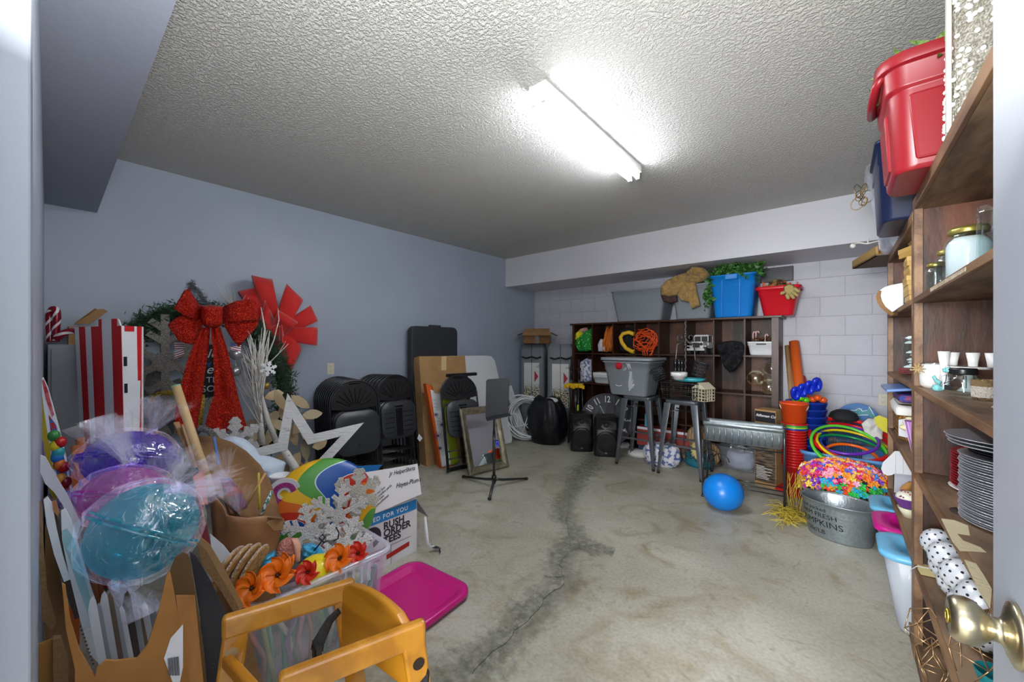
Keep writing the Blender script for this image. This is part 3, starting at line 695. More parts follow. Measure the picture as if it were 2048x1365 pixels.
# music stand
t = T('music_stand', 'black sheet-music stand on a tripod base in the middle of the floor', 'stand', at(988, 962, z=0))
h0 = at(988, 962, z=.07); top = Vector((h0.x, h0.y, 0)); 
b = B(); b.cyl((h0.x, h0.y, .04), (h0.x, h0.y, .52), .013); b.cyl((h0.x, h0.y, .52), (h0.x, h0.y, .86), .009); b.obj('pole', M['black_m'], t)
b = B(); b.cyl((h0.x, h0.y, .06), (h0.x, h0.y, .12), .022); b.obj('hub', M['black_p'], t)
for px, py in ((979, 998), (1053, 958), (927, 954)):
    q = at(px, py, z=.012); b = B(); b.tube([(h0.x, h0.y, .085), (h0.x+(q.x-h0.x)*.25, h0.y+(q.y-h0.y)*.25, .06), q], [.013, .013, .011], 8); b.obj('leg', M['black_m'], t)
    b = B(); b.sph(q, .017, 10, 6); b.obj('foot', M['black_p'], t)
dk = Vector((h0.x, h0.y, .93)); P = PL(dk+Vector((0.0, 0, 0)), Vector((.55, -.80, .22)))
dp = [(972, 762), (976, 759), (1013, 756), (1018, 760), (1017.5, 826), (971, 836)]
b = B(); b.prism([P(x, y) for x, y in dp], -P.n*.006); dsk = b.obj('desk', mat('stand_grey', '2b2d31', .5, bump=.05, bs=200), t, bev=.003)
b = B(); b.prism([P(971, 836), P(1017.5, 826), P(1023, 831, .06), P(974, 842, .06)], (0, 0, -.006)); b.obj('ledge', mat('stand_grey'), t, bev=.002)
b = B(); b.cyl(dk+Vector((0, 0, -.12)), P(992, 815, -.01), .012); b.cyl(P(992, 812, -.03), P(997, 812, -.03), .02); b.obj('tilt_joint', M['black_p'], t)
b = B()
for x, y in ((986, 808), (986, 812), (1003, 806), (1003, 810)): b.box(*(P(x, y, .001)-Vector((.004,)*3)), *(P(x, y, .001)+Vector((.004,)*3)))
b.obj('rivet', M['chrome'], dsk) if False else b.b.free()
# leaning mirror
MB = at(937, 953, z=0); MR = at(1015.8, 934, z=0)
ex = (MR-MB); wid = ex.length; ex.normalize(); back = Vector((ex.y, -ex.x, 0)); back = -back if back.dot(Vector((1, -1, 0))) > 0 else back
ez = (Vector((0, 0, 1))*cos(R(17)) + back*sin(R(17))).normalized(); hgt = .68
fm = basis(MB, ex, ez); 
t = T('leaning_mirror', 'champagne-framed mirror leaning against the single folding chair, box reflected in it', 'mirror', (MB.x, MB.y, 0))
zs = fm.col[2].xyz; sgn = 1 if zs.dot(Vector((1, -1, 0))) > 0 else -1
fw = .075
gold = mat('champagne_frame', 'a89f86', .3, .7, bump=.1, bs=30, col2='8c8370', vs=20)
cor = [(0, 0), (wid, 0), (wid, hgt), (0, hgt)]; inn = [(fw, fw), (wid-fw, fw), (wid-fw, hgt-fw), (fw, hgt-fw)]
for k in range(4):
    j = (k+1) % 4; b = B(); b.m = fm
    def prof(c, i_): 
        P_ = []
        for tt, hh_ in ((0, 0), (0, .022), (.2, .034), (.45, .028), (.8, .012), (1, .010), (1, 0)):
            P_.append((c[0]+(i_[0]-c[0])*tt, c[1]+(i_[1]-c[1])*tt, sgn*hh_))
        return P_
    b.loft([prof(cor[k], inn[k]), prof(cor[j], inn[j])], True, True, False); b.obj('frame_rail', gold, t)
b = B(); b.m = fm; b.prism([(x, y, sgn*.003) for x, y in [(fw-.005, fw-.005), (wid-fw+.005, fw-.005), (wid-fw+.005, hgt-fw+.005), (fw-.005, hgt-fw+.005)]], (0, 0, sgn*.005)); b.obj('mirror_glass', mat('silvered_glass', 'e8ecec', .02, 1.0), t)
# ---------------------------------------------------------------- soft things
def resample(pts, n):
    pts = [Vector(p) for p in pts]; L = [0]
    for p, q in zip(pts, pts[1:]+pts[:1]): L.append(L[-1]+(q-p).length)
    out = []; j = 0
    for i in range(n):
        s = L[-1]*i/n
        while L[j+1] < s: j += 1
        t = (s-L[j])/max(1e-9, L[j+1]-L[j]); out.append(pts[j].lerp(pts[(j+1) % len(pts)], t))
    return out
def puff(name, pxs, plane, th, m, parent=None, n=64, rings=9, ns=.25, nf=9, back=.4, seed=0, off=0.0, **k):
    """soft padded shape: outline given on a standing plane, real thickness th, noisy folds"""
    P3 = resample([plane(x, y, off) for x, y in pxs], n); c = sum(P3, Vector())/n; N = plane.n
    b = B()
    def ring(t, side):
        lp = []
        for p in P3:
            q = c+(p-c)*t; h = th*math.sqrt(max(0, 1-t**3))
            h *= 1+ns*2*noise.noise(q*nf+Vector((seed,)*3)) + ns*noise.noise(q*nf*2.5)
            lp.append(q+N*(h if side > 0 else -h*back))
        return lp
    ts = [i/rings for i in range(1, rings)]
    loops = [ring(t, -1) for t in ts] + [ring(1, 1)] + [ring(t, 1) for t in ts[::-1]]
    b.loft(loops); return b.obj(name, m, parent, **k)
def outline(name, pxs, plane, th, m, parent=None, bev=0, off=0.0, **k):
    b = B(); b.prism([plane(x, y, off) for x, y in pxs], -plane.n*th); return b.obj(name, m, parent, bev=bev, **k)
def px3(pts, d): return [at(x, y, d=d) for x, y in pts]
gt = mat('grey_tote_plastic', '8b9299', .38, bump=.05, bs=200)
def bin_(name, label, loc, w, d, h, tw, td, m, rz=0, group=None, handle=True, r=.05):
    t = T(name, label, 'storage bin', loc, rz, group)
    b = B(); tote(b, w, d, h, tw, td, r=r); b.obj('tub', m, t, world=False)
    if handle:
        for s in (-1, 1):
            b = B(); b.tube([(s*(w/2+.008), -d*.2, h-.012), (s*(w/2+.03), -d*.15, h-.03), (s*(w/2+.03), d*.15, h-.03), (s*(w/2+.008), d*.2, h-.012)], .008, 8); b.obj('handle', m, t, world=False)
    return t
bin_('storage_bin', 'wide grey plastic bin with no lid, leftmost on top of the cubby cabinet', (-1.945, 4.96, CT), .70, .43, .40, .13, .08, gt)
b2 = bin_('storage_bin', 'smaller grey plastic bin under the khaki coat on the cubby cabinet', (-1.31, 4.98, CT), .44, .40, .40, .07, .06, gt)
bl = mat('blue_bin_plastic', '0f7fd6', .35)
bb = bin_('storage_bin', 'bright blue plastic bin overflowing with ivy on the cubby cabinet', (-.885, 4.93, CT), .43, .40, .46, .07, .06, bl, handle=False)
b = B(); b.box(-.06, -.235, .40, .06, -.2, .46); b.obj('latch_tab', bl, bb, world=False, bev=.008)
for s in (-.095, .075):
    b = B(); b.box(s-.003, -.2, .02, s+.003, -.176, .40); b.obj('rib', bl, bb, world=False)
rb = bin_('storage_bin', 'red plastic tub holding a hat and a glove on the cubby cabinet', (-.485, 4.96, CT), .36, .30, .30, .10, .07, mat('red_tub_plastic', 'd71a2a', .35), handle=False)
b = B(); tote(b, .39, .33, .02, .0, .0, r=.05, z0=.29); b.b.free()
b = B(); b.loft([[(x, y, z) for x, y in rr(w, d, .06)] for w, d, z in ((.39, .33, .27), (.40, .34, .275), (.40, .34, .30), (.38, .32, .305))], False, False); b.obj('rim_band', MATS['red_tub_plastic'], rb, world=False)
ivy = mat('ivy_green', '1f4a20', .4, col2='4f8a3a', vs=30, lo=.35, hi=.65)
b = B(); pts = [(-.885+.19*cos(a)*q, 4.93+.17*sin(a)*q, CT+.49+.03*cos(a*3)) for a in [i*.5 for i in range(12)] for q in (.3, .7, 1.0)]
leafcloud(b, pts, 1500, .05, (.05, .05, .035), 3, .3, .8); leafcloud(b, [(-.67, 4.8, CT+.47), (-.69, 4.78, CT+.4), (-1.1, 4.76, CT+.4), (-1.12, 4.75, CT+.28), (-1.12, 4.75, CT+.18)], 170, .045, (.02, .015, .03), 4, -.2, .8)
b.obj('ivy_garland', ivy, None, 'tangled green artificial ivy heaped in the bright blue bin', 'greenery')
P = PL((-1.35, 4.735, 1.9), (0, -1, .1))
kh = mat('khaki_canvas', 'a5844c', .8, bump=.4, bs=12, sheen=.2)
t = T('work_coat', 'khaki canvas coat with brown lining draped over a grey bin', 'coat', (-1.35, 4.73, 1.98))
puff('coat_back', [(1378, 570), (1362, 556), (1376, 541), (1392, 534), (1412, 538), (1420, 548), (1412, 560), (1396, 566)], P, .09, kh, t, ns=.9, nf=11, seed=4)
puff('sleeve', [(1321, 577), (1334, 562), (1352, 551), (1372, 545), (1380, 552), (1374, 568), (1362, 580), (1354, 592), (1340, 594), (1322, 592)], P, .055, kh, t, ns=.7, nf=14)
puff('coat_front', [(1366, 560), (1380, 555), (1390, 562), (1395, 585), (1401, 612), (1384, 619), (1379, 606), (1362, 602), (1354, 590)], P, .045, kh, t, ns=.8, nf=14, seed=3, off=.01)
puff('brown_cuff', [(1321, 590), (1338, 594), (1354, 590), (1356, 604), (1340, 607), (1326, 603)], P, .03, mat('brown_knit', '432c26', .85, bump=.4, bs=60), t, ns=.3)
P = PL((-.5, 4.78, 1.9), (.1, -1, .1))
t = T('straw_hat', 'frayed brown hat with orange trim in the red tub', 'hat', (-.5, 4.95, CT+.31))
b = B(); b.lathe([(.15, 0), (.155, .004), (.08, .03), (.075, .075), (.04, .09), (0, .09)], 24, (-.5, 4.95, CT+.295)); b.obj('crown', mat('straw', 'a58349', .9, bump=.8, bs=50, col2='3f2e1c', vs=18), t)
b = B(); leafcloud(b, [(-.5+.13*cos(a), 4.95+.11*sin(a), CT+.31) for a in [i*.4 for i in range(16)]], 90, .05, (.02, .02, .01), 9, 0, .3); b.obj('orange_trim', mat('orange_felt', 'd8642a', .9), t)
t = T('work_glove', 'tan suede work glove hanging over the rim of the red tub', 'glove', at(1575, 590, Y=4.76))
gm = mat('tan_suede', 'b6a468', .85, bump=.3, bs=40)
P = PL(at(1575, 590, Y=4.755), (.1, -1, .15))
puff('palm', [(1567, 574), (1577, 568), (1587, 570), (1592, 580), (1586, 590), (1574, 592), (1568, 584)], P, .018, gm, t, n=32, rings=5, ns=.1)
for c in ([(1570, 584), (1562, 588)], [(1573, 589), (1577, 598)], [(1580, 588), (1588, 597)], [(1585, 584), (1595, 592)], [(1588, 577), (1598, 584)]):
    b = B(); q = [P(x, y, .01) for x, y in c]; b.tube([q[0], q[0].lerp(q[1], .6), q[1], q[1]+(q[1]-q[0]).normalized()*.008], [.017, .017, .014, .004], 8); b.obj('finger', gm, t)
b = B(); b.box(-.72, 5.2, CT+.40, -.38, 5.22, CT+.56); b.obj('picture_frame', M['black_p'], None, 'black frame edge leaning on the block wall behind the red tub', 'frame', bev=.004)
# ---- contents of the cubby
def cellc(c): a, d, e, f = cell(c, 3); return (a+d)/2
def shelfpt(px, r, y): p = at(px, 700, Y=y); return Vector((p.x, y, lev[r]))
P = PL((cellc(0), CY+.08, 1.3), (0, -1, 0))
t = T('plush_costume', 'green spotted and yellow plush costume in the top left cubby', 'costume', (cellc(0), CY+.15, lev[3]))
puff('green_plush', [(1158, 704), (1150, 690), (1152, 675), (1165, 668), (1184, 655), (1186, 680), (1184, 702), (1172, 705)], P, .07, mat('green_spots', 'a9dd4f', .7, col2='0d8f38', vs=30, tex='voronoi', lo=.24, hi=.30), t)
puff('yellow_collar', [(1151, 682), (1153, 668), (1164, 657), (1174, 656), (1170, 668), (1160, 680)], P, .075, mat('yellow_plush', 'e5da1f', .7), t, n=32)
puff('pink_patch', [(1164, 660), (1174, 655), (1176, 662), (1168, 668)], P, .09, mat('pink_felt', 'd8a0a0', .8), t, n=24)
t = T('plush_costume', 'orange mane and white fur costume in the second top cubby', 'costume', (cellc(1), CY+.15, lev[3]))
P = PL((cellc(1), CY+.08, 1.3), (0, -1, 0))
puff('white_fur', [(1197, 704), (1196, 690), (1202, 677), (1210, 680), (1217, 690), (1216, 705)], P, .05, mat('white_fur', 'e6e6ea', .9, bump=1, bs=60), t)
b = B()
rnd = random.Random(5)
for i in range(34):
    x0 = rnd.uniform(1207, 1222); b.tube([P(x0+rnd.uniform(-2, 2), 703, rnd.uniform(0, .05)), P(x0+rnd.uniform(-3, 3), 685, rnd.uniform(.01, .07)), P(x0+rnd.uniform(-2, 6), 668, rnd.uniform(0, .05)), P(min(1224, x0+rnd.uniform(2, 8)), rnd.uniform(652, 662), rnd.uniform(0, .03))], [.008, .009, .007, .002], 5)
b.obj('orange_mane', mat('orange_yarn', 'd2711c', .8, bump=.5, bs=90), t)
t = T('plush_costume', 'black and yellow striped costume in the third top cubby', 'costume', (cellc(2), CY+.15, lev[3]))
P = PL((cellc(2), CY+.08, 1.3), (0, -1, 0))
puff('black_plush', [(1240, 704), (1238, 680), (1240, 660), (1255, 655), (1268, 660), (1269, 690), (1266, 706)], P, .05, mat('black_plush', '101014', .9), t)
b = B(); b.tube([P(x, y, .085) for x, y in [(1268, 669), (1258, 665), (1246, 668), (1241, 675), (1244, 686), (1252, 697), (1263, 703), (1268, 704)]], .026, 8); b.obj('yellow_band', mat('yellow_plush2', 'e8b92a', .7), t)
t = T('extension_cable', 'tangled orange extension cord spilling from the fourth top cubby', 'cord', (cellc(3), CY, lev[3]))
rnd = random.Random(11); b = B(); oc = mat('orange_cord', 'f0561a', .45)
for i in range(13):
    cx, cy = 1293+rnd.uniform(-6, 6), 682+rnd.uniform(-6, 6); a0 = rnd.uniform(0, 6.28); rx, ry = rnd.uniform(16, 25), rnd.uniform(10, 18)
    b.tube([PL((0, CY-.02+.02*i*.6, 1.3), (0, -1, 0))(max(1267, min(1316, cx+rx*cos(2*pi*k/22+a0)+2*sin(k*2+i))), min(703, cy+ry*sin(2*pi*k/22)+3*cos(k+i))) for k in range(22)], .0055, 5, closed=True)
for i in range(5):
    b.tube([at(1290+i*5, 690, Y=CY), at(1288+i*5+rnd.uniform(-5, 5), 703, Y=CY-.05), at(1287+i*4, 712, Y=CY-.07)], .0055, 5)
b.obj('cord_loops', oc, t)
# toy truck
p = shelfpt(1402, 3, CY+.14)
t = T('model_truck', 'white metal decorative truck in the sixth top cubby', 'truck', (p.x, p.y, lev[3]), R(-8))
wm = mat('worn_white_metal', 'd2d2d0', .5, bump=.4, bs=40, col2='8e8e8a', vs=30, lo=.6, hi=.75)
def lb(nm, m, a, c, par=None, bev=.003): 
    b = B(); b.box(*a, *c); return b.obj(nm, m, par or t, world=False, bev=bev)
lb('hood', wm, (-.075, -.13, .07), (.075, 0, .15)); lb('body', wm, (-.085, 0, .07), (.085, .17, .14)); lb('bumper', wm, (-.1, -.155, .045), (.1, -.14, .07))
lb('grille', mat('dark_slot', '3a3a3a', .6), (-.04, -.135, .08), (.04, -.129, .135)); lb('roof', wm, (-.08, .01, .215), (.08, .15, .23))
for s in (-1, 1):
    lb('fender', wm, (s*.075 if s > 0 else -.11, -.13, .09), (.11 if s > 0 else -.075, -.02, .105)); lb('windscreen_frame', wm, (s*.078-.006, .0, .15), (s*.078+.006, .012, .22)); lb('roof_post', wm, (s*.078-.006, .14, .14), (s*.078+.006, .152, .22))
    b = B(); b.cyl((s*.058, -.131, .12), (s*.058, -.142, .12), .016, n=14); b.obj('headlamp', M['chrome'], t, world=False)
    for y in (-.085, .11):
        b = B(); b.cyl((s*.075, y, .04), (s*.11, y, .04), .04, n=18); b.obj('wheel', mat('dark_rubber', '2b2b2c', .7), t, world=False)
lb('windscreen_bar', wm, (-.08, .0, .21), (.08, .012, .222)); lb('windscreen_post', wm, (-.005, .0, .15), (.005, .012, .22)); lb('windscreen', mat('dark_slot'), (-.075, .004, .15), (.075, .008, .21))
# black cloth, basket, jars etc.
P = PL((cellc(6), CY-.03, 1.2), (0, -1, 0))
puff('draped_cloth', [(1433, 690), (1445, 684), (1465, 682), (1483, 684), (1489, 692), (1488, 705), (1482, 725), (1470, 742), (1460, 746), (1448, 735), (1440, 712), (1434, 700)], P, .06, mat('black_jersey', '111218', .85, bump=.5, bs=14), None, ns=.9, nf=16, label='black jersey cloth hanging out of the seventh top cubby', cat='cloth')
p = shelfpt(1525, 3, CY+.14)
t = T('white_basket', 'white plastic handled basket in the top right cubby', 'basket', (p.x, p.y, lev[3]), 0)
b = B(); tote(b, .255, .2, .145, .04, .03, r=.03, rim=.004); b.obj('tub', M['white_p'], t, world=False)
b = B(); b.box(-.045, -.107, .112, .045, -.098, .126); b.obj('handle_slot', M['black_p'], t, world=False, bev=.005)
rnd = random.Random(8); b = B()
for i in range(60): 
    q = Vector((rnd.uniform(-.1, .1), rnd.uniform(-.07, .07), .15+rnd.uniform(0, .035))); b.tube([q, q+Vector((rnd.uniform(-.05, .05), rnd.uniform(-.05, .05), rnd.uniform(-.01, .03)))], .006, 5)
b.m = Matrix.Translation((p.x, p.y, lev[3])); 
bb2 = B(); bb2.m = b.m.copy(); rnd = random.Random(8)
for i in range(60):
    q = Vector((rnd.uniform(-.1, .1), rnd.uniform(-.07, .07), .15+rnd.uniform(0, .035))); bb2.tube([q, q+Vector((rnd.uniform(-.05, .05), rnd.uniform(-.05, .05), rnd.uniform(-.01, .03)))], .006, 5)
b.b.free(); bb2.obj('ribbon_tangle', mat('brown_satin', '5c3a26', .4), None, 'tangle of brown ribbon heaped in the white handled basket', 'ribbon')
for i, (x, y) in enumerate(((1506, 664), (1512, 663), (1530, 669))):
    b = B(); b.tube([at(x, 684, Y=CY+.12), at(x, y+4, Y=CY+.12), at(x+2, y, Y=CY+.12), at(x+5, y, Y=CY+.12), at(x+6, y+4, Y=CY+.12)], .008, 6); b.obj('small_candy_cane', mat('pink_white', 'd9b0a8', .4), None, 'small pale candy cane in the white basket, %s' % ['leftmost of three', 'middle of three', 'rightmost of three'][i], 'candy cane', 'candy canes in the basket')
gl = M['glass']
for i, (x, y, r_, lab) in enumerate(((1508, 757, .082, 'clear glass jar lying in the right cubby, mouth outward, left of three'), (1541, 738, .075, 'clear glass jar lying on top of two others in the right cubby'), (1535, 777, .08, 'clear glass jar lying in the right cubby, below right of three'))):
    c = at(x, y, Y=CY+.06); c.z = max(c.z, lev[2]+r_+.001) if i != 1 else c.z
    b = B(); b.m = Matrix.Translation(c) @ Matrix.Rotation(R(-90), 4, 'X')
    b.m = Matrix.Translation(c+Vector((0, .2, 0))) @ Matrix.Rotation(R(90), 4, 'X')
    b.lathe([(0, 0), (r_*.9, 0), (r_, .01), (r_, .16), (r_*.8, .19), (r_*.82, .2), (r_*.76, .2), (r_*.76, .19), (r_*.95, .16), (r_*.95, .01), (0, .008)], 28); b.obj('glass_jar', film('jar_glass', 'f2efe6', clear=.88, rough=.04, bump=0), None, lab, 'jar', 'glass jars lying in the cubby')
p = shelfpt(1208, 2, CY+.12)
t = T('white_box', 'white lidded plastic box in the cubby left of the grey tote', 'box', (p.x, p.y, lev[2])); b = B(); tote(b, .25, .2, .10, .05, .04, r=.02, rim=.002); b.box(-.1, -.08, .02, .1, .08, .09); b.obj('box_body', M['white_p'], t, world=False)
b = B(); b.loft([[(x, y, z) for x, y in rr(w, d, .02)] for w, d, z in ((.26, .21, .10), (.265, .215, .102), (.265, .215, .14), (.25, .2, .15))]); b.obj('lid', M['white_p'], t, world=False)
P = PL((cellc(0), CY+.1, 1), (0, -1, 0))
puff('patterned_pillow', [(1158, 764), (1157, 740), (1162, 722), (1175, 716), (1185, 720), (1186, 764), (1172, 767)], P, .06, mat('blue_white_print', '5b6fa8', .7, col2='e2e2ea', vs=26, lo=.42, hi=.5, bump=.4, bs=12), None, ns=.3, label='blue and white patterned bundle in clear plastic in the second row cubby', cat='bundle')
# ---------------------------------------------------------------- stools
sg = mat('gunmetal_paint', '5b6066', .3, .35)
def stool(label, cx, cy, rz=0):
    t = T('metal_stool', label, 'stool', (cx, cy, 0), R(rz), group='gunmetal bar stools')
    h = .76
    b = B(); b.loft([[(x, y, z) for x, y in rr(s, s, .04)] for s, z in ((.31, h-.045), (.315, h-.012), (.31, h-.003), (.30, h), (.26, h-.004), (.24, h-.006))]); b.obj('seat', sg, t, world=False)
    for sx in (-1, 1):
        for sy in (-1, 1):
            tx, ty, bx, by = sx*.128, sy*.128, sx*.205, sy*.205
            def sec(cx_, cy_, z, w): return [(cx_+sx*w, cy_+sy*w, z), (cx_-sx*w, cy_+sy*w, z), (cx_-sx*w, cy_+sy*w*.6, z), (cx_+sx*w*.55, cy_+sy*w*.55, z), (cx_+sx*w*.6, cy_-sy*w, z), (cx_+sx*w, cy_-sy*w, z)]
            b = B(); b.loft([sec(bx, by, 0.02, .012), sec(bx-(bx-tx)*.35, by-(by-ty)*.35, .27, .02), sec(tx, ty, h-.03, .034)]); b.obj('leg', sg, t, world=False, bev=.002)
            b = B(); b.cyl((bx, by, 0), (bx, by, .03), .015, n=10); b.obj('foot_cap', M['black_p'], t, world=False)
    z = .30; q = .172
    for a, c in (((-q, -q), (q, -q)), ((q, -q), (q, q)), ((q, q), (-q, q)), ((-q, q), (-q, -q))):
        b = B(); b.beam((a[0], a[1], z), (c[0], c[1], z), .006, .02); b.obj('footrail', sg, t, world=False)
    b = B(); b.tube([(-.13, -.13, h-.12), (.13, .13, h-.12)], .006, 6); b.tube([(.13, -.13, h-.12), (-.13, .13, h-.12)], .006, 6); b.obj('cross_brace', M['black_m'], t, world=False)
    return t
stool('gunmetal grey metal bar stool carrying the lidded grey tote', -1.695, 4.28)
stool('gunmetal grey metal bar stool carrying black wire baskets and a chandelier', -1.225, 4.26)
t = T('lidded_tote', 'grey plastic tote with a lid and gauze spilling out, on a metal stool', 'storage bin', (-1.79, 4.27, .762), R(-4))
b = B(); tote(b, .55, .40, .38, .12, .10, r=.05); b.box(-.2, -.14, .05, .2, .14, .33); b.obj('tub', gt, t, world=False)
b = B(); b.loft([[(x, y, z+ .0*x) for x, y in rr(w, d, .06)] for w, d, z in ((.60, .44, .388), (.615, .455, .39), (.615, .455, .415), (.60, .44, .42), (.56, .40, .412))]); b.obj('lid', gt, t, world=False)
b = B(); b.tube([(-.05+.04*cos(a), -.232, .13+.02*sin(a)) for a in [R(200+i*14) for i in range(10)]], .004, 5); b.obj('scuff_mark', M['white_p'], t, world=False)
b = B(); b.sph(at(1238, 732, d=4.33), .042, 12, 8); o = b.obj('red_pompom', mat('red_yarn', 'c01526', .9, bump=1, bs=60), None, 'red pompom squeezed out under the lid of the grey tote', 'pompom')
gz = film('gauze', 'e8ecee', clear=.55, rough=.6, bump=.4, body=.35, bcol='eef0f2')
t = T('gauze_cloth', 'sheer white gauze hanging down the front of the lidded grey tote', 'cloth', at(1270, 760, d=4.3))
b = B(); g = []
for j in range(14):
    v = j/13; y = 725+55*v; w0 = 1250+12*v+4*sin(v*5); w1 = 1291-30*v*v-2*sin(v*7)
    g.append([at(w0+(w1-w0)*u/10, y+3*sin(u*.9), d=4.24+.012*sin(u*1.9+v*4)) for u in range(11)])
b.sheet(g); b.obj('sheet', gz, t)
b = B(); b.tube([at(x, y, d=4.28) for x, y in ((1246, 742), (1256, 734), (1268, 727), (1284, 724))], [.006, .02, .022, .01], 8); b.obj('gathered_roll', gz, t)
# black wire baskets on the second stool
def wirebasket(label, c, rx, ry, h, nx=8, nz=4, rz=0, rot=None, flare=1.1):
    t = T('wire_basket', label, 'basket', c, rz, rot=rot)
    def ring(z, f): return [(x*f, y*f, z) for x, y in rr(2*rx, 2*ry, min(rx, ry)*.4, 3)]
    for k in range(nz+1):
        z = h*k/nz; b = B(); b.tube(ring(z, 1+(flare-1)*k/nz), .006 if k == nz else .0035, 5, closed=True); b.obj('hoop', M['black_m'], t, world=False)
    b = B(); base = ring(0, 1); top = ring(h, flare)
    for i in range(0, len(base)): b.tube([base[i], top[i]], .002, 4)
    for k in range(-nx//2, nx//2+1): b.tube([(rx*2*k/nx*.95, -ry*.95, 0), (rx*2*k/nx*.95, ry*.95, 0)], .002, 4)
    for sx in (-1, 1):
        for k in range(1, 5): b.tube([(-rx+2*rx*k/5, sx*ry, 0), ((-rx+2*rx*k/5)*flare, sx*ry*flare, h)], .002, 4)
    b.obj('wires', M['black_m'], t, world=False, kind='stuff'); return t
wirebasket('wide black wire basket on the right metal stool', (-1.25, 4.22, .765), .17, .10, .17, rz=R(-4))
wirebasket('small black wire basket tilted against the grey tote', at(1322, 757, d=4.08), .055, .05, .11, rot=(R(20), R(-25), 0))
wirebasket('small black wire basket hanging at the right of the chandelier', at(1396, 752, d=3.95), .055, .05, .13, rot=(R(-12), R(14), 0))
c = at(1362, 768, d=4.0); b = B(); b.m = Matrix.Translation((-1.2, 4.28, .945)); b.lathe([(0, 0), (.12, 0), (.165, .035), (.155, .035), (.115, .008), (0, .008)], 24, sx=1.05, sy=.6); b.obj('turquoise_tray', mat('turquoise_glaze', '3fb0c0', .3), None, 'turquoise oval tray resting across the wide black wire basket', 'tray')
b = B(); c = at(1358, 760, d=4.0); b.lathe([(0, 0), (.045, 0), (.065, .035), (.068, .037), (.08, .038), (.082, .075), (.075, .078), (.07, .045), (0, .04)], 24, c); b.obj('white_flowerpot', mat('white_ceramic', 'e9e9e6', .35), None, 'white banded flowerpot on the turquoise tray', 'pot')
for i, x in enumerate((1351, 1358, 1364)):
    b = B(); c = at(x, 742, d=4.02+.02*i); b.lathe([(.018, 0), (.012, .03), (.02, .06), (.026, .11), (.02, .115), (0, .05)], 14, c); b.obj('black_vase', mat('black_ceramic', '141416', .2), None, 'slim black bud vase above the flowerpot, %s' % ('leftmost', 'middle one', 'rightmost')[i], 'vase', 'black bud vases')
# glitter house
c = at(1407, 795, d=3.9)
t = T('lattice_house', 'cream lattice house lantern on the right metal stool', 'lantern', (c.x, c.y, .768), R(-25))
lm = mat('cream_lattice', 'd5ccb0', .5); w_, h_ = .07, .12
for k in range(5):
    x = -w_+2*w_*k/4
    for q in ((x, -w_), (x, w_), (-w_, x), (w_, x)): b = B(); b.beam((*q, 0), (*q, h_), .006, .006, (0, 1, 0)); b.obj('upright_slat', lm, t, world=False)
for k in range(5):
    b = B(); z = h_*k/4
    for p_, q_ in (((-w_, -w_), (w_, -w_)), ((w_, -w_), (w_, w_)), ((w_, w_), (-w_, w_)), ((-w_, w_), (-w_, -w_))): b.beam((*p_, z), (*q_, z), .006, .006)
    b.obj('cross_slat', lm, t, world=False)
b = B(); b.prism([(-w_-.01, -w_-.005, h_), (w_+.01, -w_-.005, h_), (0, -w_-.005, h_+.06)], (0, 2*w_+.01, 0)); b.obj('roof', lm, t, world=False)
# chandelier
im = mat('pewter_iron', '6b6a6b', .4, .7)
c = at(1371, 760, d=4.12)
t = T('iron_chandelier', 'scrolled pewter iron chandelier standing among the wire baskets', 'chandelier', (c.x, c.y, .765))
dd = 4.12
b = B(); b.tube([at(1371+1.3*sin(i*1.7), 750-i*3.6, d=dd) for i in range(31)], .006, 6); b.obj('twisted_rod', im, t)
for s in (-1, 1):
    sp = [(1371+s*(9-9*0), 690)]
    pts = [at(1371+s*(10+ (9-7*k/20)*cos(pi*.9+s*0-k*.36)), 676+(9-7*k/20)*sin(pi*.9-k*.36), d=dd) for k in range(21)]
    b = B(); b.tube(pts, .0065, 6); b.obj('scroll', im, t)
    b = B(); b.tube([at(1371+s*3, 684, d=dd), at(1371+s*12, 688, d=dd), at(1371+s*17, 690, d=dd), at(1371+s*19, 715, d=dd), at(1371+s*22, 745, d=dd)], .008, 6); b.obj('arm', im, t)
b = B(); b.sph(at(1371, 668, d=dd), .016); b.sph(at(1371, 690, d=dd), .014); b.obj('finial', im, t)
# ---------------------------------------------------------------- things under and behind the stools
P = PL(at(1299, 915, z=0), (.1, -1, .12)); P.p0 = Vector((-1.75, 4.62, 0))
outline('teal_board', [(1290, 828), (1303, 828), (1300, 918), (1287, 918)], P, .03, mat('teal_paint', '2f9fb3', .5), label='narrow teal board standing behind the left metal stool', cat='board')
t = T('gift_carton', 'low red and white printed carton in the bottom cubbies behind the stools', 'box', (-1.55, 4.72, 0))
b = B(); b.box(-1.88, 4.6, .12, -1.28, 4.75, .34); b.obj('carton_body', mat('red_print_card', 'a5423a', .55), t)
b = B(); b.box(-1.875, 4.597, .31, -1.285, 4.601, .338); b.obj('white_band', M['paper'], t)
b = B(); b.box(-1.87, 4.62, 0, -1.3, 4.74, .12); b.obj('inner_tray', mat('navy_card', '27405a', .6), t)
for i, (x, y, r_, lab) in enumerate(((1243, 893, .11, 'round white stoneware base behind the right loudspeaker'), (1278, 910, .13, 'round white stoneware base between the legs of the left stool'))):
    c = at(x, y, z=.0); b = B(); b.lathe([(0, 0), (r_, 0), (r_, .03), (r_*.8, .055), (0, .06)], 28, c, cap0=False); b.obj('round_base', mat('white_stoneware', 'dcdcda', .5), None, lab, 'base')
sack('patterned_bundle', 'blue and white patterned fabric bundle on the floor under the stools', 'bundle', (-1.50, 4.36, 0), .20, .13, .24, mat('blue_white_print'), 5, .7, 9)
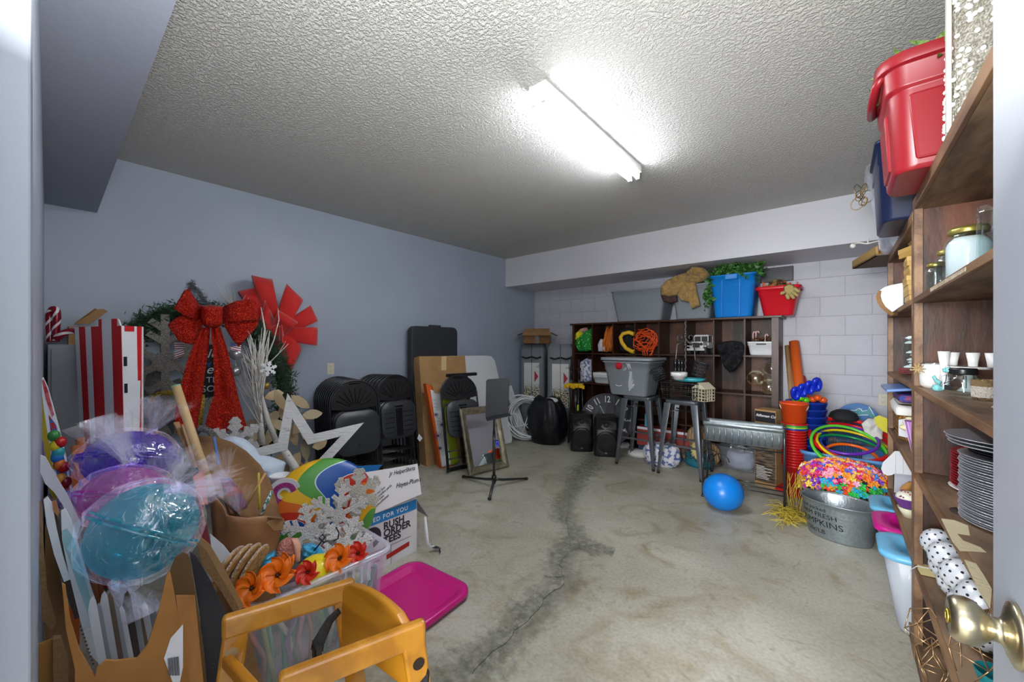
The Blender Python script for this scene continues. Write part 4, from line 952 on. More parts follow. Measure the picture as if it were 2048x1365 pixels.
sack('teal_bundle', 'dark teal folded fabric on the floor behind the right stool', 'bundle', (-1.16, 4.55, 0), .15, .1, .16, mat('dark_teal_cloth', '1c6e80', .7, bump=.4, bs=15), 8, .8, 7)
logm = mat('log_bark', '7b6448', .85, bump=.6, bs=30); logf = mat('log_face', 'a98b64', .7, col2='7d6244', vs=12, tex='wave')
for i, (x, y, r_, z, lab) in enumerate(((1385, 905, .115, .115, 'round log slice on edge behind the right stool, front one'), (1412, 902, .14, .14, 'round log slice on edge near the planter, largest'), (1398, 868, .12, .33, 'round log slice resting on the other two'))):
    t = T('log_slice', lab, 'log slice', at(x, 915, z=0), group='log slices'); c = at(x, y, Y=4.62-.05*i); c.z = z+.001; n_ = Vector((.25, -1, 0)).normalized()
    b = B(); b.cyl(c, c-n_*.06, r_, r_*1.02, 24); b.obj('bark', logm, t); b = B(); b.cyl(c+n_*.001, c+n_*.003, r_*.93, r_*.93, 24); b.obj('cut_face', logf, t)
b = B(); rnd = random.Random(2)
for i in range(5):
    cx, cz = -1.3+.09*i, .08+.03*(i % 2)
    b.tube([(cx+(.09-.004*k)*cos(k*.45), 4.40+.01*i, cz+.05+(.09-.004*k)*sin(k*.45)) for k in range(20)], .005, 5)
b.tube([(-1.36, 4.4, .0), (-1.30, 4.4, .12), (-1.27, 4.42, .45)], .006, 5)
b.obj('scroll_iron', M['black_m'], None, 'black scrolled iron stand on the floor behind the right stool', 'stand')
c = at(1405, 870, d=4.3); b = B(); b.sph((c.x, 4.45, .2), (.07, .06, .1), 14, 8); b.obj('yellow_cushion', mat('pale_yellow', 'cfc27a', .8), None, 'small pale yellow cushion beside the log slices', 'cushion')
# ---------------------------------------------------------------- galvanised planter on its stand
galv = mat('galvanised_steel', '8f989c', .38, .75, bump=.12, bs=45, col2='9ca5a8', vs=90, tex='voronoi', lo=.1, hi=.8)
A_ = at(1405.6, 993, z=0); C_ = at(1569, 1026.7, z=0); ex = (C_-A_); PWd = ex.length; ex.normalize(); ey = Vector((-ex.y, ex.x, 0)); prz = math.atan2(ex.y, ex.x)
t = T('planter_stand', 'long ribbed galvanised trough planter on a black wire stand', 'planter', (A_+C_)/2+ey*.11, prz)
w_ = PWd; d_ = .22
bk = M['black_m']
for sx in (-1, 1):
    for sy in (-1, 1):
        x, y = sx*w_/2, sy*d_/2
        hh = .50 if not (sx > 0 and sy < 0) else .62
        pts = [(x, y, 0), (x, y, hh)]
        if sx > 0: pts = [(x, y, 0), (x, y, .58), (x-.0, y*.7, .66)]
        b = B(); b.tube(pts, .009, 8); b.obj('leg', bk, t, world=False)
        b = B(); b.cyl((x, y, 0), (x, y, .012), .016, .013, 10); b.obj('foot', bk, t, world=False)
b = B(); b.tube([(w_/2, -d_*.35, .66), (w_/2, d_*.35, .66)], .009, 8); b.obj('handle_bar', bk, t, world=False)
for z in (.13, .47):
    for a, c in (((-1, -1), (1, -1)), ((-1, 1), (1, 1)), ((-1, -1), (-1, 1)), ((1, -1), (1, 1))):
        b = B(); b.tube([(a[0]*w_/2, a[1]*d_/2, z), (c[0]*w_/2, c[1]*d_/2, z)], .005, 6); b.obj('rail', bk, t, world=False)
b = B(); b.tube([(-w_/2, 0, .13), (w_/2, 0, .13)], .005, 6); b.obj('rail', bk, t, world=False)
tw, td = w_-.01, .19
b = B()
def pl_(w, d, z): return [(x, y, z) for x, y in rr(w, d, .015, 2)]
b.loft([pl_(tw-.03, td-.04, .485), pl_(tw-.02, td-.02, .49), pl_(tw, td, .615), pl_(tw, td, .625), pl_(tw+.014, td+.014, .628), pl_(tw+.014, td+.014, .655), pl_(tw-.004, td-.004, .657), pl_(tw-.01, td-.01, .62), pl_(tw-.035, td-.03, .49)])
tr = b.obj('trough', galv, t, world=False)
for i in range(12):
    x = -tw/2+.03+(tw-.06)*i/11; b = B(); b.tube([(x, -td/2-.0+.008, .50), (x, -td/2-.002, .61)], .006, 6); b.obj('pressed_rib', galv, tr, world=False)
# ball
c = at(1446, 991, d=3.13); b = B(); b.sph((c.x, c.y, .142), (.149, .149, .142), 40, 24)
b.obj('bouncy_ball', mat('blue_rubber', '0a7fdc', .32), None, 'bright blue playground ball on the floor in front of the planter', 'ball')
# clear bin with white stuff behind the planter
clr = film('clear_polypropylene', 'e8eaf0', clear=.72, rough=.25, bump=.2, bs=6, body=.14, bcol='e8ecf2')
c = at(1475, 944, z=0)
t = T('clear_bin', 'clear plastic bin of white sheeting on the floor behind the planter', 'storage bin', (c.x, c.y+.14, 0), R(-6))
b = B(); tote(b, .36, .30, .24, .06, .05, r=.05); b.obj('tub', clr, t, world=False)
sack('folded_sheeting', 'crumpled white sheeting inside the clear bin behind the planter', 'sheeting', (c.x, c.y+.14, .012), .135, .11, .17, mat('white_sheeting', 'd8dade', .5, bump=.5, bs=20), 9, .8, 8)
# printed coffee-style carton
c = at(1531, 975, z=0)
t = T('printed_carton', 'tall narrow brown carton with lettered black panel behind the planter', 'box', (c.x+.02, c.y+.10, 0), R(-16))
b = B(); b.box(-.09, -.09, 0, .09, .09, .715); b.obj('carton_body', M['card'], t, world=False, bev=.002)
b = B(); b.box(-.086, -.0925, .60, .086, -.0905, .70); b.obj('black_panel', mat('black_ink', '1b1c20', .5), t, world=False)
b = B(); b.box(-.086, -.0925, .04, .086, -.0905, .44); b.obj('photo_panel', mat('shelf_photo', '6f5c48', .5, col2='2c2622', vs=22, stretch=(.6, 1, 3.5), lo=.42, hi=.58), t, world=False)
text('Rifleman Co', .033, M['paper'], t, basis((-.078, -.093, .65), (1, 0, 0), (0, 0, 1)), world=False, shear=.3, bold=.0005)
for i in range(9):
    b = B(); b.box(-.075, -.0935, .07+.014*i, .03+.04*sin(i*3), -.092, .074+.014*i); b.obj('printed_line', M['paper'], t, world=False)
# ---------------------------------------------------------------- buckets and cups
redp = mat('red_cup_plastic', 'c81f22', .3); blup = mat('blue_bucket_plastic', '1736a0', .3)
def nestcup(nm, label, x, y, z, r0, r1, h, m, cat, group, n=22, rot=None):
    b = B(); b.lathe([(0, 0), (r0, 0), (r1-.003, h-.012), (r1+.003, h-.011), (r1+.003, h), (r1-.004, h), (r1-.005, h-.012), (r0-.004, .006), (0, .006)], n, (0, 0, 0))
    o = b.obj(nm, m, None, label, cat, group, origin=(0, 0, 0)); o.location = (x, y, z); return o
c = at(1587, 962, z=0); cx, cy = c.x-.02, c.y-.35
c = at(1588, 958, Y=4.15); cx, cy = c.x, 4.15
o = None
for i in range(14):
    lab = 'red plastic cup in the tall nested stack behind the planter, ' + ('at the bottom' if i == 0 else 'at the top' if i == 13 else '%s from the bottom' % (['', 'second', 'third', 'fourth', 'fifth', 'sixth', 'seventh', 'eighth', 'ninth', 'tenth', 'eleventh', 'twelfth', 'thirteenth'][i]))
    if o is None: o = nestcup('nested_cup', lab, cx, cy, .02, .062, .088, .27, redp, 'cup', 'nested red cups')
    else: q = o.copy(); COL.objects.link(q); q.location.z = .02+.0235*i; q['label'] = lab
zt = .02+.0235*13+.27
for i, (m_, nm) in enumerate(((blup, 'blue'), (mat('lime_ring', '9ccb3a', .3), 'lime green'), (mat('green_ring', '2e9e46', .3), 'dark green'), (mat('red_cup_plastic'), 'red'))):
    b = B(); b.tube([(cx+.09*cos(k*pi/12), cy+.09*sin(k*pi/12), zt+.008+.014*i) for k in range(24)], .008, 8, closed=True); b.obj('plastic_ring', m_, None, '%s plastic ring on top of the red cup stack' % nm, 'ring')
def bucket(label, x, y, z, r0, r1, h, m, rope=False):
    t = T('beach_bucket', label, 'bucket', (x, y, z))
    b = B(); b.lathe([(0, 0), (r0, 0), (r1, h-.015), (r1+.006, h-.014), (r1+.006, h), (r1-.004, h), (r0-.004, .006), (0, .006)], 28); b.obj('pail', m, t, world=False)
    b = B(); b.tube([(r1*cos(a), -.01-.05*sin(a), h-.02-.07*sin(a)) for a in [pi*i/14 for i in range(15)]], .006 if rope else .004, 6); b.obj('rope_handle' if rope else 'handle', mat('rope', 'c0aa80', .9) if rope else m, t, world=False); return t
bucket('orange beach bucket with rope handle on top of the red cup stack', cx, cy, zt+.06, .085, .10, .17, mat('orange_bucket', 'e2501b', .3), True)
bx = at(1612, 880, Y=4.42)
for i in range(9):
    bucket('dark blue plastic bucket, %s in the nested stack by the block wall' % ('bottom one' if i == 0 else 'top one' if i == 8 else '%s from the bottom' % ORD[i]), bx.x, 4.42, .02+.062*i, .10, .148, .30, blup)
# balloons in the top bucket
zt2 = .02+.062*8+.30
for i, (x, y, z, col, lab) in enumerate(((-.02, 0, .0, '62c91c', 'lime green'), (.10, .02, .01, 'e2571c', 'orange'), (.03, -.02, .03, '1630c0', 'royal blue'))):
    b = B(); m_ = mat('balloon_'+lab.replace(' ', '_'), col, .18)
    p0 = Vector((bx.x+x-.02, 4.38+y, zt2+z+.01)); 
    if i < 2: 
        for k in range(3): b.sph(p0+Vector((.035*k-.03, -.03*(k % 2), .02*(k % 2))), (.032, .03, .028), 12, 8)
    else:
        for k in range(4): b.tube([p0+Vector((-.08+.05*k+.02*cos(a), .02*k*0-.03+.02*sin(a*2), .03+.03*k+.045*sin(a))) for a in [j*.52 for j in range(12)]], .021, 8, closed=True)
    b.obj('twisted_balloon', m_, None, lab+' twisted balloon on top of the dark blue buckets', 'balloon')
P = PL(at(1590, 690, Y=4.9)); 
for i, (x0, x1, r_, m_, lab, ex_) in enumerate(((1574, 1586, .022, M['card'], 'brown cardboard tube leaning at the end of the cubby cabinet', -8), (1581, 1596, .016, mat('cream_tube', 'd8cdb4', .7), 'cream paper tube leaning beside the brown tube', 0), (1588, 1604, .045, mat('orange_foam', 'e5641c', .6), 'thick orange foam tube leaning on the block wall', -16), (1603, 1622, .035, mat('coral_foam', 'e0405a', .6), 'coral pink foam tube leaning lower behind the buckets', 55))):
    p = at(x1, 830, Y=4.86); q = at(x0, 700+ex_, Y=5.12 if i != 3 else 5.16); d = (p-q); p = q + d*((q.z-.02)/-d.z) if d.z else p
    b = B(); b.cyl(p, q, r_, r_, 18); b.cyl(q, q+(q-p).normalized()*.002, r_*.7, r_*.7, 12); b.obj('foam_tube' if i > 1 else 'cardboard_tube', m_, None, lab, 'tube')
# baseball-bat like black handle
b = B(); b.tube([at(1614, 842, d=3.9), at(1620, 890, d=3.85), at(1626, 935, d=3.8)], [.028, .03, .022], 12); b.obj('foam_bat', mat('black_foam', '1b1b1d', .8), None, 'black foam-gripped bat standing in front of the blue buckets', 'bat')
# light blue tub holding hula hoops
c = at(1690, 960, Y=4.12)
t = T('laundry_tub', 'light blue plastic tub beneath the hula hoops', 'tub', (.03, 4.3, 0))
b = B(); tote(b, .54, .5, .44, .08, .07, r=.08, rim=.02, rimh=.025); b.obj('tub', mat('sky_blue_plastic', '5c93cc', .35), t, world=False)
b = B(); b.tube([(-.28, -.12, .425), (-.33, -.08, .41), (-.33, .08, .41), (-.28, .12, .425)], .014, 8); b.obj('handle', mat('sky_blue_plastic'), t, world=False)
def hoop(label, cpx, rad, m, th=.0105, tilt=(0, 0), dd=3.75):
    c = at(cpx[0], cpx[1], Y=4.22+(dd-3.75)*.5); rad *= .88; Rm = Matrix.Rotation(R(tilt[0]), 3, 'X') @ Matrix.Rotation(R(tilt[1]), 3, 'Y')
    b = B(); b.tube([c+Rm @ Vector((rad*cos(2*pi*k/56), rad*sin(2*pi*k/56), 0)) for k in range(56)], th, 8, closed=True); b.obj('hula_hoop', m, None, label, 'hula hoop', 'hula hoops on the tub')
hc = {k: mat('hoop_'+k, v, .25) for k, v in dict(red='d8141c', green='22a83a', dgreen='0f8a4a', purple='6a2bb0', yellow='ecd21a', blue='1c4fb8', orange='ee6416', lime='5fd03a').items()}
hoop('red hula hoop, widest and topmost of the heap', (1698, 878), .30, hc['red'], .017, (28, 6), 3.9)
hoop('second red hula hoop just under the topmost red one', (1704, 886), .28, hc['red'], .013, (26, 10), 3.9)
hoop('purple hula hoop inside the red ones', (1690, 880), .235, hc['purple'], .012, (22, -3), 3.9)
hoop('bright green hula hoop crossing in front of the red ones', (1697, 898), .28, hc['lime'], .012, (34, 14), 3.65)
hoop('dark green hula hoop below the bright green one', (1700, 903), .275, hc['dgreen'], .011, (18, 8), 3.7)
hoop('yellow hula hoop in the middle of the heap', (1710, 897), .285, hc['yellow'], .011, (20, 12), 3.8)
hoop('blue hula hoop in the middle of the heap', (1712, 900), .265, hc['blue'], .012, (14, 10), 3.85)
hoop('orange hula hoop at the front above the flower garlands', (1702, 915), .19, hc['orange'], .012, (24, 4), 3.6)
# shark sign, black ball, wire rack, yellow and white card
P = PL(at(1710, 830, Y=4.85), (0, -1, .1))
t = T('shark_sign', 'round blue sign with a teal shark outline against the block wall', 'sign', at(1710, 870, Y=4.9))
cpt = [(1712+50*cos(a), 850+43*sin(a)) for a in [2*pi*i/36 for i in range(36)]]
outline('sign_disc', cpt, P, .012, mat('sign_blue', '1167a8', .5), t, bev=.002)
sh = [(1690, 826), (1700, 822), (1712, 822), (1716, 818), (1722, 820), (1724, 824), (1734, 822), (1737, 814), (1742, 822), (1750, 836), (1744, 838), (1736, 830), (1724, 830), (1712, 831), (1700, 830)]
outline('shark_outline', [(x+(1 if x > 1715 else -1)*1.2, y+(1.3 if y > 824 else -1.3)) for x, y in sh], P, .002, M['paper'], t, off=.002)
outline('shark', sh, P, .002, mat('shark_teal', '2b8c94', .5), t, off=.0035)
c = at(1687, 833, Y=4.55); b = B(); b.lathe([(.10, -.03), (.105, -.01), (.09, .03), (.05, .055), (0, .062)], 24, c, cap0=True); b.obj('felt_hat', mat('black_felt', '17181a', .8), None, 'domed black hat sitting on the wire rack behind the hoops', 'hat')
for i in range(2):
    c = at(1672+i*12, 850, Y=4.62-.0*i); 
t = T('wire_rack', 'black wire rack behind the hula hoops', 'rack', (at(1686, 850, Y=4.6).x, 4.62, .30)); x0 = at(1653, 850, Y=4.6).x; x1 = at(1722, 850, Y=4.6).x
b = B()
for i in range(24): x = x0+(x1-x0)*i/23; b.tube([(x, 4.5, .34), (x, 4.52, .56), (x, 4.7, .62)], .003, 4)
b.obj('wires', M['black_m'], t, kind='stuff')
for z, y in ((.34, 4.5), (.56, 4.52), (.62, 4.7)): b = B(); b.tube([(x0, y, z), (x1, y, z)], .005, 5); b.obj('rack_bar', M['black_m'], t)
P = PL(at(1760, 850, Y=4.3), (-.3, -1, .3))
outline('yellow_card', [(1748, 836), (1758, 831), (1776, 838), (1776, 868), (1764, 862), (1752, 850)], P, .004, mat('acid_yellow', 'cfc71e', .5), label='acid yellow card sheet propped behind the hula hoops', cat='card')
P = PL(at(1740, 860, Y=4.4), (-.2, -1, .6))
puff('white_tissue', [(1722, 848), (1735, 836), (1752, 838), (1768, 855), (1765, 880), (1745, 878), (1728, 866)], P, .03, mat('white_cloth', 'd8d6d0', .8, bump=.4, bs=14), ns=.8, label='crumpled white cloth with red print behind the hula hoops', cat='cloth')
# flower garlands
t = T('flower_garlands', 'heap of multicoloured artificial flower garlands beside the pumpkin tub', 'garlands', (-.05, 3.72, .2)); t['kind'] = 'stuff'
lc = Vector((.03, 3.88, .33)); rnd = random.Random(21)
t2 = T('garland_basket', 'low basket with zigzag rim under the flower garlands', 'basket', (lc.x, lc.y, 0)); b = B(); b.lathe([(0, 0), (.22, 0), (.27, .22), (.262, .22), (.21, .01), (0, .01)], 32, (lc.x, lc.y, 0), sx=1.0, sy=.75); b.obj('basket_body', mat('silver_basket', 'b9bcc2', .4, .3), t2)
b = B()
for k in range(22):
    a0, a1 = 2*pi*k/22, 2*pi*(k+1)/22; f = lambda a, z: Vector((lc.x+.274*cos(a), lc.y+.207*sin(a), z)); b.f([b.v(f(a0, .2)), b.v(f(a1, .2)), b.v(f((a0+a1)/2, .14))], False)
b.obj('zigzag_trim', mat('dark_zigzag', '4a4c52', .5), t2)
cols = ['f6d24a', 'f59a2c', 'e8501e', 'd61f74', 'f4a8b8', '7f3ac0', '2a7fd8', 'f5f0c8', 'e83a2a', '32c04a', '25b6d8', 'f7b0d0']
fm_ = [mat('petal_'+c_, c_, .5) for c_ in cols]
bs = [B() for _ in cols]
for i in range(1500):
    u, v = rnd.uniform(-1, 1), rnd.uniform(-1, 1)
    if u*u+v*v > 1: continue
    hgt_ = .17*math.sqrt(1-(u*u+v*v)*.85)
    side = (u*u+v*v) > .7
    z = lc.z-.06+hgt_ - (rnd.uniform(0, .13) if side else rnd.uniform(0, .02))
    c = Vector((lc.x+u*.275, lc.y+v*.21, z)); 
    if v > -.2 and rnd.random() < .45: k = rnd.choice([0, 1, 1, 7, 4, 0])
    elif u < -.5: k = rnd.choice([5, 3, 1, 8, 5, 0])
    elif z < .33: k = rnd.choice([9, 10, 10, 9, 3, 1, 2])
    else: k = rnd.choice([0, 1, 2, 8, 4, 11, 3, 6, 5, 1])
    nv = Vector((u*.8, v*.8-.5, .7+rnd.uniform(-.3, .3))).normalized(); e1 = nv.orthogonal().normalized(); e2 = nv.cross(e1); s = rnd.uniform(.014, .03); ph = rnd.random()
    for p_ in range(5):
        a = ph+2*pi*p_/5; d1 = e1*cos(a)+e2*sin(a); d2 = e1*cos(a+.55)+e2*sin(a+.55); d0 = e1*cos(a-.55)+e2*sin(a-.55)
        bb_ = bs[k]; bb_.f([bb_.v(c), bb_.v(c+d0*s*.75+nv*s*.35), bb_.v(c+d1*s*1.1+nv*s*.2), bb_.v(c+d2*s*.75+nv*s*.35)], False)
for k, b in enumerate(bs): b.obj('petals', fm_[k], t, kind='stuff')
b = B(); rnd = random.Random(4)
for i in range(150):
    p = Vector((-.30+rnd.gauss(0, .04), 3.62+rnd.gauss(0, .08), .01+abs(rnd.gauss(0, .02)))); a = rnd.uniform(0, 6.28)
    b.tube([p, p+Vector((.05*cos(a), .05*sin(a), .015)), p+Vector((.11*cos(a+.4), .11*sin(a+.4), 0))], .002, 3)
for i in range(16):
    p = Vector((-.26+rnd.gauss(0, .02), 3.74+rnd.gauss(0, .03), .02)); b.tube([p, p+Vector((rnd.uniform(-.03, .03), 0, .15)), p+Vector((rnd.uniform(-.02, .07), 0, .3))], .002, 3)
b.obj('raffia_straw', mat('straw_yellow', 'cdb43c', .7), None, 'loose yellow raffia straw on the floor by the pumpkin tub', 'straw', kind='stuff')
c = at(1598, 978, z=.02)
b = B(); b.tube([at(1587, 972, z=.05), at(1592, 985, z=.04), at(1605, 990, z=.035), at(1618, 988, z=.03)], [.02, .035, .032, .01], 12); b.obj('yellow_scoop', mat('yellow_scoop', 'e2c81a', .4), None, 'yellow plastic scoop lying on the floor in the raffia', 'scoop')
c = at(1585, 985, z=0); b = B(); b.lathe([(0, 0), (.16, 0), (.165, .012), (.13, .03), (0, .034)], 28, (c.x-.02, c.y+.1, .001)); b.obj('red_dish', mat('red_cup_plastic'), None, 'shallow red plastic dish on the floor under the red cups', 'dish')
# ---------------------------------------------------------------- pumpkin tub
t = T('oval_tub', 'oval galvanised tub with black pumpkin lettering in front of the garlands', 'tub', (.0, 3.50, 0), R(-14))
rx, ry, h = .215, .15, .25
b = B(); b.lathe([(0, 0), (rx*.80, 0), (rx*.81, .008), (rx*.97, h*.86), (rx, h-.01), (rx+.006, h-.006), (rx+.006, h+.002), (rx-.002, h+.002), (rx-.006, h-.01), (rx*.79, .012), (0, .012)], 48, sx=1, sy=ry/rx); b.obj('tub_body', galv, t, world=False)
b = B(); b.tube([((rx+.003)*cos(a), (ry+.003)*sin(a), h) for a in [2*pi*i/48 for i in range(48)]], .005, 6, closed=True); b.obj('rolled_rim', galv, t, world=False)
def wrap_text(body, size, z, m, par, off=.0012, adv=None, a0=-90, sx_=1.0):
    cu = bpy.data.curves.new('t', 'FONT'); cu.body = body; cu.size = size; cu.extrude = .0003; cu.align_x = 'CENTER'; cu.resolution_u = 3
    o = bpy.data.objects.new('t', cu); COL.objects.link(o); me = bpy.data.meshes.new_from_object(o.evaluated_get(bpy.context.evaluated_depsgraph_get())); bpy.data.objects.remove(o)
    for v in me.vertices:
        zz = z+v.co.y; f = .80+.17*min(1, zz/(h*.86)); a = R(a0)+v.co.x*sx_/(rx*f*.86)
        v.co = Vector(((rx*f+off)*cos(a), (ry*f+off)*sin(a), zz))
    me.materials.clear(); me.materials.append(m); q = bpy.data.objects.new('lettering', me); q.parent = par; COL.objects.link(q)
ink = mat('stencil_black', '26282a', .6)
wrap_text('hand packed', .034, .19, ink, t, a0=-128); wrap_text('FARM FRESH', .042, .146, ink, t, a0=-122); wrap_text('PUMPKINS', .058, .088, ink, t, a0=-118, sx_=.95); wrap_text('50¢/LB', .04, .035, ink, t, a0=-124)
# ---------------------------------------------------------------- lidded bins under the far shelves
lidb = mat('sky_blue_lid', '6db8e0', .35); lidp = mat('magenta_lid', 'c91587', .35)
for i, (y, m_, lab) in enumerate(((2.62, lidb, 'frosted bin with sky blue lid in the bottom shelf bay, nearest the camera'), (2.95, lidp, 'frosted bin with magenta lid in the bottom shelf bay'), (3.27, lidb, 'frosted bin with sky blue lid in the bottom shelf bay, beside the pumpkin tub'))):
    t = T('lidded_bin', lab, 'storage bin', (.37, y, .001), 0)
    b = B(); b.loft([[(x, y_, z) for x, y_ in rr(w, d, .05)] for w, d, z in ((.30, .22, 0), (.32, .23, .01), (.42, .285, .34), (.41, .275, .345), (.30, .22, .02))]); b.obj('tub', mat('frosted_plastic', 'c3cad4', .35, alpha=.75), t, world=False)
    b = B(); b.loft([[(x, y_, z) for x, y_ in rr(w, d, .07, 6)] for w, d, z in ((.44, .30, .335), (.455, .31, .34), (.455, .31, .358), (.43, .285, .366), (.34, .22, .366), (.30, .19, .346), (.0, .0, .345))], True, False); b.obj('lid', m_, t, world=False)
# ---------------------------------------------------------------- shelf contents, far unit
wpap = mat('white_foamboard', 'cfd1d5', .6)
gx = mat('gold_carton', 'b5914a', .55)
def gbox(label, loc, rot):
    t = T('gold_box', label, 'box', loc, rot=rot, group='gold gift boxes')
    b = B(); b.box(-.085, -.09, 0, .085, .09, .046); b.obj('box_body', gx, t, world=False, bev=.002)
    b = B(); b.box(-.087, -.092, .022, .087, .092, .0475); b.obj('lid', mat('gold_carton_lid', 'bf9b52', .5), t, world=False, bev=.002)
for i in range(5): gbox('kraft gold gift box on the far shelf, %s' % ('bottom one' if i == 0 else '%s from the bottom' % ORD[i]), (.350-.004*(i % 3), 2.80+.006*i, LV[4]+.001+.0485*i), (0, 0, R(3*sin(i*3))))
gbox('tilted kraft gold gift box near the top of the pile, lower of two', (.343, 2.81, LV[4]+.252), (R(3), R(-3), R(12)))
gbox('tilted kraft gold gift box at the very top of the pile', (.37, 2.80, LV[4]+.305), (R(2), R(-4), R(4)))
P = PL((.20, 2.98, 1.62), (-.62, -.75, 0))
t = T('foam_cutout', 'white foamboard cutout with brown curved edge sticking out beyond the gold boxes', 'cutout', (.24, 3.0, LV[4]+.001))
arc = [(1755, 585), (1752, 592), (1753, 602), (1759, 613), (1768, 622), (1778, 630), (1784, 632)]
outline('white_face', [(1806, 566), (1780, 571), (1768, 575), (1760, 581), (1756, 592), (1757, 602), (1763, 612), (1772, 620), (1782, 626), (1806, 610)], P, .006, wpap, t)
outline('brown_edge', [(1757, 581)]+arc+[(1788, 628), (1779, 621), (1770, 614), (1763, 603), (1760, 592), (1762, 582)], P, .03, M['card_d'], t, off=.004)
def glassy(label, x, y, z, r_, h_, lid=None, fill=None, group=None, neck=.75, cat='jar', nm='glass_jar'):
    t = T(nm, label, cat, (x, y, z), group=group)
    b = B(); b.lathe([(0, 0), (r_*.93, 0), (r_, .012), (r_, h_*.72), (r_*.93, h_*.8), (r_*neck, h_*.87), (r_*neck, h_), (r_*neck-.003, h_), (r_*neck-.003, h_*.87), (r_*.9, h_*.79), (r_-.004, h_*.71), (r_-.004, .014), (0, .008)], 28); b.obj('glass_body', M['glass'], t, world=False)
    if lid: b = B(); b.lathe([(0, h_*.96), (r_*neck+.003, h_*.91), (r_*neck+.005, h_*.915), (r_*neck+.003, h_*.94), (r_*neck+.005, h_*.965), (r_*neck+.003, h_*.985), (r_*neck, h_+.004), (0, h_+.004)], 28); b.obj('lid', lid, t, world=False)
    if fill: b = B(); b.lathe([(0, .01), (r_-.007, .014), (r_-.007, h_*.71), (r_*.9-.006, h_*.78), (r_*neck-.01, h_*.85), (0, h_*.86)], 28); b.obj('filling', fill, t, world=False)
    return t
t = glassy('glass cylinder of white paper roses on the far shelf beside the post', .30, 2.86, LV[3]+.001, .048, .21, neck=1.0, nm='rose_glass', cat='glass')
rnd = random.Random(6)
for i in range(16):
    b = B(); c = (rnd.uniform(-.022, .022), rnd.uniform(-.022, .022), .03+.0125*i)
    for k in range(3): b.tube([(c[0]+(.018-.005*k)*cos(a), c[1]+(.018-.005*k)*sin(a), c[2]+.003*k) for a in [j*.7 for j in range(9)]], .004, 5, closed=True)
    b.obj('paper_rose', M['paper'], t, world=False)
rp = mat('red_plate', '9a1f28', .25)
def plate(label, x, y, z, r_, m, group, o=None, h=.012):
    if o: q = o.copy(); COL.objects.link(q); q.location = (x, y, z); q['label'] = label; return q
    b = B(); b.lathe([(0, 0), (r_*.62, 0), (r_*.7, .003), (r_*.98, h*.8), (r_, h), (r_*.97, h), (r_*.68, .006), (0, .004)], 40, (0, 0, 0)); q = b.obj('plate', m, None, label, 'plate', group, origin=(0, 0, 0)); q.location = (x, y, z); return q
o = None
for i, nm in enumerate(('bottom', 'middle', 'top')): o = plate('coral red plate in the small pile on the far shelf, %s one' % nm, .345, 3.18, LV[3]+.001+.011*i, .085, mat('coral_plate', 'c44e4c', .35), 'coral red plates', o if i else None)
# basket with a liner and the blue lid
bk_ = mat('wicker', 'b98a45', .7, bump=.9, bs=70, col2='7d5524', vs=60, tex='voronoi', lo=.2, hi=.5)
t = T('wicker_basket', 'woven tan basket with white liner on the far shelf', 'basket', (.375, 3.20, LV[2]+.001))
b = B(); b.loft([[(x, y, z) for x, y in rr(w, d, .02)] for w, d, z in ((.22, .28, 0), (.24, .30, .12), (.25, .31, .18), (.235, .295, .18), (.21, .27, .02))]); b.obj('basket_body', bk_, t, world=False)
for k in range(6): b = B(); b.tube([(x*(1+.0), y, .012+.028*k) for x, y in rr(.222+.004*k, .283+.004*k, .02)], .006, 5, closed=True); b.obj('woven_band', bk_, t, world=False)
b = B(); b.loft([[(x*(1+.03*sin(x*60)), y, z+.006*sin(y*50)) for x, y in rr(w, d, .02, 6)] for w, d, z in ((.27, .33, .15), (.275, .335, .18), (.25, .31, .205), (.22, .28, .17))], False, False); b.obj('liner', mat('cotton_liner', 'e6e4de', .9), t, world=False)
P = PL((.22, 2.95, 1.0), (-.5, -.8, .5))
t = T('zip_storage_bag', 'clear bag of blue and purple odds and ends on the wicker basket', 'bag', (.33, 2.98, LV[2]+.21))
b = B(); b.box(.25, 3.03, LV[2]+.215, .48, 3.33, LV[2]+.26); b.obj('contents', mat('blue_purple_mix', '3a4ea0', .5, col2='a04a78', vs=28, lo=.45, hi=.55), t, bev=.02)
b = B(); b.hexa([(.20, 2.98, 1.06), (.48, 2.98, 1.10), (.48, 3.36, 1.10), (.20, 3.36, 1.06), (.20, 2.98, 1.075), (.48, 2.98, 1.115), (.48, 3.36, 1.115), (.20, 3.36, 1.075)]); b.obj('blue_lid', mat('periwinkle_lid', '6f93cf', .3), t, bev=.004)
P = PL((.27, 2.95, .9), (-.6, -.8, 0))
t = T('cream_mug', 'white card with cream frosting roll on the far shelf by the basket', 'cutout', (.29, 2.93, LV[2]+.001))
outline('white_card', [(1797, 840), (1812, 838), (1824, 842), (1824, 870), (1813, 876), (1797, 872)], P, .006, wpap, t)
for (x, y, r_) in ((1817, 856, .036), (1818, 845, .026), (1820, 838, .018)):
    b = B(); b.sph(P(x, y, .03), (r_, r_, r_*.5), 14, 8); b.obj('frosting', mat('cream_frosting', 'eee3b8', .5), t)
t = T('cupcake_cone', 'tall lilac ribbed paper cone under the frosting, at the post', 'cup', (.295, 2.68, LV[2]+.001))
b = B(); b.lathe([(.022, 0), (.024, 0), (.052, .165), (.049, .165), (.022, .004)], 30, cap0=True); b.obj('cone', mat('lilac_paper', 'b27cc0', .6), t, world=False)
for k in range(10): 
    a = 2*pi*k/10; b = B(); b.beam((.0235*cos(a), .0235*sin(a), .0), (.053*cos(a), .053*sin(a), .165), .003, .002); b.obj('pale_line', mat('pale_lilac', 'e3c4e6', .6), t, world=False)
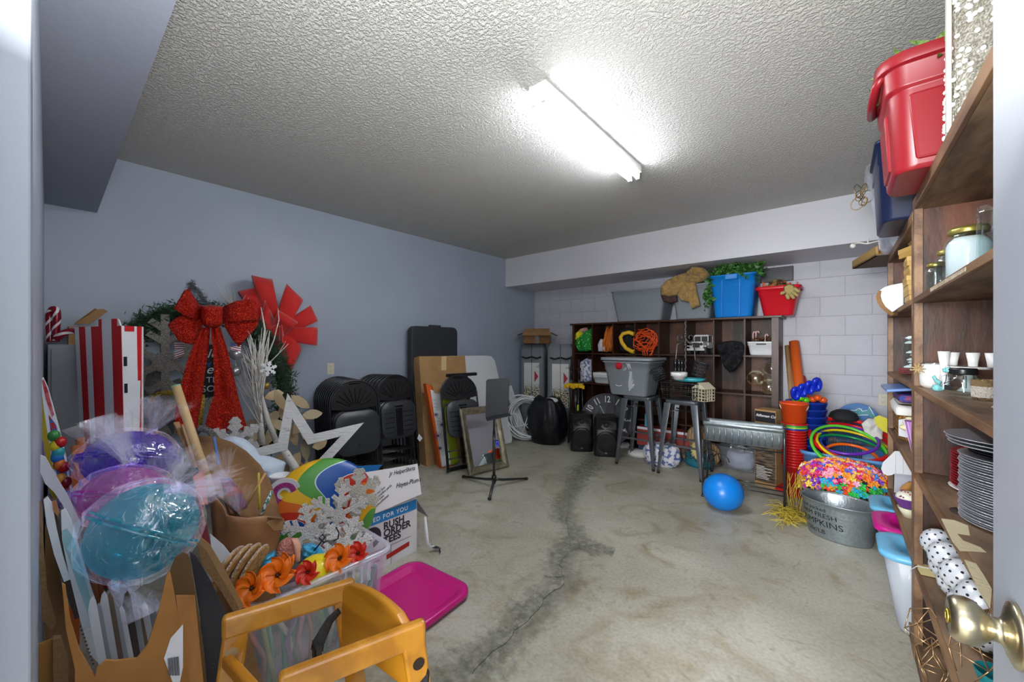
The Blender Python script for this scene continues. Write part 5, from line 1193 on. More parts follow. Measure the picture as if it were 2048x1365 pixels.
# heart cutout, cupcake, brown paper on the low shelf
P = PL((.25, 3.12, .5), (-.5, -.85, 0))
t = T('heart_cutout', 'white foamboard heart standing upside down at the end of the low shelf', 'cutout', (.30, 3.14, LV[1]+.001))
outline('heart', [(1826, 940), (1818, 925), (1806, 909), (1799, 903), (1789, 903), (1780, 912), (1766, 925), (1762, 938), (1766, 947), (1775, 952), (1783, 951), (1789, 948), (1804, 949), (1826, 952)], P, .008, wpap, t)
for x in (1791, 1806): outline('fold_line', [(x, 908), (x+.6, 908), (x+.6, 948), (x, 948)], P, .001, mat('grey_line', '9a9da2', .6), t, off=.001)
outline('stand', [(1789, 948), (1826, 951), (1826, 1000), (1788, 985)], P, .006, mat('grey_foamboard', 'a9abb5', .6), t, off=-.012)
t = T('cupcake', 'oversized cupcake with sprinkles in a purple ribbed case on the low shelf', 'cupcake', (.285, 2.96, LV[1]+.055))
b = B(); n_ = 48
b.loft([[((r_+(.002 if k % 2 else 0))*cos(2*pi*k/n_), (r_+(.002 if k % 2 else 0))*sin(2*pi*k/n_), z) for k in range(n_)] for r_, z in ((.035, .0), (.058, .05), (.054, .05))], True, False, False); b.obj('paper_case', mat('purple_case', '6e3f8c', .5), t, world=False)
b = B(); b.sph((0, 0, .05), (.052, .052, .035), 20, 10); fr_ = b.obj('frosting', mat('white_frosting', 'e9e7d6', .5), t, world=False)
rnd = random.Random(3)
for i in range(18):
    a, e = rnd.uniform(0, 6.28), rnd.uniform(.2, 1.3); b = B(); b.sph((.053*cos(a)*cos(e), .053*sin(a)*cos(e), .05+.036*sin(e)), .004, 6, 4); b.obj('sprinkle', mat('sprinkle_%d' % (i % 3), ['9c2f6a', '5a2f7c', 'b03a2a'][i % 3], .4), fr_, world=False)
P = PL((.33, 3.04, .5), (-.5, -.85, 0))
puff('crumpled_kraft', [(1804, 972), (1818, 963), (1826, 966), (1826, 1005), (1812, 1003), (1802, 988)], P, .03, mat('kraft_paper', 'b48140', .8, bump=.5, bs=20), ns=.9, label='crumpled brown kraft paper behind the oversized cupcake', cat='paper')
b = B(); b.lathe([(.02, 0), (.045, .053), (.043, .053), (.018, .004)], 24, (.285, 2.96, LV[1]+.001), cap0=True); b.obj('cream_bowl', mat('cream_ceramic', 'd8d6b8', .5), None, 'small cream bowl under the purple cupcake on the low shelf', 'bowl')
# ---------------------------------------------------------------- top of the shelf units
redb = mat('red_storage_plastic', '8e1a24', .35)
t = T('storage_bin', 'large red plastic storage bin with greenery on top of the tall shelves', 'storage bin', (.395, 2.115, LV[5]+.001), R(0))
b = B(); 
def rl(w, d, z, r=.06): return [(x, y, z) for x, y in rr(w, d, r, 5)]
b.loft([rl(.47, .32, 0, .04), rl(.49, .34, .015), rl(.515, .37, .28), rl(.535, .39, .29), rl(.545, .40, .36), rl(.585, .44, .362, .09), rl(.59, .445, .40, .09), rl(.53, .385, .402), rl(.50, .35, .28), rl(.46, .31, .02)]); tb_ = b.obj('tub', redb, t, world=False, bev=.003)
b = B(); b.hexa([(-.19, -.18, .03), (.19, -.18, .03), (.19, -.16, .03), (-.19, -.16, .03), (-.21, -.193, .26), (.21, -.193, .26), (.21, -.17, .26), (-.21, -.17, .26)]); b.obj('raised_panel', redb, t, world=False, bev=.01)
b = B(); b.hexa([(-.254, -.09, .03), (-.235, -.09, .03), (-.235, .09, .03), (-.254, .09, .03), (-.266, -.10, .24), (-.25, -.10, .24), (-.25, .10, .24), (-.266, .10, .24)]); b.obj('raised_panel', redb, t, world=False, bev=.01)
b = B(); b.tube([(-.27, -.15, .375), (-.29, -.13, .345), (-.295, 0, .335), (-.29, .13, .345), (-.27, .15, .375)], .014, 8); b.obj('handle', redb, t, world=False)
b = B(); pts = [(.395+.23*cos(a)*q, 2.115+.16*sin(a)*q, LV[5]+.40) for a in [i*.5 for i in range(12)] for q in (.4, .8, 1.05)]
leafcloud(b, pts, 900, .06, (.03, .03, .02), 13, .6, .28); b.obj('pine_greenery', mat('olive_greenery', '3f6b2a', .5, col2='86a24e', vs=30), None, 'artificial grass greenery poking over the rim of the large red bin', 'greenery')
sq = mat('silver_sequins', 'b9b4a4', .25, .8, bump=1, bs=220, col2='f2f0e6', vs=160, lo=.45, hi=.55)
t = T('sequin_sack', 'white and silver sequinned sack on top of the nearer shelf unit', 'sack', (.385, 1.72, LV[5]+.001))
b = B(); loops = []
for i in range(14):
    z = .56*i/13; r_ = .135*(1-.12*(z/.5)**2)
    loops.append([((r_+.006*sin(k*1.7+z*20))*cos(2*pi*k/36), (r_+.006*sin(k*1.7+z*20))*sin(2*pi*k/36), z) for k in range(36)])
b.loft(loops); b.obj('sack_body', sq, t, world=False)
rnd = random.Random(9); b = B()
for i in range(340):
    a, z = rnd.uniform(2.4, 5.4), rnd.uniform(0, .54); r_ = .142*(1-.12*(z/.5)**2); b.sph((r_*cos(a), r_*sin(a), z), .0065, 6, 4)
b.obj('beads', mat('pearl_bead', 'f4f2ec', .15), t, world=False, kind='stuff')
for k in range(3): b = B(); b.tube([(-.137-.002*k, -.02*k, z) for z in (0.0, .2, .4, .56)], .006, 6); b.obj('braid_trim', mat('bead_cord', 'dcdad2', .3), t, world=False)
mw = mat('milky_plastic', 'dde1e6', .3, alpha=.88)
t = T('milky_tote', 'milky white plastic tote on top of the nearest shelf, by the door', 'storage bin', (.445, 1.34, LV[5]+.001))
b = B(); tote(b, .36, .30, .40, .05, .05, r=.06); b.obj('tub', mw, t, world=False)
b = B(); b.loft([[(x, y, z) for x, y in rr(w, d, .06)] for w, d, z in ((.385, .325, .40), (.39, .33, .405), (.39, .33, .43), (.37, .31, .435))]); b.obj('lid', mw, t, world=False)
t = T('navy_bin', 'dark navy plastic bin behind the large red bin on the shelf top', 'storage bin', (.37, 2.70, LV2[5]+.001))
b = B(); tote(b, .46, .42, .38, .03, .03, r=.04); b.obj('tub', mat('navy_plastic', '1a2344', .3, alpha=.93), t, world=False)
t = T('clear_tote', 'clear plastic tote of white decorations at the far end of the shelf top', 'storage bin', (.37, 3.30, LV2[5]+.001))
b = B(); tote(b, .46, .36, .50, .12, .08, r=.07, rim=.015); b.obj('tub', clr, t, world=False)
t2 = sack('white_fluff', 'white padded decorations packed inside the clear tote on the shelf top', 'decorations', (.37, 3.30, LV2[5]+.014), .15, .12, .40, mat('white_sequin', 'dcdcd8', .5, bump=.8, bs=90), 12, .85, 6)
gw = mat('gold_wire', '9a7f52', .35, .8)
t = T('wire_ornament', 'tangle of thin gold wire loops hanging beside the clear tote on top', 'ornament', at(1725, 400, d=2.6))
rnd = random.Random(14)
for i in range(8):
    c = at(1724+rnd.uniform(-9, 10), 398+rnd.uniform(-25, 22), d=2.45+.02*i); r_ = rnd.uniform(.018, .05); a0 = rnd.uniform(0, 3)
    e1 = Vector((cos(a0), sin(a0), rnd.uniform(-.5, .5))).normalized(); e2 = Vector((0, rnd.uniform(-.5, .5), 1)).normalized()
    b = B(); b.tube([c+e1*r_*cos(2*pi*k/18)+e2*r_*sin(2*pi*k/18) for k in range(18)], .0025, 5, closed=True); b.obj('wire_loop', gw, t)
t = T('wooden_tray', 'worn wooden tray sticking out past the far end of the shelf top', 'tray', (.24, 3.72, LV2[5]+.001), R(12))
b = B(); b.box(-.12, -.28, 0, .12, .22, .012); b.obj('tray_base', mat('grey_wood', '6d5c4a', .7, bump=.2, bs=40), t, world=False)
for a, c in (((-.12, -.28, 0), (-.108, .22, .06)), ((.108, -.28, 0), (.12, .22, .06)), ((-.12, .208, 0), (.12, .22, .06))): b = B(); b.box(*a, *c); b.obj('tray_side', mat('wood_gold', 'a08045', .6, bump=.4, bs=50), t, world=False)
b = B(); b.sph((.2, 3.7, LV2[5]+.045), (.07, .1, .03), 14, 8); b.obj('gold_foil', mat('gold_foil', 'd79a2a', .3, .6), None, 'scrap of golden foil lying in the worn wooden tray', 'foil')
b = B(); b.tube([at(1704, 489, d=2.95), at(1718, 486, d=2.9), at(1735, 488, d=2.85), at(1758, 482, d=2.8), at(1760, 500, d=2.8)], .006, 5); b.tube([at(1735, 488, d=2.85), at(1737, 478, d=2.85)], .005, 5); b.sph(at(1706, 492, d=2.95), .02, 8, 6); b.obj('white_twig', mat('white_twig', 'd8d6d0', .8), None, 'short white twig poking out above the worn wooden tray', 'twig')
# ---------------------------------------------------------------- near unit
gold_l = mat('gold_lid', 'b6a85a', .3, .8)
glassy('large jar of white filling with gold lid on the upper near shelf', .352, 2.10, LV[4]+.001, .062, .215, gold_l, mat('white_fill', 'e4e6ea', .6), group=None)
glassy('medium empty glass jar with gold lid beside the large white jar', .325, 2.235, LV[4]+.001, .040, .165, gold_l, neck=.7)
glassy('small empty glass jar with gold lid nearest the shelf post', .30, 2.315, LV[4]+.001, .031, .130, gold_l, neck=.7)
t = glassy('tall straight glass vase at the front of the upper near shelf', .335, 1.70, LV[4]+.001, .036, .19, neck=1.0, nm='glass_vase', cat='vase')
b = B(); [b.sph((.03*cos(a), .03*sin(a), .012+.006*(i % 2)), .007, 6, 4) for i, a in enumerate([k*.5 for k in range(12)])]; b.obj('glass_beads', mat('clear_bead', 'f0f0f0', .1), t, world=False, kind='stuff')
wc = mat('white_ceramic', 'e9e9e6', .35)
t = T('white_crock', 'white ceramic crock with a dried starfish at the shelf post', 'pot', (.287, 2.24, LV[3]+.001))
b = B(); b.lathe([(0, 0), (.030, 0), (.040, .012), (.042, .06), (.034, .082), (.036, .096), (.032, .096), (.030, .082), (.038, .06), (0, .01)], 30); b.obj('crock_body', wc, t, world=False)
b = B(); b.tube([(.037*cos(a), .037*sin(a), .096) for a in [2*pi*i/28 for i in range(28)]], .0018, 5, closed=True); b.obj('metal_rim', M['chrome'], t, world=False)
b = B(); c = at(1836, 738, d=1.5)
for k in range(9): a = k*.7; b.tube([c, c+Vector((.022*cos(a), .006*sin(a*2), .022*sin(a)))], [.004, .0015], 5)
b.obj('dried_star', mat('dried_star', 'b79a6a', .9), None, 'dried star-shaped flower tied at the rim of the white crock', 'flower')
t = T('cake_stand', 'white cake stand holding porcelain cups on the middle near shelf', 'stand', (.362, 2.16, LV[3]+.001))
b = B(); b.lathe([(0, 0), (.03, 0), (.012, .02), (.010, .07), (.02, .08), (.058, .082), (.06, .09), (.0, .088)], 32); b.obj('stand_body', wc, t, world=False)
for i, (px, dd_) in enumerate(((1906, 1.47), (1946, 1.40), (1985, 1.34))):
    p = at(px, 700, d=dd_); b = B(); b.lathe([(0, 0), (.0115, 0), (.013, .018), (.018, .05), (.0175, .05), (.012, .018), (0, .004)], 22, (p.x, p.y, LV[3]+.092)); b.obj('porcelain_cup', wc, None, 'flared white porcelain cup on the cake stand, %s' % ('left one', 'middle one', 'right one')[i], 'cup', 'porcelain cups')
p = at(1888, 700, d=1.47); b = B(); b.lathe([(0, 0), (.016, 0), (.011, .04), (.010, .08), (.017, .145), (.016, .145), (.009, .08), (0, .01)], 22, (p.x, p.y, LV[3]+.001)); b.obj('milk_glass_vase', wc, None, 'tall white milk-glass vase just left of the porcelain cups', 'vase')
P = PL(at(1878, 768, d=1.36)); tq = mat('aqua_satin', '7fc4c6', .4)
t = T('aqua_ribbon', 'aqua satin ribbon bow lying beside the white crock', 'ribbon', (.27, 2.05, LV[3]+.001))
for k, q in enumerate(([(1862, 776), (1866, 770), (1876, 768), (1886, 774), (1890, 782), (1876, 784), (1866, 782)], [(1863, 754), (1870, 750), (1874, 758), (1884, 764), (1880, 772), (1870, 766)], [(1884, 738), (1900, 734), (1906, 740), (1898, 746), (1886, 745)])): puff('ribbon_loop', q, P, .012, tq, t, n=32, rings=5, ns=.5, nf=40, seed=k)
puff('ribbon_knot', [(1883, 752), (1896, 750), (1901, 762), (1896, 780), (1884, 782)], P, .016, M['paper'], t, n=28, rings=5)
t = glassy('squat glass jar with black clasp lid and chalk label at the near shelf front', .312, 1.93, LV[3]+.001, .036, .075, neck=.8)
b = B(); b.lathe([(0, .072), (.031, .072), (.033, .076), (.031, .082), (.033, .087), (.03, .093), (0, .093)], 28); b.obj('black_lid', mat('pewter_lid', '3c3d3e', .3, .7), t, world=False)
b = B(); b.tube([(-.037, 0, .07), (-.04, -.01, .05), (-.045, -.015, .04), (-.02, -.036, .062)], .0012, 5); b.tube([(.0, -.037, .07), (.0, -.038, .03)], .0012, 5); b.obj('wire_clasp', M['black_m'], t, world=False)
b = B(); b.m = Matrix.Rotation(R(-70), 4, 'Z'); b.box(-.014, -.040, .02, .014, -.037, .036); b.m = Matrix.Identity(4); b.obj('chalk_label', mat('chalkboard', '26282b', .7), t, world=False)
t = T('burlap_pot', 'small pot wrapped in burlap and lace at the near shelf front', 'pot', (.345, 1.85, LV[3]+.001))
b = B(); b.lathe([(0, 0), (.028, 0), (.03, .03), (.031, .062), (.027, .062), (.02, .01), (0, .008)], 26); b.obj('pot_body', mat('burlap', '8e744e', .9, bump=.8, bs=180), t, world=False)
b = B(); b.lathe([(.0295, .008), (.0315, .03), (.032, .042)], 26); b.obj('lace_band', mat('lace', 'd8cfc2', .9, bump=.8, bs=160), t, world=False)
b = B(); b.lathe([(.045, 0), (.012, .03), (0, .03)], 24, (.36, 1.64, LV[3]+.001), cap0=True); b.obj('white_cone', wc, None, 'white shallow cone lying at the front of the near shelf', 'cone')
sp = mat('silver_plate', 'c9ccd2', .25, .6); spd = mat('charcoal_plate', '2f3136', .35, .3)
o = None; NP = 27; words = ['bottom one', 'second', 'third', 'fourth', 'fifth', 'sixth', 'seventh', 'eighth', 'ninth', 'tenth', 'eleventh', 'twelfth', 'thirteenth', 'fourteenth', 'fifteenth', 'sixteenth', 'seventeenth', 'eighteenth', 'nineteenth', 'twentieth', 'twenty-first', 'twenty-second', 'twenty-third', 'twenty-fourth', 'twenty-fifth', 'twenty-sixth', 'twenty-seventh', 'twenty-eighth']
for i in range(NP): o = plate('silver charger plate in the tall stack by the door, %s' % (words[i]+(' from the bottom' if i else '')), .43+.002*sin(i*2.1), 1.80+.003*cos(i*1.7), LV[2]+.001+.0074*i, .148, sp, 'silver charger plates', o if i else None, h=.011)
o = None
for i in range(3): o = plate('charcoal plate on the tall silver stack, %s one' % ('lowest', 'middle', 'highest')[i], .435, 1.80, LV[2]+.201+.007*i, .135, spd, 'charcoal plates', o if i else None)
o = None
for i in range(3): o = plate('rippled silver charger on top of everything in the plate stack, %s one' % ('lowest', 'middle', 'highest')[i], .425-.004*i, 1.805, LV[2]+.224+.011*i, .165, mat('silver_ripple', 'c6c9d0', .25, .6), 'rippled silver chargers', o if i else None, h=.014)
o = None
for i in range(13): o = plate('dark red plate in the stack behind the silver plates, %s' % (words[i]+(' from the bottom' if i else '')), .455, 2.165+.002*sin(i), LV[2]+.012+.0098*i, .138, rp, 'dark red plates', o if i else None, h=.013)
plate('white plate underneath the dark red plates', .455, 2.165, LV[2]+.001, .142, mat('white_ceramic'), None)
b = B(); b.lathe([(0, 0), (.028, 0), (.028, .0008), (0, .0008)], 20, (at(1925, 1026, z=LV[2]).x, at(1925, 1026, z=LV[2]).y, LV[2]+.0004), sx=1, sy=1.6); b.obj('knot_hole', mat('dark_knot', '2c1c12', .8), SH1)
# mirrored ball cluster on the low shelf
mb = mat('mirror_ball_fabric', 'dfe3ea', .3, .2); md_ = mat('mirror_dot', '6f747c', .15, .9)
k = 0
for (x, y, z) in ((.325, 2.25, .455), (.33, 2.12, .455), (.335, 1.97, .455), (.335, 1.82, .455), (.30, 2.235, .545), (.305, 2.11, .545), (.315, 1.97, .545), (.33, 1.83, .540)):
    t = T('dotted_ball', 'white mirror-dotted ball on the low shelf, %s row, %s' % ('bottom' if z < .5 else 'top', ('farthest from the door', 'second from the post', 'third from the post', 'nearest the door')[k % 4]), 'ball', (x, y, z-.056), group='mirror-dotted balls')
    b = B(); b.sph((0, 0, .056), .055, 20, 12); b.obj('fabric_ball', mb, t, world=False)
    b = B()
    for i in range(70):
        e = math.acos(1-2*(i+.5)/70); a = 2.39996*i; n_ = Vector((sin(e)*cos(a), sin(e)*sin(a), cos(e))); c = Vector((0, 0, .056))+n_*.0552; e1 = n_.orthogonal().normalized(); e2 = n_.cross(e1)
        b.f([b.v(c+(e1*cos(q)+e2*sin(q))*.0042) for q in [j*pi/4 for j in range(8)]], False)
    b.obj('mirror_dots', md_, t, world=False, kind='stuff'); k += 1
# paper tag with string
t = T('paper_tag', 'manila paper tag on a white string lying on the low near shelf', 'tag', at(1845, 1112, z=LV[1]+.002))
b = B(); b.prism([at(x, y, z=LV[1]+.004) for x, y in ((1827, 1087), (1852, 1094), (1880, 1158), (1842, 1150), (1836, 1140))], (0, 0, .0012)); b.obj('tag_card', mat('manila', 'cfc08a', .8), t)
b = B(); b.tube([at(x, y, z=LV[1]+.008+q) for x, y, q in ((1818, 1158, 0), (1822, 1140, .0), (1834, 1133, .0), (1860, 1138, 0), (1885, 1146, 0), (1900, 1155, 0))], .0016, 5); b.obj('string', M['paper'], t)
# copper wire geometric ornaments
cw = mat('copper_wire', 'c9a57a', .28, .85)
def wirepoly(label, c, r_, h_, n=5, rot=(0, 0, 0), seed=0):
    t = T('geometric_ornament', label, 'ornament', c, rot=tuple(R(a) for a in rot)); rnd = random.Random(seed)
    lo = [Vector((r_*cos(2*pi*i/n), r_*sin(2*pi*i/n), h_*.30)) for i in range(n)]; hi = [Vector((r_*cos(2*pi*(i+.5)/n), r_*sin(2*pi*(i+.5)/n), h_*.68)) for i in range(n)]
    bot = [Vector((r_*.45*cos(2*pi*i/n), r_*.45*sin(2*pi*i/n), 0)) for i in range(n)]; tp = Vector((0, 0, h_))
    E = []
    for i in range(n): E += [(lo[i], lo[(i+1) % n]), (lo[i], hi[i]), (lo[(i+1) % n], hi[i]), (hi[i], tp), (bot[i], lo[i])]
    for p, q in E: b = B(); b.tube([p, q], .0017, 5); b.obj('wire_edge', cw, t, world=False)
    return t
wirepoly('copper wire faceted ornament hanging at the lower shelf front by the post', at(1843, 1292, d=1.36), .05, .15, 4, (8, 6, 10))
wirepoly('copper wire faceted ornament on the bottom near shelf', at(1868, 1368, d=1.30), .042, .14, 4, (-10, 8, 40))
wirepoly('large copper wire faceted ornament on the low shelf before the dotted balls', at(1935, 1350, d=1.02)+Vector((0, 0, 0)), .05, .19, 4, (4, 10, 20))
b = B(); c = at(1975, 1330, d=1.02); b.lathe([(.02, 0), (.03, .02), (.045, .07), (.042, .07), (.028, .022), (0, .01)], 24, (c.x+.02, c.y, LV[1]+.001), cap0=True); b.obj('teal_bowl', mat('teal_ceramic', '1f7f86', .3), None, 'glossy teal bowl on the low near shelf beside the door', 'bowl')
# ================================================================ the pile along the near left corner
M['cream_metal'] = mat('light_grey_metal', 'aaadb2', .6, .1)
t = T('metal_cabinet', 'grey metal cabinet in the corner behind the striped popcorn box', 'cabinet', (-3.66, .13, 0))
boxobj('cabinet_body', M['cream_metal'], (-3.90, .0, 0), (-3.42, .27, 1.325), t, bev=.004)
boxobj('cabinet_door', M['cream_metal'], (-3.42, .012, .03), (-3.405, .26, 1.30), t, bev=.004)
# striped candy stripes by geometry: helical tape on a cane
def cane(label, pts, r, m1, m2, name='candy_cane'):
    t = T(name, label, 'candy cane', pts[0]); pts = [Vector(p) for p in pts]
    # dense path
    D = []
    for p, q in zip(pts, pts[1:]):
        k = max(2, int((q-p).length/.006)); D += [p.lerp(q, i/k) for i in range(k)]
    D.append(pts[-1])
    for _ in range(6): D = [D[0]]+[(a+2*c+e)/4 for a, c, e in zip(D, D[1:], D[2:])]+[D[-1]]
    b = B(); b.tube(D, r, 12); b.obj('cane_body', m1, t)
    b = B(); ref = None; prev = None; L = 0; pl_ = []
    for i in range(1, len(D)-1):
        d = (D[i+1]-D[i-1]).normalized(); ref = (d.orthogonal() if ref is None else ref-d*ref.dot(d)).normalized(); w = d.cross(ref); L += (D[i]-D[i-1]).length
        pl_.append((D[i], ref, w, L))
    for ph in (0, pi):
        prev = None
        for p, e, w, l in pl_:
            row = [b.v(p+(e*cos(a)+w*sin(a))*(r+.0012)) for a in [l/(r*1.5)+ph+k*.28 for k in range(4)]]
            if prev: [b.f([prev[k], prev[k+1], row[k+1], row[k]]) for k in range(3)]
            prev = row
    b.obj('stripe', m2, t); return t
cr = mat('candy_red', '8a0f24', .2); cw_ = mat('candy_white', 'e6dfe0', .25)
d = 2.25
cane('red and white candy cane standing hooked on the grey metal cabinet', [at(101, 684, d=d), at(99, 650, d=d), at(99, 628, d=d), at(106, 616, d=d), at(114, 620, d=d), at(114, 640, d=d), at(112, 662, d=d), at(112, 684, d=d)], .016, cr, cw_)
cane('red and white candy cane lying on the grey metal cabinet', [at(113, 678, d=d), at(124, 668, d=d), at(138, 663, d=d+.03), at(155, 662, d=d+.1)], .018, cr, cw_)
# carton flaps behind
P = PL(at(180, 635, d=2.55))
t = T('carton', 'brown carton flaps showing above the striped popcorn box', 'box', (at(180, 635, d=2.6).x, at(180, 635, d=2.6).y, .02))
outline('flap', [(148, 648), (195, 619), (206, 618), (216, 623), (180, 648)], P, .005, M['card'], t); outline('flap', [(150, 646), (190, 617), (197, 620), (158, 648)], P, .005, M['card_d'], t, off=-.03)
c = at(190, 700, d=2.62); boxobj('carton_body', M['card'], (c.x-.12, c.y-.12, .02), (c.x+.12, c.y+.12, 1.44), t)
# striped popcorn box
TL, TM, TR = at(149, 648, d=2.17), at(243, 652, d=2.02), at(287, 651, d=2.13)
BL, BM, BR = at(176, 900, d=2.15), at(255, 900, d=2.02), at(286, 900, d=2.11)
def ext(a, c, z): return a+(c-a)*((z-a.z)/(c.z-a.z))
zb = .02; b0, b1, b2 = ext(TL, BL, zb), ext(TM, BM, zb), ext(TR, BR, zb)
b0, b1, b2 = [Vector((p.x, p.y, zb)) for p in (TL.lerp(b0, .5), TM.lerp(b1, .5), TR.lerp(b2, .5))]
zt = TM.z; TL.z = TR.z = TM.z = zt
t = T('striped_popcorn_box', 'giant red and white striped cardboard popcorn box', 'box', (TM.x-.1, TM.y, 0))
red = mat('popcorn_red', 'd4121c', .45); pw = mat('popcorn_white', 'f0f2f6', .5)
b = B(); b.hexa([b0, b1, b2, b0+b2-b1, TL, TM, TR, TL+TR-TM]); b.obj('box_body', pw, t)
nA = (TM-TL).cross(Vector((0, 0, 1))).normalized(); nA = nA if nA.dot(-TL) > 0 else -nA; nA.z = 0
nB = (TR-TM).cross(Vector((0, 0, 1))).normalized(); nB = nB if nB.dot(-Vector((TR.x, TR.y, 0))) > 0 else -nB
def stripe(T0, T1, B0_, B1_, f0, f1, n, m=red, name='red_stripe', g0=None, g1=None, z0=0, z1=1):
    g0 = f0 if g0 is None else g0; g1 = f1 if g1 is None else g1
    b = B(); P4 = [T0.lerp(T1, f0), T0.lerp(T1, f1), B0_.lerp(B1_, g1), B0_.lerp(B1_, g0)]
    Q = [P4[0].lerp(P4[3], z0), P4[1].lerp(P4[2], z0), P4[1].lerp(P4[2], z1), P4[0].lerp(P4[3], z1)]
    b.prism([q+n*.001 for q in Q], n*.0015); b.obj(name, m, t)
for f0, f1 in ((.11, .24), (.38, .60), (.81, 1.0)): stripe(TL, TM, b0, b1, f0, f1, nA)
stripe(TM, TR, b1, b2, .68, .90, nB, g0=.80, g1=.82); stripe(TM, TR, b1, b2, .12, .55, nB, z1=.02)
for z0, z1 in ((.115, .15), (.215, .25), (.43, .47)): stripe(TM, TR, b1, b2, .05, .20, nB, M['black_p'], 'slot', z0=z0, z1=z1)
b = B(); b.prism([TL.lerp(TM, f)+Vector((0, 0, h_)) for f, h_ in ((.48, 0), (.52, .03), (.56, .04), (.90, .04), (.94, .03), (.98, 0))], -nA*.006); b.obj('scallop', pw, t)
stripe(TL+Vector((0, 0, .038)), TM+Vector((0, 0, .038)), TL, TM, .54, .60, nA); stripe(TL+Vector((0, 0, .038)), TM+Vector((0, 0, .038)), TL, TM, .81, .92, nA)
# pine wreath
P = PL((-3.45, 1.0, 1.0), (1, -.25, .12)); ctr = (392, 788)
t = T('pine_wreath', 'large dark green artificial pine wreath behind the bows', 'wreath', (P(392, 940).x, P(392, 940).y, .3))
wp = [P(ctr[0]+178*cos(a), ctr[1]+165*sin(a), .02) for a in [2*pi*i/60 for i in range(60)]]
b = B(); b.tube(wp, .05, 8, closed=True); b.obj('branch_core', mat('pine_core', '1b2a1c', .9), t)
b = B(); leafcloud(b, wp, 17000, .045, (.03, .035, .035), 31, 0, .16); b.obj('pine_needles', mat('pine_needle', '22402b', .7, col2='3c6144', vs=40), t, kind='stuff')
# snowflakes
def snowflake(name, label, cpx, Rm_, P, m, th=.012, w=.02, rot=0, arms=6, par=None, squash=1.0, br=((.45, .3), (.72, .24))):
    c = P(*cpx); e1 = Vector((0, 0, 1)).cross(P.n).normalized(); e2 = P.n.cross(e1)
    t = T(name, label, 'snowflake', (c.x, c.y, max(0, c.z-Rm_)))
    for k in range(arms):
        a = R(rot+360*k/arms); dv = e1*cos(a)*squash+e2*sin(a); b = B(); b.beam(c, c+dv*Rm_, w, th, P.n)
        for f, L_ in br:
            for s in (-1, 1):
                a2 = a+s*R(52); d2 = e1*cos(a2)*squash+e2*sin(a2); p = c+dv*Rm_*f; b.beam(p, p+d2*Rm_*L_, w*.9, th*.96, P.n)
        b.obj('arm', m, t, bev=.002)
    b = B(); pts = [c+(e1*cos(R(rot+60*j+30))*squash+e2*sin(R(rot+60*j+30)))*w*1.6+P.n*th*.52 for j in range(6)]; b.prism(pts, -P.n*th*1.04); b.obj('hub', m, t)
    return t
gg = mat('grey_glitter', '8f8a82', .5, bump=.8, bs=200, col2='c8c4bc', vs=220, lo=.5, hi=.62); wgl = mat('white_glitter', 'd9d6d2', .4, bump=.8, bs=220, col2='ffffff', vs=240, lo=.5, hi=.6)
P = PL(at(335, 740, d=2.7), turn=8)
snowflake('foam_snowflake', 'large grey glitter snowflake between the popcorn box and the red glitter bow', (330, 725), .33, P, gg, .03, .046, 90, br=((.4, .34), (.68, .3)))
P = PL(at(335, 790, d=2.78), turn=8)
snowflake('foam_snowflake', 'grey glitter snowflake lower down behind the first, near the gold tinsel', (345, 815), .30, P, gg, .03, .046, 60, br=((.4, .34), (.68, .3)))
P = PL(at(465, 880, d=2.4), turn=5)
snowflake('foam_snowflake', 'white glitter snowflake peeking out under the red glitter bow', (470, 880), .14, P, wgl, .02, .03, 90)
gt_ = mat('gold_tinsel', 'b98f1c', .3, .6, bump=1, bs=120, col2='f0d15a', vs=90)
t = T('gold_tinsel', 'gold tinsel wire decoration curling behind the red bow tails', 'tinsel', at(350, 800, d=2.5))
b = B(); b.tube([at(x, y, d=2.5) for x, y in ((304, 805), (304, 796), (316, 789), (334, 786), (350, 786))], .016, 8); b.obj('tinsel_coil', gt_, t)
b = B(); b.tube([at(x, y, d=2.42) for x, y in ((405, 790), (402, 815), (397, 850))], [.012, .017, .02], 8); b.obj('tinsel_coil', gt_, t)
b = B(); b.tube([at(x, y, d=2.3) for x, y in ((392, 866), (402, 857), (418, 862), (432, 878), (430, 884))], .018, 8); b.obj('jewelled_band', mat('silver_jewels', '9a9a98', .25, .7, bump=1, bs=120), None, 'silver jewelled band in front of the snowflake', 'band')
# black seasonal sign with white lettering
P = PL(at(415, 745, d=2.62), turn=4)
t = T('black_sign', 'black board with white lettering seen between the red bow tails', 'sign', at(415, 797, d=2.62))
outline('board', [(398, 689), (432, 690), (432, 793), (398, 799)], P, .012, mat('matte_black', '17181a', .6), t)
e1 = Vector((0, 0, 1)).cross(P.n).normalized(); e2 = P.n.cross(e1)
for tx, x, y, s in (('lo', 413, 716, .085), ('ec', 411, 748, .085), ('TH', 412, 766, .055), ('SON', 402, 785, .06)):
    text(tx, s, M['paper'], t, basis(P(x, y, .002), e1, e2), shear=.3 if len(tx) == 2 and tx.islower() else 0)
b = B(); b.prism([P(412, 727, .002), P(424, 724, .002), P(418, 736, .002)], P.n*.001); b.obj('blue_mark', mat('blue_mark', '2b4a8a', .6), t)
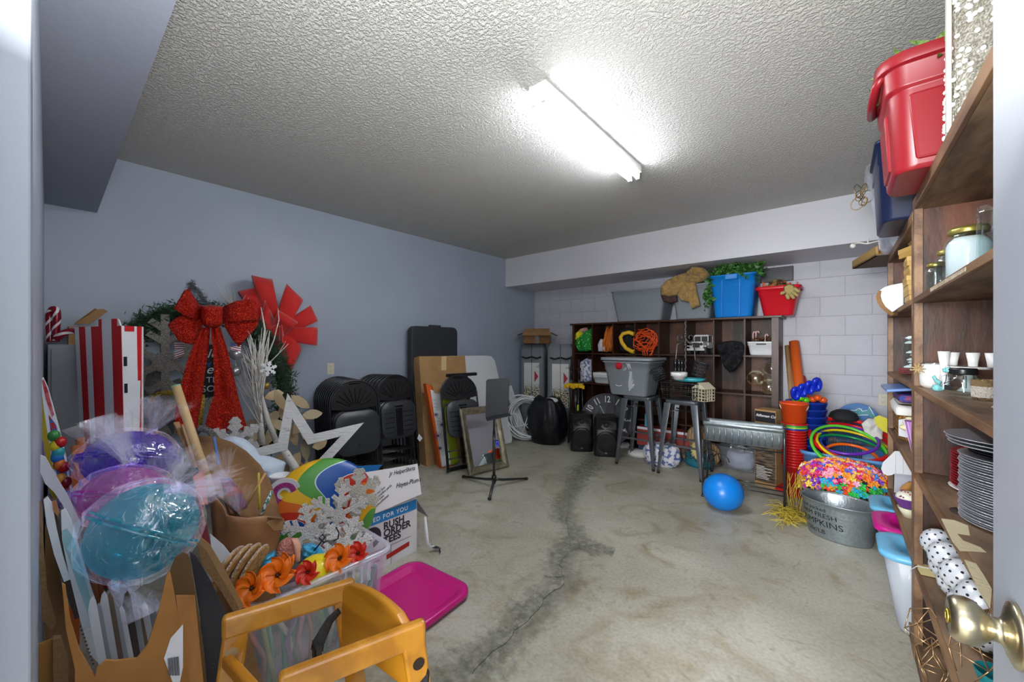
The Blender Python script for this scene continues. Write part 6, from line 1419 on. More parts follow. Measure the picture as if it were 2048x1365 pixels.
# little striped flags and silver ornaments
for i, (x, y, lab) in enumerate(((357, 693, 'upper small striped flag beside the left bow loop'), (357, 711, 'lower small striped flag beside the left bow loop'), (470, 693, 'small striped flag beside the right bow loop'))):
    P = PL(at(x, y, d=2.5)); t = T('small_flag', lab, 'flag', P.p0)
    dy = -7 if i == 1 else (5 if i == 2 else 0)
    outline('cloth', [(x-9, y-7), (x+12, y-7+dy), (x+12, y+6+dy), (x-8, y+7)], P, .002, M['paper'], t)
    for k in range(3): outline('stripe', [(x-9, y-5+4.4*k), (x+12, y-5+dy+4.4*k), (x+12, y-3+dy+4.4*k), (x-9, y-3+4.4*k)], P, .001, mat('flag_red', '8e2030', .6), t, off=.001)
    if i == 2: outline('canton', [(x-9, y-7), (x+2, y-6), (x+2, y), (x-9, y)], P, .001, mat('flag_blue', '27407c', .6), t, off=.0022)
for i, (y, r_) in enumerate(((708, .042), (743, .034))):
    b = B(); c = at(473-2*i, y, d=2.55); b.sph(c, r_, 20, 12); b.cyl(c+Vector((0, 0, r_-.002)), c+Vector((0, 0, r_+.012)), .008, n=10); b.obj('silver_ornament', mat('matte_silver', 'b4b7ba', .28, .8), None, 'matte silver ball ornament beside the right bow tail, %s one' % ('upper' if i == 0 else 'lower'), 'ornament')
t = T('silver_garland', 'silver tinsel-covered bar rising behind the red glitter bow', 'garland', at(385, 600, d=2.75))
b = B(); b.tube([at(381, 567, d=2.75), at(397, 585, d=2.75), at(420, 618, d=2.75)], .014, 6); b.obj('tinsel_bar', mat('silver_tinsel', '8d9298', .3, .7, bump=1, bs=150), t)
b = B(); leafcloud(b, [at(381+i*2.6, 567+i*3.4, d=2.74) for i in range(15)], 400, .035, (.008, .008, .008), 3, 0, .12); b.obj('tinsel_strands', mat('silver_tinsel'), t, kind='stuff')
# ---- big red glitter bow
def glitter():
    m = mat('red_glitter', 'b80f0c', .35); nt = m.node_tree; n = nt.nodes; L = nt.links; bs_ = n['Principled BSDF']
    tc = n.new('ShaderNodeTexCoord'); v = n.new('ShaderNodeTexVoronoi'); v.inputs['Scale'].default_value = 210; L.new(tc.outputs['Object'], v.inputs['Vector'])
    r = n.new('ShaderNodeValToRGB'); L.new(v.outputs['Color'], r.inputs[0]); e = r.color_ramp.elements; e[0].position = .3; e[0].color = lin('a80a08'); e[1].position = .75; e[1].color = lin('f04a20'); q = e.new(.6); q.color = lin('cc1610')
    L.new(r.outputs[0], bs_.inputs['Base Color']); bs_.inputs['Metallic'].default_value = .45
    bp = n.new('ShaderNodeBump'); bp.inputs['Strength'].default_value = 1; bp.inputs['Distance'].default_value = .006; L.new(v.outputs['Distance'], bp.inputs['Height']); L.new(bp.outputs[0], bs_.inputs['Normal']); return m
rg = glitter()
def loopribbon(name, top, bot, P, bulge, m, t, back=.3, flat=.01):
    """ribbon loop: front band from the knot out to the tip, folded back behind"""
    n_ = len(top); b = B(); fr_, fb = [], []
    for i, (p, q) in enumerate(zip(top, bot)):
        s = i/(n_-1); h_ = bulge*sin(pi*min(1, s*1.0)*.5+0)*(1 if s < .8 else 1-.35*(s-.8)/.2)+flat
        fr_.append(P(p[0], p[1], h_)); fb.append(P(q[0], q[1], h_))
    for i in range(n_-1, -1, -1):
        p, q = top[i], bot[i]; s = i/(n_-1); h_ = -bulge*back*s-.004
        sh = 3*(s)
        fr_.append(P(p[0], p[1]+sh, h_)); fb.append(P(q[0], q[1]-sh, h_))
    g = []
    for a, c in zip(fr_, fb): g.append([a.lerp(c, k/6)+P.n*(.012*sin(pi*k/6)) for k in range(7)])
    b.sheet(g); return b.obj(name, m, t, solid=.003)
P = PL(at(425, 690, d=2.45), turn=6)
t = T('glitter_bow', 'huge red glitter bow with two notched tails', 'bow', at(440, 877, d=2.45))
loopribbon('bow_loop', [(403, 616), (385, 590), (378, 577), (368, 582)], [(402, 645), (382, 637), (362, 628), (348, 618)], P, .10, rg, t)
loopribbon('bow_loop', [(446, 614), (470, 603), (495, 599), (510, 601)], [(447, 648), (470, 645), (495, 641), (517, 641)], P, .10, rg, t)
loopribbon('bow_loop', [(402, 630), (370, 628), (352, 636), (336, 650)], [(405, 655), (395, 685), (383, 690), (358, 683)], P, .05, rg, t)
loopribbon('bow_loop', [(447, 640), (480, 640), (500, 640), (516, 642)], [(450, 655), (465, 680), (478, 694), (513, 655)], P, .05, rg, t)
puff('bow_knot', [(401, 612), (422, 610), (446, 613), (445, 650), (436, 656), (414, 657), (402, 648)], P, .09, rg, t, n=40, rings=6, ns=.08, off=.04)
def tail(pts_l, pts_r, offs, tipv):
    b = B(); g = []
    for (l, r_, o_) in zip(pts_l, pts_r, offs): g.append([P(l[0]+(r_[0]-l[0])*k/8, l[1]+(r_[1]-l[1])*k/8, o_+.014*sin(k*1.3+o_*40)) for k in range(9)])
    l, r_ = tipv[0], tipv[2]; mid = tipv[1]
    last = []
    for k in range(9):
        s = k/8; y0 = (l[1]+(mid[1]-l[1])*s*2) if s < .5 else (mid[1]+(r_[1]-mid[1])*(s-.5)*2); x0 = l[0]+(r_[0]-l[0])*s
        last.append(P(x0, y0, offs[-1]))
    g.append(last); b.sheet(g); b.obj('bow_tail', rg, t, solid=.003)
tail([(405, 655), (392, 680), (375, 720), (362, 770), (352, 810), (349, 840)], [(420, 657), (418, 690), (411, 740), (405, 790), (398, 830), (394, 860)], [.05, .04, .03, .02, .02, .02], [(352, 868), (374, 846), (392, 870)])
tail([(422, 657), (425, 690), (428, 740), (428, 790), (418, 820), (410, 850)], [(440, 655), (455, 700), (466, 750), (478, 800), (488, 835), (494, 858)], [.05, .04, .03, .02, .03, .02], [(441, 874), (462, 852), (496, 868)])
# ---- big red velvet bow on the wall
P = PL((-3.72, 1.25, 1.4), (1, -.35, .05)); rv = mat('red_velvet', 'cc1410', .75, sheen=.5, bump=.1, bs=200)
t = T('velvet_bow', 'large many-looped red velvet bow leaning on the blue-grey wall', 'bow', (P(570, 790).x, P(570, 790).y, .9))
def vloop(c, tip1, tip2, w0, bul):
    cx, cy = c; a1 = Vector((tip1[0]-cx, tip1[1]-cy)); a2 = Vector((tip2[0]-cx, tip2[1]-cy)); top = []; bot = []
    for i in range(6):
        s = i/5; hx, hy = (a1.x-a2.x)*.33, (a1.y-a2.y)*.33; top.append((cx+hx+(a1.x-hx)*s, cy+hy+(a1.y-hy)*s)); bot.append((cx-hx+(a2.x+hx)*s, cy-hy+(a2.y+hy)*s))
    loopribbon('bow_loop', top, bot, P, bul, rv, t)
C0 = (553, 668)
for (a, c, bl_) in (((503, 551), (545, 562), .14), ((476, 583), (522, 575), .10), ((573, 568), (606, 602), .13), ((621, 611), (635, 643), .10), ((635, 655), (634, 692), .12), ((603, 694), (583, 742), .10), ((568, 745), (535, 722), .08), ((556, 620), (596, 646), .20), ((520, 640), (530, 600), .18), ((565, 650), (566, 690), .2)):
    vloop(C0, a, c, 0, bl_)
for q, nm in (([(545, 672), (566, 668), (575, 700), (586, 790), (590, 845), (570, 830), (560, 760), (552, 710)], 0), ([(556, 672), (572, 672), (600, 690), (603, 700), (583, 742), (566, 720)], 1)):
    outline('bow_tail', q, P, .004, rv, t, off=.03)
puff('bow_centre', [(541, 655), (553, 648), (566, 655), (568, 672), (556, 682), (543, 676)], P, .06, rv, t, n=28, rings=5, off=.1)
# ---- white birch twig tree
bw = mat('birch_white', 'd5d2cb', .7, bump=.3, bs=60, col2='8b847a', vs=(26), stretch=(1, 1, 3), lo=.66, hi=.72); tw_ = mat('twig_white', 'dad7cf', .7)
t = T('twig_tree', 'white birch trunk tree with bare glittery twigs in front of the velvet bow', 'tree', at(530, 905, d=2.62))
dd = 2.62
def pth(pts, r, dd_=None, nm='branch', m=None, n=6):
    b = B(); b.tube([at(x, y, d=(dd_ or dd)+o) for x, y, *oo in pts for o in [oo[0] if oo else 0]], r, n); b.obj(nm, m or bw, t)
pth([(524, 890), (519, 840), (516, 790), (515, 740)], [.022, .019, .016, .010], nm='trunk', n=10)
pth([(553, 885, .06), (535, 840, .05), (522, 790, .03), (515, 755)], [.018, .016, .012, .008], nm='trunk', n=10)
pth([(516, 790), (522, 720), (530, 660), (522, 615)], [.010, .008, .006, .003]); pth([(515, 740), (508, 700), (500, 668)], [.009, .006, .004])
pth([(519, 760), (532, 720), (548, 680), (558, 640), (556, 617)], [.007, .005, .004, .003, .0015])
pth([(525, 740), (545, 720), (560, 705), (577, 688)], [.005, .004, .003, .0015]); pth([(545, 720), (556, 710), (572, 682)], [.003, .002, .001])
rnd = random.Random(17)
for i in range(60):
    x0, y0 = rnd.uniform(512, 524), rnd.uniform(735, 850); tx = rnd.uniform(468, 540); ty = rnd.uniform(655, 720) if tx > 490 else rnd.uniform(690, 770)
    mx, my = (x0+tx)/2+rnd.uniform(-6, 3), (y0+ty)/2+rnd.uniform(-6, 6)
    pth([(x0, y0, rnd.uniform(-.05, .05)), (mx, my, rnd.uniform(-.1, .1)), (tx, ty, rnd.uniform(-.12, .12))], [.0045, .0034, .0015], nm='twig', m=tw_, n=4)
for x, y in ((423, 553), (435, 560), (447, 572), (452, 565), (460, 580), (440, 590), (458, 592), (470, 588), (430, 585), (492, 590), (498, 596)):
    pth([(505, 680, -.02), (480, 640, .12), ((x+470)/2, (y+640)/2-6, .15), (x, y, .15)], [.003, .0022, .0016, .0008], nm='twig', m=tw_, n=4)
t = T('birch_log', 'slim white birch pole leaning below the white star', 'pole', at(600, 950, d=2.4)); pth([(553, 880), (575, 912), (600, 952)], [.02, .022, .024], 2.4, 'pole', bw, 12)
P = PL(at(537, 740, d=2.55)); snowflake('paper_snowflake', 'small white paper snowflake pinned among the twigs', (537, 738), .05, P, M['paper'], .003, .010, 20)
b = B(); c = at(532, 772, d=2.66); b.sph(c, .024, 14, 8); b.obj('gold_ornament', mat('gold_ball', 'a58a3a', .3, .7), None, 'dull gold ball ornament on the pine wreath beside the twigs', 'ornament')
# ---- wooden leaf sculpture
lw_ = mat('pale_veneer', 'b39a72', .7, col2='cdbb98', vs=4, bump=.15, bs=30); lw2 = mat('grey_veneer', '8c8068', .75)
t = T('wooden_leaf_wreath', 'wreath of pale curved wooden leaves behind the white star', 'wreath', at(590, 1000, d=2.85))
rnd = random.Random(23)
leaves = [(548, 790, 200, 30), (600, 805, -30, 34), (560, 800, 120, 34), (625, 830, 10, 30), (600, 850, 60, 36), (560, 850, 160, 36), (545, 835, 220, 30), (585, 870, -70, 36), (620, 875, -20, 32), (540, 870, 250, 34), (568, 820, 80, 30), (500, 850, 200, 34), (510, 870, 230, 34), (480, 850, 150, 30), (530, 905, 260, 30), (610, 900, 280, 34), (590, 925, 250, 34), (620, 940, 300, 32), (575, 950, 270, 36), (640, 890, 30, 24), (555, 925, 240, 32), (600, 960, 290, 32)]
for x, y, a, L_ in leaves:
    P = PL(at(x, y, d=2.8+rnd.uniform(-.06, .06)), turn=rnd.uniform(-25, 25), lean=rnd.uniform(-15, 25)); ca, sa = cos(R(a)), sin(R(a)); pts = []
    for s, w in ((0, 3), (.2, 8), (.45, 11), (.7, 9), (.9, 4), (1, 0), (.9, -4), (.7, -8), (.45, -9), (.2, -7)): pts.append((x+(s-.5)*L_*1.35*ca-w*sa, y-(s-.5)*L_*1.35*sa-w*ca))
    outline('wooden_leaf', pts, P, .004, lw_ if rnd.random() < .8 else lw2, t)
c = at(590, 960, d=2.95); b = B(); b.lathe([(.13, 0), (.16, .15), (.12, .34), (.05, .42), (0, .43)], 14, (c.x, c.y, .0), cap0=True); b.obj('wooden_core', mat('olive_wood', '8a7448', .8, bump=.6, bs=14), t)
# ---- white star frame
P = PL(at(600, 870, d=2.42), turn=-6, lean=8)
t = T('star_frame', 'distressed white wooden star frame with open centre', 'star', at(620, 915, d=2.42))
C0 = (600, 921); o_, i_, o2, i2 = [], [], [], []
e1 = Vector((0, 0, 1)).cross(P.n).normalized(); e2 = P.n.cross(e1); cc = P(*C0); tipT = P(573, 779); tipR = P(723, 855)
rT = (tipT-cc); ang0 = math.atan2(rT.dot(e2), rT.dot(e1)); ro = (rT.length+(tipR-cc).length)/2; rR = tipR-cc; angR = math.atan2(rR.dot(e2), rR.dot(e1)); stp = (ang0-angR)
wm2 = mat('distressed_white', 'dcdcda', .6, bump=.3, bs=25, col2='a9a69f', vs=14, lo=.62, hi=.75, stretch=(1, 1, 4))
for k in range(5):
    a = ang0-k*2*pi/5; a2 = a-pi/5
    o_.append(cc+(e1*cos(a)+e2*sin(a))*ro); o_.append(cc+(e1*cos(a2)+e2*sin(a2))*ro*.40)
    i_.append(cc+(e1*cos(a)+e2*sin(a))*ro*.62); i_.append(cc+(e1*cos(a2)+e2*sin(a2))*ro*.235)
for k in range(10):
    j = (k+1) % 10; b = B(); b.prism([o_[k], o_[j], i_[j], i_[k]], -P.n*.022); b.obj('star_rail', wm2, t, bev=.001)
# ---- soft cloud pillow and white bucket
P = PL(at(505, 925, d=2.1))
puff('cloud_pillow', [(436, 880), (465, 872), (490, 878), (510, 895), (520, 912), (545, 915), (572, 925), (566, 950), (540, 975), (515, 965), (495, 935), (465, 900)], P, .10, mat('pale_blue_fleece', 'c8d6e6', .9, bump=.3, bs=30), None, ns=.35, label='pale blue white cloud-shaped pillow behind the torn carton', cat='pillow')
c = at(560, 985, d=2.05); b = B(); b.lathe([(0, 0), (.038, 0), (.046, .10), (.050, .105), (.050, .112), (.043, .112), (.036, .01), (0, .01)], 24, (c.x, c.y, c.z-.02)); b.obj('white_tub', M['white_p'], None, 'small white plastic tub beside the cloud pillow', 'tub')
P = PL(at(570, 985, d=1.95))
t = T('donut_cutout', 'white and magenta glitter ring cutout left of the rainbow disc', 'cutout', at(570, 1010, d=1.95))
e1 = Vector((0, 0, 1)).cross(P.n).normalized(); e2 = P.n.cross(e1); c = P(568, 988)
ring_ = lambda r_, o=0: [c+(e1*cos(a)+e2*sin(a))*r_+P.n*o for a in [2*pi*i/32 for i in range(32)]]
b = B(); b.frame(ring_(.075), ring_(.018), -P.n*.008); b.obj('ring_board', wpap_ if 'wpap_' in globals() else mat('white_foamboard'), t)
b = B(); b.frame(ring_(.055, .002), ring_(.03, .002), -P.n*.002); b.obj('glitter_band', mat('magenta_glitter', 'c23b9a', .4, bump=1, bs=200), t)
# ---- torn round carton with straws
t = T('torn_carton', 'torn curved brown carton holding wrapped sticks and straws', 'box', (at(480, 1100, d=1.62).x, at(480, 1100, d=1.62).y, .0))
kb = mat('kraft_inside', '7a5836', .8, bump=.08, bs=20, col2='8a6640', vs=3); kf = mat('kraft_glossy', 'a4744a', .5, bump=.1, bs=12, col2='8a5e38', vs=4)
back = [(396, 872), (432, 874), (462, 884), (492, 902), (520, 930), (540, 962), (552, 998), (562, 1040)]; front = [(400, 930), (416, 960), (424, 984), (446, 1006), (452, 1030), (497, 1036), (531, 1036), (566, 1038)]
g = []
for v in range(9):
    s = v/8; row = []
    for i in range(8):
        x = back[i][0]+(front[i][0]-back[i][0])*s*.9; y = back[i][1]+(front[i][1]-back[i][1])*s
        row.append(at(x, y, d=1.86-.26*s*s+.06*sin(pi*i/7)*(1-s)))
    g.append(row)
b = B(); b.sheet(g); b.obj('inner_wall', kb, t, solid=.006)
P = PL(at(490, 1060, d=1.56), turn=0)
bot = [(428, 1090), (440, 1098), (456, 1106), (475, 1114), (497, 1120), (517, 1124), (535, 1118), (551, 1108)]; tp_ = [(420, 984), (436, 1000), (450, 1018), (453, 1032), (475, 1034), (497, 1036), (531, 1032), (567, 1038)]
g = [[P(a[0]+(c[0]-a[0])*k/6, a[1]+(c[1]-a[1])*k/6, .05*sin(pi*i/7)-.02) for i, (a, c) in enumerate(zip(tp_, bot))] for k in range(7)]
b = B(); b.sheet(g); b.obj('front_wall', kf, t, solid=.006)
lo_ = [Vector((g[-1][i].x, g[-1][i].y, .02)) for i in range(8)]; b = B(); b.sheet([g[-1], lo_]); b.obj('lower_wall', kf, t, solid=.006)
P2 = PL(at(505, 1040, d=1.58)); outline('torn_flap', [(533, 1046), (552, 1035), (568, 1040), (566, 1060), (548, 1062)], P2, .005, M['card'], t, off=.01)
for i, (a, c, r_, m_, lab) in enumerate((((490, 1015), (531, 947), .005, mat('bamboo', 'c79a5c', .6), 'thin bamboo skewer leaning in the torn carton'), ((519, 1020), (517, 946), .005, mat('yellow_straw', 'b9a63a', .5), 'yellow twisted paper straw in the torn carton'), ((522, 1030), (544, 982), .006, mat('stripe_straw', '2f6f78', .5, col2='dfe8e4', vs=90, lo=.48, hi=.52, stretch=(1, 1, 1)), 'teal and white striped paper straw in the torn carton'))):
    b = B(); b.cyl(at(*a, d=1.62), at(*c, d=1.66), r_); b.obj('paper_straw' if i else 'skewer', m_, None, lab, 'straw' if i else 'stick')
# dowel with a mint end and wooden sticks beside it
t = T('wooden_dowel', 'pale wooden dowel with a mint green end rising above the wrapped candies', 'dowel', at(425, 990, d=1.5))
a, c = at(352, 772, d=1.52), at(425, 992, d=1.48); b = B(); b.cyl(a, c, .0145, .0145, 18); b.obj('rod', mat('pale_pine', 'c9a878', .6, bump=.1, bs=20), t)
b = B(); b.cyl(a-(c-a).normalized()*.001, a+(c-a).normalized()*.003, .0148, .0148, 18); b.obj('mint_end', mat('mint_paint', '7cc8a8', .5), t)
for i, (p, q, col, lab) in enumerate((((352, 845), (392, 935), 'a07a50', 'flat brown wooden stick beside the pale dowel, left one'), ((368, 850), (395, 935), 'b08a60', 'flat brown wooden stick beside the pale dowel, right one'), ((428, 875), (438, 930), '3a66a8', 'blue striped paper straw above the torn carton'))):
    b = B(); b.beam(at(*p, d=1.58), at(*q, d=1.55), .02 if i < 2 else .008, .006); b.obj('flat_stick' if i < 2 else 'paper_straw', mat('stick_%d' % i, col, .7), None, lab, 'stick' if i < 2 else 'straw')
# ---- giant cellophane-wrapped candies
def candy(label, cpx, d, rx, rz_, axis, col, films, nm='wrapped_candy'):
    c = at(*cpx, d=d); ax = Vector(axis).normalized(); e1 = ax.orthogonal().normalized(); e2 = ax.cross(e1)
    t = T(nm, label, 'candy decoration', (c.x, c.y, c.z-rz_))
    mcol = film('tint_'+col, col, clear=.90, rough=.06, bump=.15, bs=5, body=.45, bcol=col, amt=1.6)
    fr = Matrix(((e1.x, e2.x, ax.x, c.x), (e1.y, e2.y, ax.y, c.y), (e1.z, e2.z, ax.z, c.z), (0, 0, 0, 1)))
    for s in (-1, 1):
        b = B(); b.m = fr; b.lathe([(rx*sin(a), s*rz_*cos(a)) for a in [pi/2*i/10 for i in range(10)]]+[(rx, 0.004*s), (rx*1.11, .004*s), (rx*1.11, .009*s)], 40); b.obj('plastic_bowl', mcol, t)
    b = B(); b.m = fr
    N = 56; loops = []
    for i in range(1, 16):
        a = pi*i/16; loops.append([((rx*1.13*sin(a)+.022*noise.noise(Vector((cos(2*pi*k/N)*5, sin(2*pi*k/N)*7, a*4))))*cos(2*pi*k/N), (rx*1.13*sin(a)+.022*noise.noise(Vector((cos(2*pi*k/N)*5, sin(2*pi*k/N)*7, a*4))))*sin(2*pi*k/N), rz_*1.12*cos(a)) for k in range(N)])
    b.loft(loops); b.obj('cellophane_wrap', M['cello'], t)
    for (k0, tip1, tip2, dd_) in films:                   # knots: pixel of the tie, two ends of the flared skirt
        p = at(*k0, d=dd_); A0 = at(*tip1, d=dd_-.02); A9 = at(*tip2, d=dd_-.02); g = []
        nv = (A0-p).cross(A9-p).normalized()
        for j in range(8):
            s = j/7; row = []
            for i in range(33):
                u = i/32; q = A0.lerp(A9, u); dirv = (q-p); mid = dirv*(1+.16*sin(pi*u)); wob = s*(.035*sin(i*1.35+1.3*sin(i*.7))+.018*sin(i*2.7+4*s))
                row.append(p+mid*s+nv*wob+nv*.012*sin(i*2.9)*(1-s))
            g.append(row)
        b = B(); b.sheet(g); b.obj('twisted_end', M['cello2'], t)
        b = B(); b.sheet([[q+nv*.02*sin(ii*.9+2)*(jj/7)-nv*.025 for ii, q in enumerate(row)] for jj, row in enumerate(g)]); b.obj('twisted_end', M['cello2'], t)
        b = B(); b.sph(p, .013, 10, 6); b.obj('knot', M['cello'], t)
    return t
candy('giant purple candy decoration wrapped in clear film, rearmost of three', (262, 920), 1.62, .148, .115, (-.30, .25, .9), '6a3ae0', [((308, 864), (285, 795), (392, 818), 1.52), ((166, 965), (170, 1010), (150, 985), 1.5)])
candy('giant pink candy decoration wrapped in clear film, middle of three', (258, 995), 1.38, .128, .10, (-.25, .35, .9), 'd455cc', [((268, 922), (175, 848), (262, 838), 1.32), ((160, 1040), (130, 990), (150, 1080), 1.32)])
candy('giant teal candy decoration wrapped in clear film, nearest of three', (290, 1060), 1.14, .124, .128, (-.18, .60, .85), '1fc0d2', [((228, 1168), (188, 1250), (305, 1225), 1.04), ((352, 975), (345, 890), (468, 965), 1.08), ((352, 975), (470, 930), (440, 1000), 1.10)])
# small red wrapped sticks in the torn carton
P = PL(at(470, 990, d=1.6)); puff('wrapped_bundle', [(440, 958), (460, 955), (485, 985), (495, 1015), (470, 1030), (450, 1005)], P, .04, mat('red_wrap', '9a2420', .3, col2='3a4a80', vs=14, bump=.5, bs=20), None, ns=.6, label='red and blue wrapped bundle inside the torn carton', cat='bundle')
t = T('clear_wrapper', 'loose crinkled clear wrapper over the edge of the torn carton', 'wrapper', at(480, 1030, d=1.5))
for (k0, a_, c_) in (((480, 1030), (440, 985), (510, 985)), ((455, 960), (400, 925), (470, 905))):
    p = at(*k0, d=1.5); A0 = at(*a_, d=1.46); A9 = at(*c_, d=1.46); nv = (A0-p).cross(A9-p).normalized()
    b = B(); b.sheet([[p+(A0.lerp(A9, i/28)-p)*(1+.2*sin(pi*i/28))*j/6+nv*.03*(j/6)*sin(i*1.5+sin(i)) for i in range(29)] for j in range(7)]); b.obj('film_sheet', M['cello2'], t)
# ---- cutouts standing at the far left
d_ = 1.45
P = PL(at(110, 880, d=1.5), turn=-12)
t = T('gumball_cutout', 'tall printed gumball-dispenser cutout leaning at the left wall edge', 'cutout', at(120, 1000, d=1.5))
outline('cutout_board', [(81, 758), (86, 755), (95, 775), (108, 820), (120, 865), (132, 915), (140, 960), (150, 1005), (118, 1005), (100, 900), (88, 820)], P, .006, M['paper'], t)
outline('red_top', [(84, 762), (88, 760), (96, 782), (108, 830), (104, 835), (92, 800)], P, .001, mat('gumball_red', 'b83038', .4, col2='d8868a', vs=20), t, off=.001)
outline('gumballs', [(97, 830), (112, 850), (128, 915), (143, 1000), (124, 1004), (108, 920)], P, .001, mat('gumball_print', 'b5251f', .4, col2='2a6fb0', vs=36, lo=.44, hi=.5), t, off=.001)
for i, (x, y, c_) in enumerate(((108, 872, '3a8a3e'), (111, 892, 'd8c020'), (114, 915, '2a78c0'), (121, 885, 'c02020'), (119, 930, 'd06a20'), (127, 935, 'b01818'), (122, 958, 'e0a030'), (131, 965, '8a1a18'), (117, 905, '2f9e9e'))):
    b = B(); b.sph(P(x, y, .0), (.018, .018, .022), 10, 6); b.obj('gumball', mat('gumball_'+c_, c_, .25), t)
P = PL(at(95, 900, d=1.6), turn=-12)
outline('yellow_cutout', [(80, 790), (86, 800), (92, 860), (104, 930), (116, 985), (112, 1010), (98, 980), (82, 880)], P, .006, mat('yellow_board', 'c9b428', .6, bump=.1, bs=40), label='yellow cardboard strip cutout behind the gumball cutout', cat='cutout')
outline('purple_cutout', [(80, 870), (86, 885), (92, 930), (86, 940), (80, 920)], P, .005, mat('violet_board', '8a70a8', .6), off=.03, label='small violet cutout tip at the far left edge', cat='cutout')
P = PL(at(110, 980, d=1.2), turn=-8)
outline('white_spoon_cutout', [(75, 915), (80, 911), (90, 915), (104, 940), (120, 968), (134, 990), (148, 1020), (162, 1048), (152, 1080), (140, 1050), (125, 1010), (108, 985), (90, 968), (78, 940)], P, .008, mat('pinkish_board', 'd9d6de', .6), label='white spoon-shaped board cutout, upper one at the left', cat='cutout')
P = PL(at(105, 1080, d=1.05), turn=-8)
t = T('layered_cutout', 'white paddle-shaped cutout with dark edge, lower one at the left', 'cutout', at(130, 1200, d=1.05))
outline('dark_board', [(84, 1000), (95, 992), (106, 1002), (118, 1050), (130, 1100), (150, 1160), (170, 1230), (150, 1240), (120, 1150), (98, 1080)], P, .006, mat('dark_edge_board', '4a4038', .8), t, off=-.006)
outline('white_board', [(87, 1000), (94, 994), (103, 1006), (113, 1060), (125, 1110), (140, 1160), (128, 1165), (108, 1110), (93, 1050)], P, .005, M['paper'], t)
outline('tan_insert', [(104, 1004), (112, 1002), (118, 1025), (116, 1035), (106, 1022)], P, .004, mat('tan_insert', 'b07850', .7), t, off=.004)
P = PL(at(150, 1110, d=1.08), turn=-5)
t = T('rounded_cutout', 'white rounded board cutout under the teal candy', 'cutout', at(170, 1250, d=1.05))
outline('white_face', [(122, 1022), (130, 1018), (142, 1040), (152, 1075), (166, 1120), (180, 1170), (200, 1230), (215, 1290), (200, 1330), (180, 1310), (160, 1240), (138, 1150), (124, 1080)], P, .006, M['paper'], t)
outline('aqua_print', [(124, 1062), (134, 1058), (146, 1075), (160, 1120), (176, 1180), (194, 1240), (180, 1240), (158, 1180), (140, 1125), (126, 1090)], P, .001, mat('aqua_print', 'a8d2d6', .6), t, off=.001)
# terracotta tips and small bits near the popcorn box
for i, (x, y, lab) in enumerate(((153, 905, 'terracotta cardboard tube tip beside the striped box, front one'), (162, 890, 'terracotta cardboard tube tip beside the striped box, rear one'))):
    b = B(); b.cyl(at(x-2, y-14, d=1.85+.04*i), at(x+40, y+330, d=1.85+.04*i), .016); b.obj('terracotta_tube', mat('terracotta_card', 'b06a44', .7), None, lab, 'tube')
P = PL(at(145, 965, d=1.7)); outline('orange_scrap', [(136, 960), (146, 945), (156, 960), (158, 990), (160, 1400), (140, 1400)], P, .01, mat('orange_scrap', 'c8682a', .6), label='orange and kraft scrap of card beside the purple candy', cat='card')
b = B(); b.sph(at(148, 1000, d=1.5), (.05, .05, .03), 14, 8); b.obj('purple_rosette', mat('purple_mesh', '5b3a8c', .5, bump=1, bs=60), None, 'purple crinkled rosette left of the pink candy', 'rosette')
# ---- cardboard box full of cutouts, bottom left
t = T('kraft_box', 'tall torn kraft box of cutouts at the bottom left with a shipping label', 'box', (at(250, 1400, d=.95).x, at(250, 1400, d=.95).y, 0))
kc = mat('kraft_amber', 'b07c3e', .75, bump=.15, bs=14, col2='9c6a30', vs=5)
P = PL(at(260, 1300, d=.86), turn=0)
outline('front_wall', [(124, 1168), (130, 1172), (140, 1240), (158, 1300), (190, 1355), (194, 1337), (212, 1322), (231, 1323), (274, 1318), (295, 1291), (318, 1220), (333, 1152), (340, 1142), (350, 1192), (364, 1280), (384, 1400), (384, 1500), (150, 1500), (150, 1340), (132, 1260)], P, .006, kc, t)
P3 = PL(at(345, 1250, d=.90), turn=40)
outline('shipping_label', [(341, 1278), (366, 1250), (366, 1335), (360, 1365), (345, 1365), (328, 1318)], P, .001, M['paper'], t, off=.003)
b = B()
for i in range(9): b.beam(P(336+i*2.6, 1318-i*.5, .005), P(338+i*2.6, 1352, .005), .0012+.0008*(i % 2), .0006, P.n)
b.obj('barcode', mat('grey_print', '5a5a60', .6), t)
b = B()
for i in range(11): b.beam(P(158+i*2.6, 1255+i*7.4, .003), P(163+i*2.6, 1254+i*7.4, .003), .003, .0006, P.n)
b.obj('printed_text', M['black_p'], t)
b = B(); b.prism([P(352, 1192), P(390, 1192, -.14), P(420, 1500, -.14), P(384, 1500)], (-.004, 0, 0)); b.obj('side_wall', kc, t)
rnd = random.Random(41); cols_ = ['c9ccd0', '8a8d92', 'b9bcc2', '6a5a4c', '9aa0a6', 'd6d8dc', '4a443e', 'a9adb4', '7d6a55']
for i in range(13):
    Pq = PL(at(200+i*11, 1250, d=.93+.018*i), turn=0); x = 176+i*11.5; lx = 24
    tt = 1195+18*sin(i*1.7)+rnd.uniform(-10, 10)
    outline('board_cutout', [(x, tt+30), (x+4, tt+8), (x+10, tt), (x+16, tt+10), (x+30+lx, 1420), (x+14+lx, 1420)], Pq, .005, mat('board_%d' % (i % 9), cols_[i % 9], .65), label='thin board cutout filed in the kraft box, %s from the left' % (ORD+['thirteenth'])[i].replace('front', 'first'), cat='cutout', group='boards filed in the kraft box')
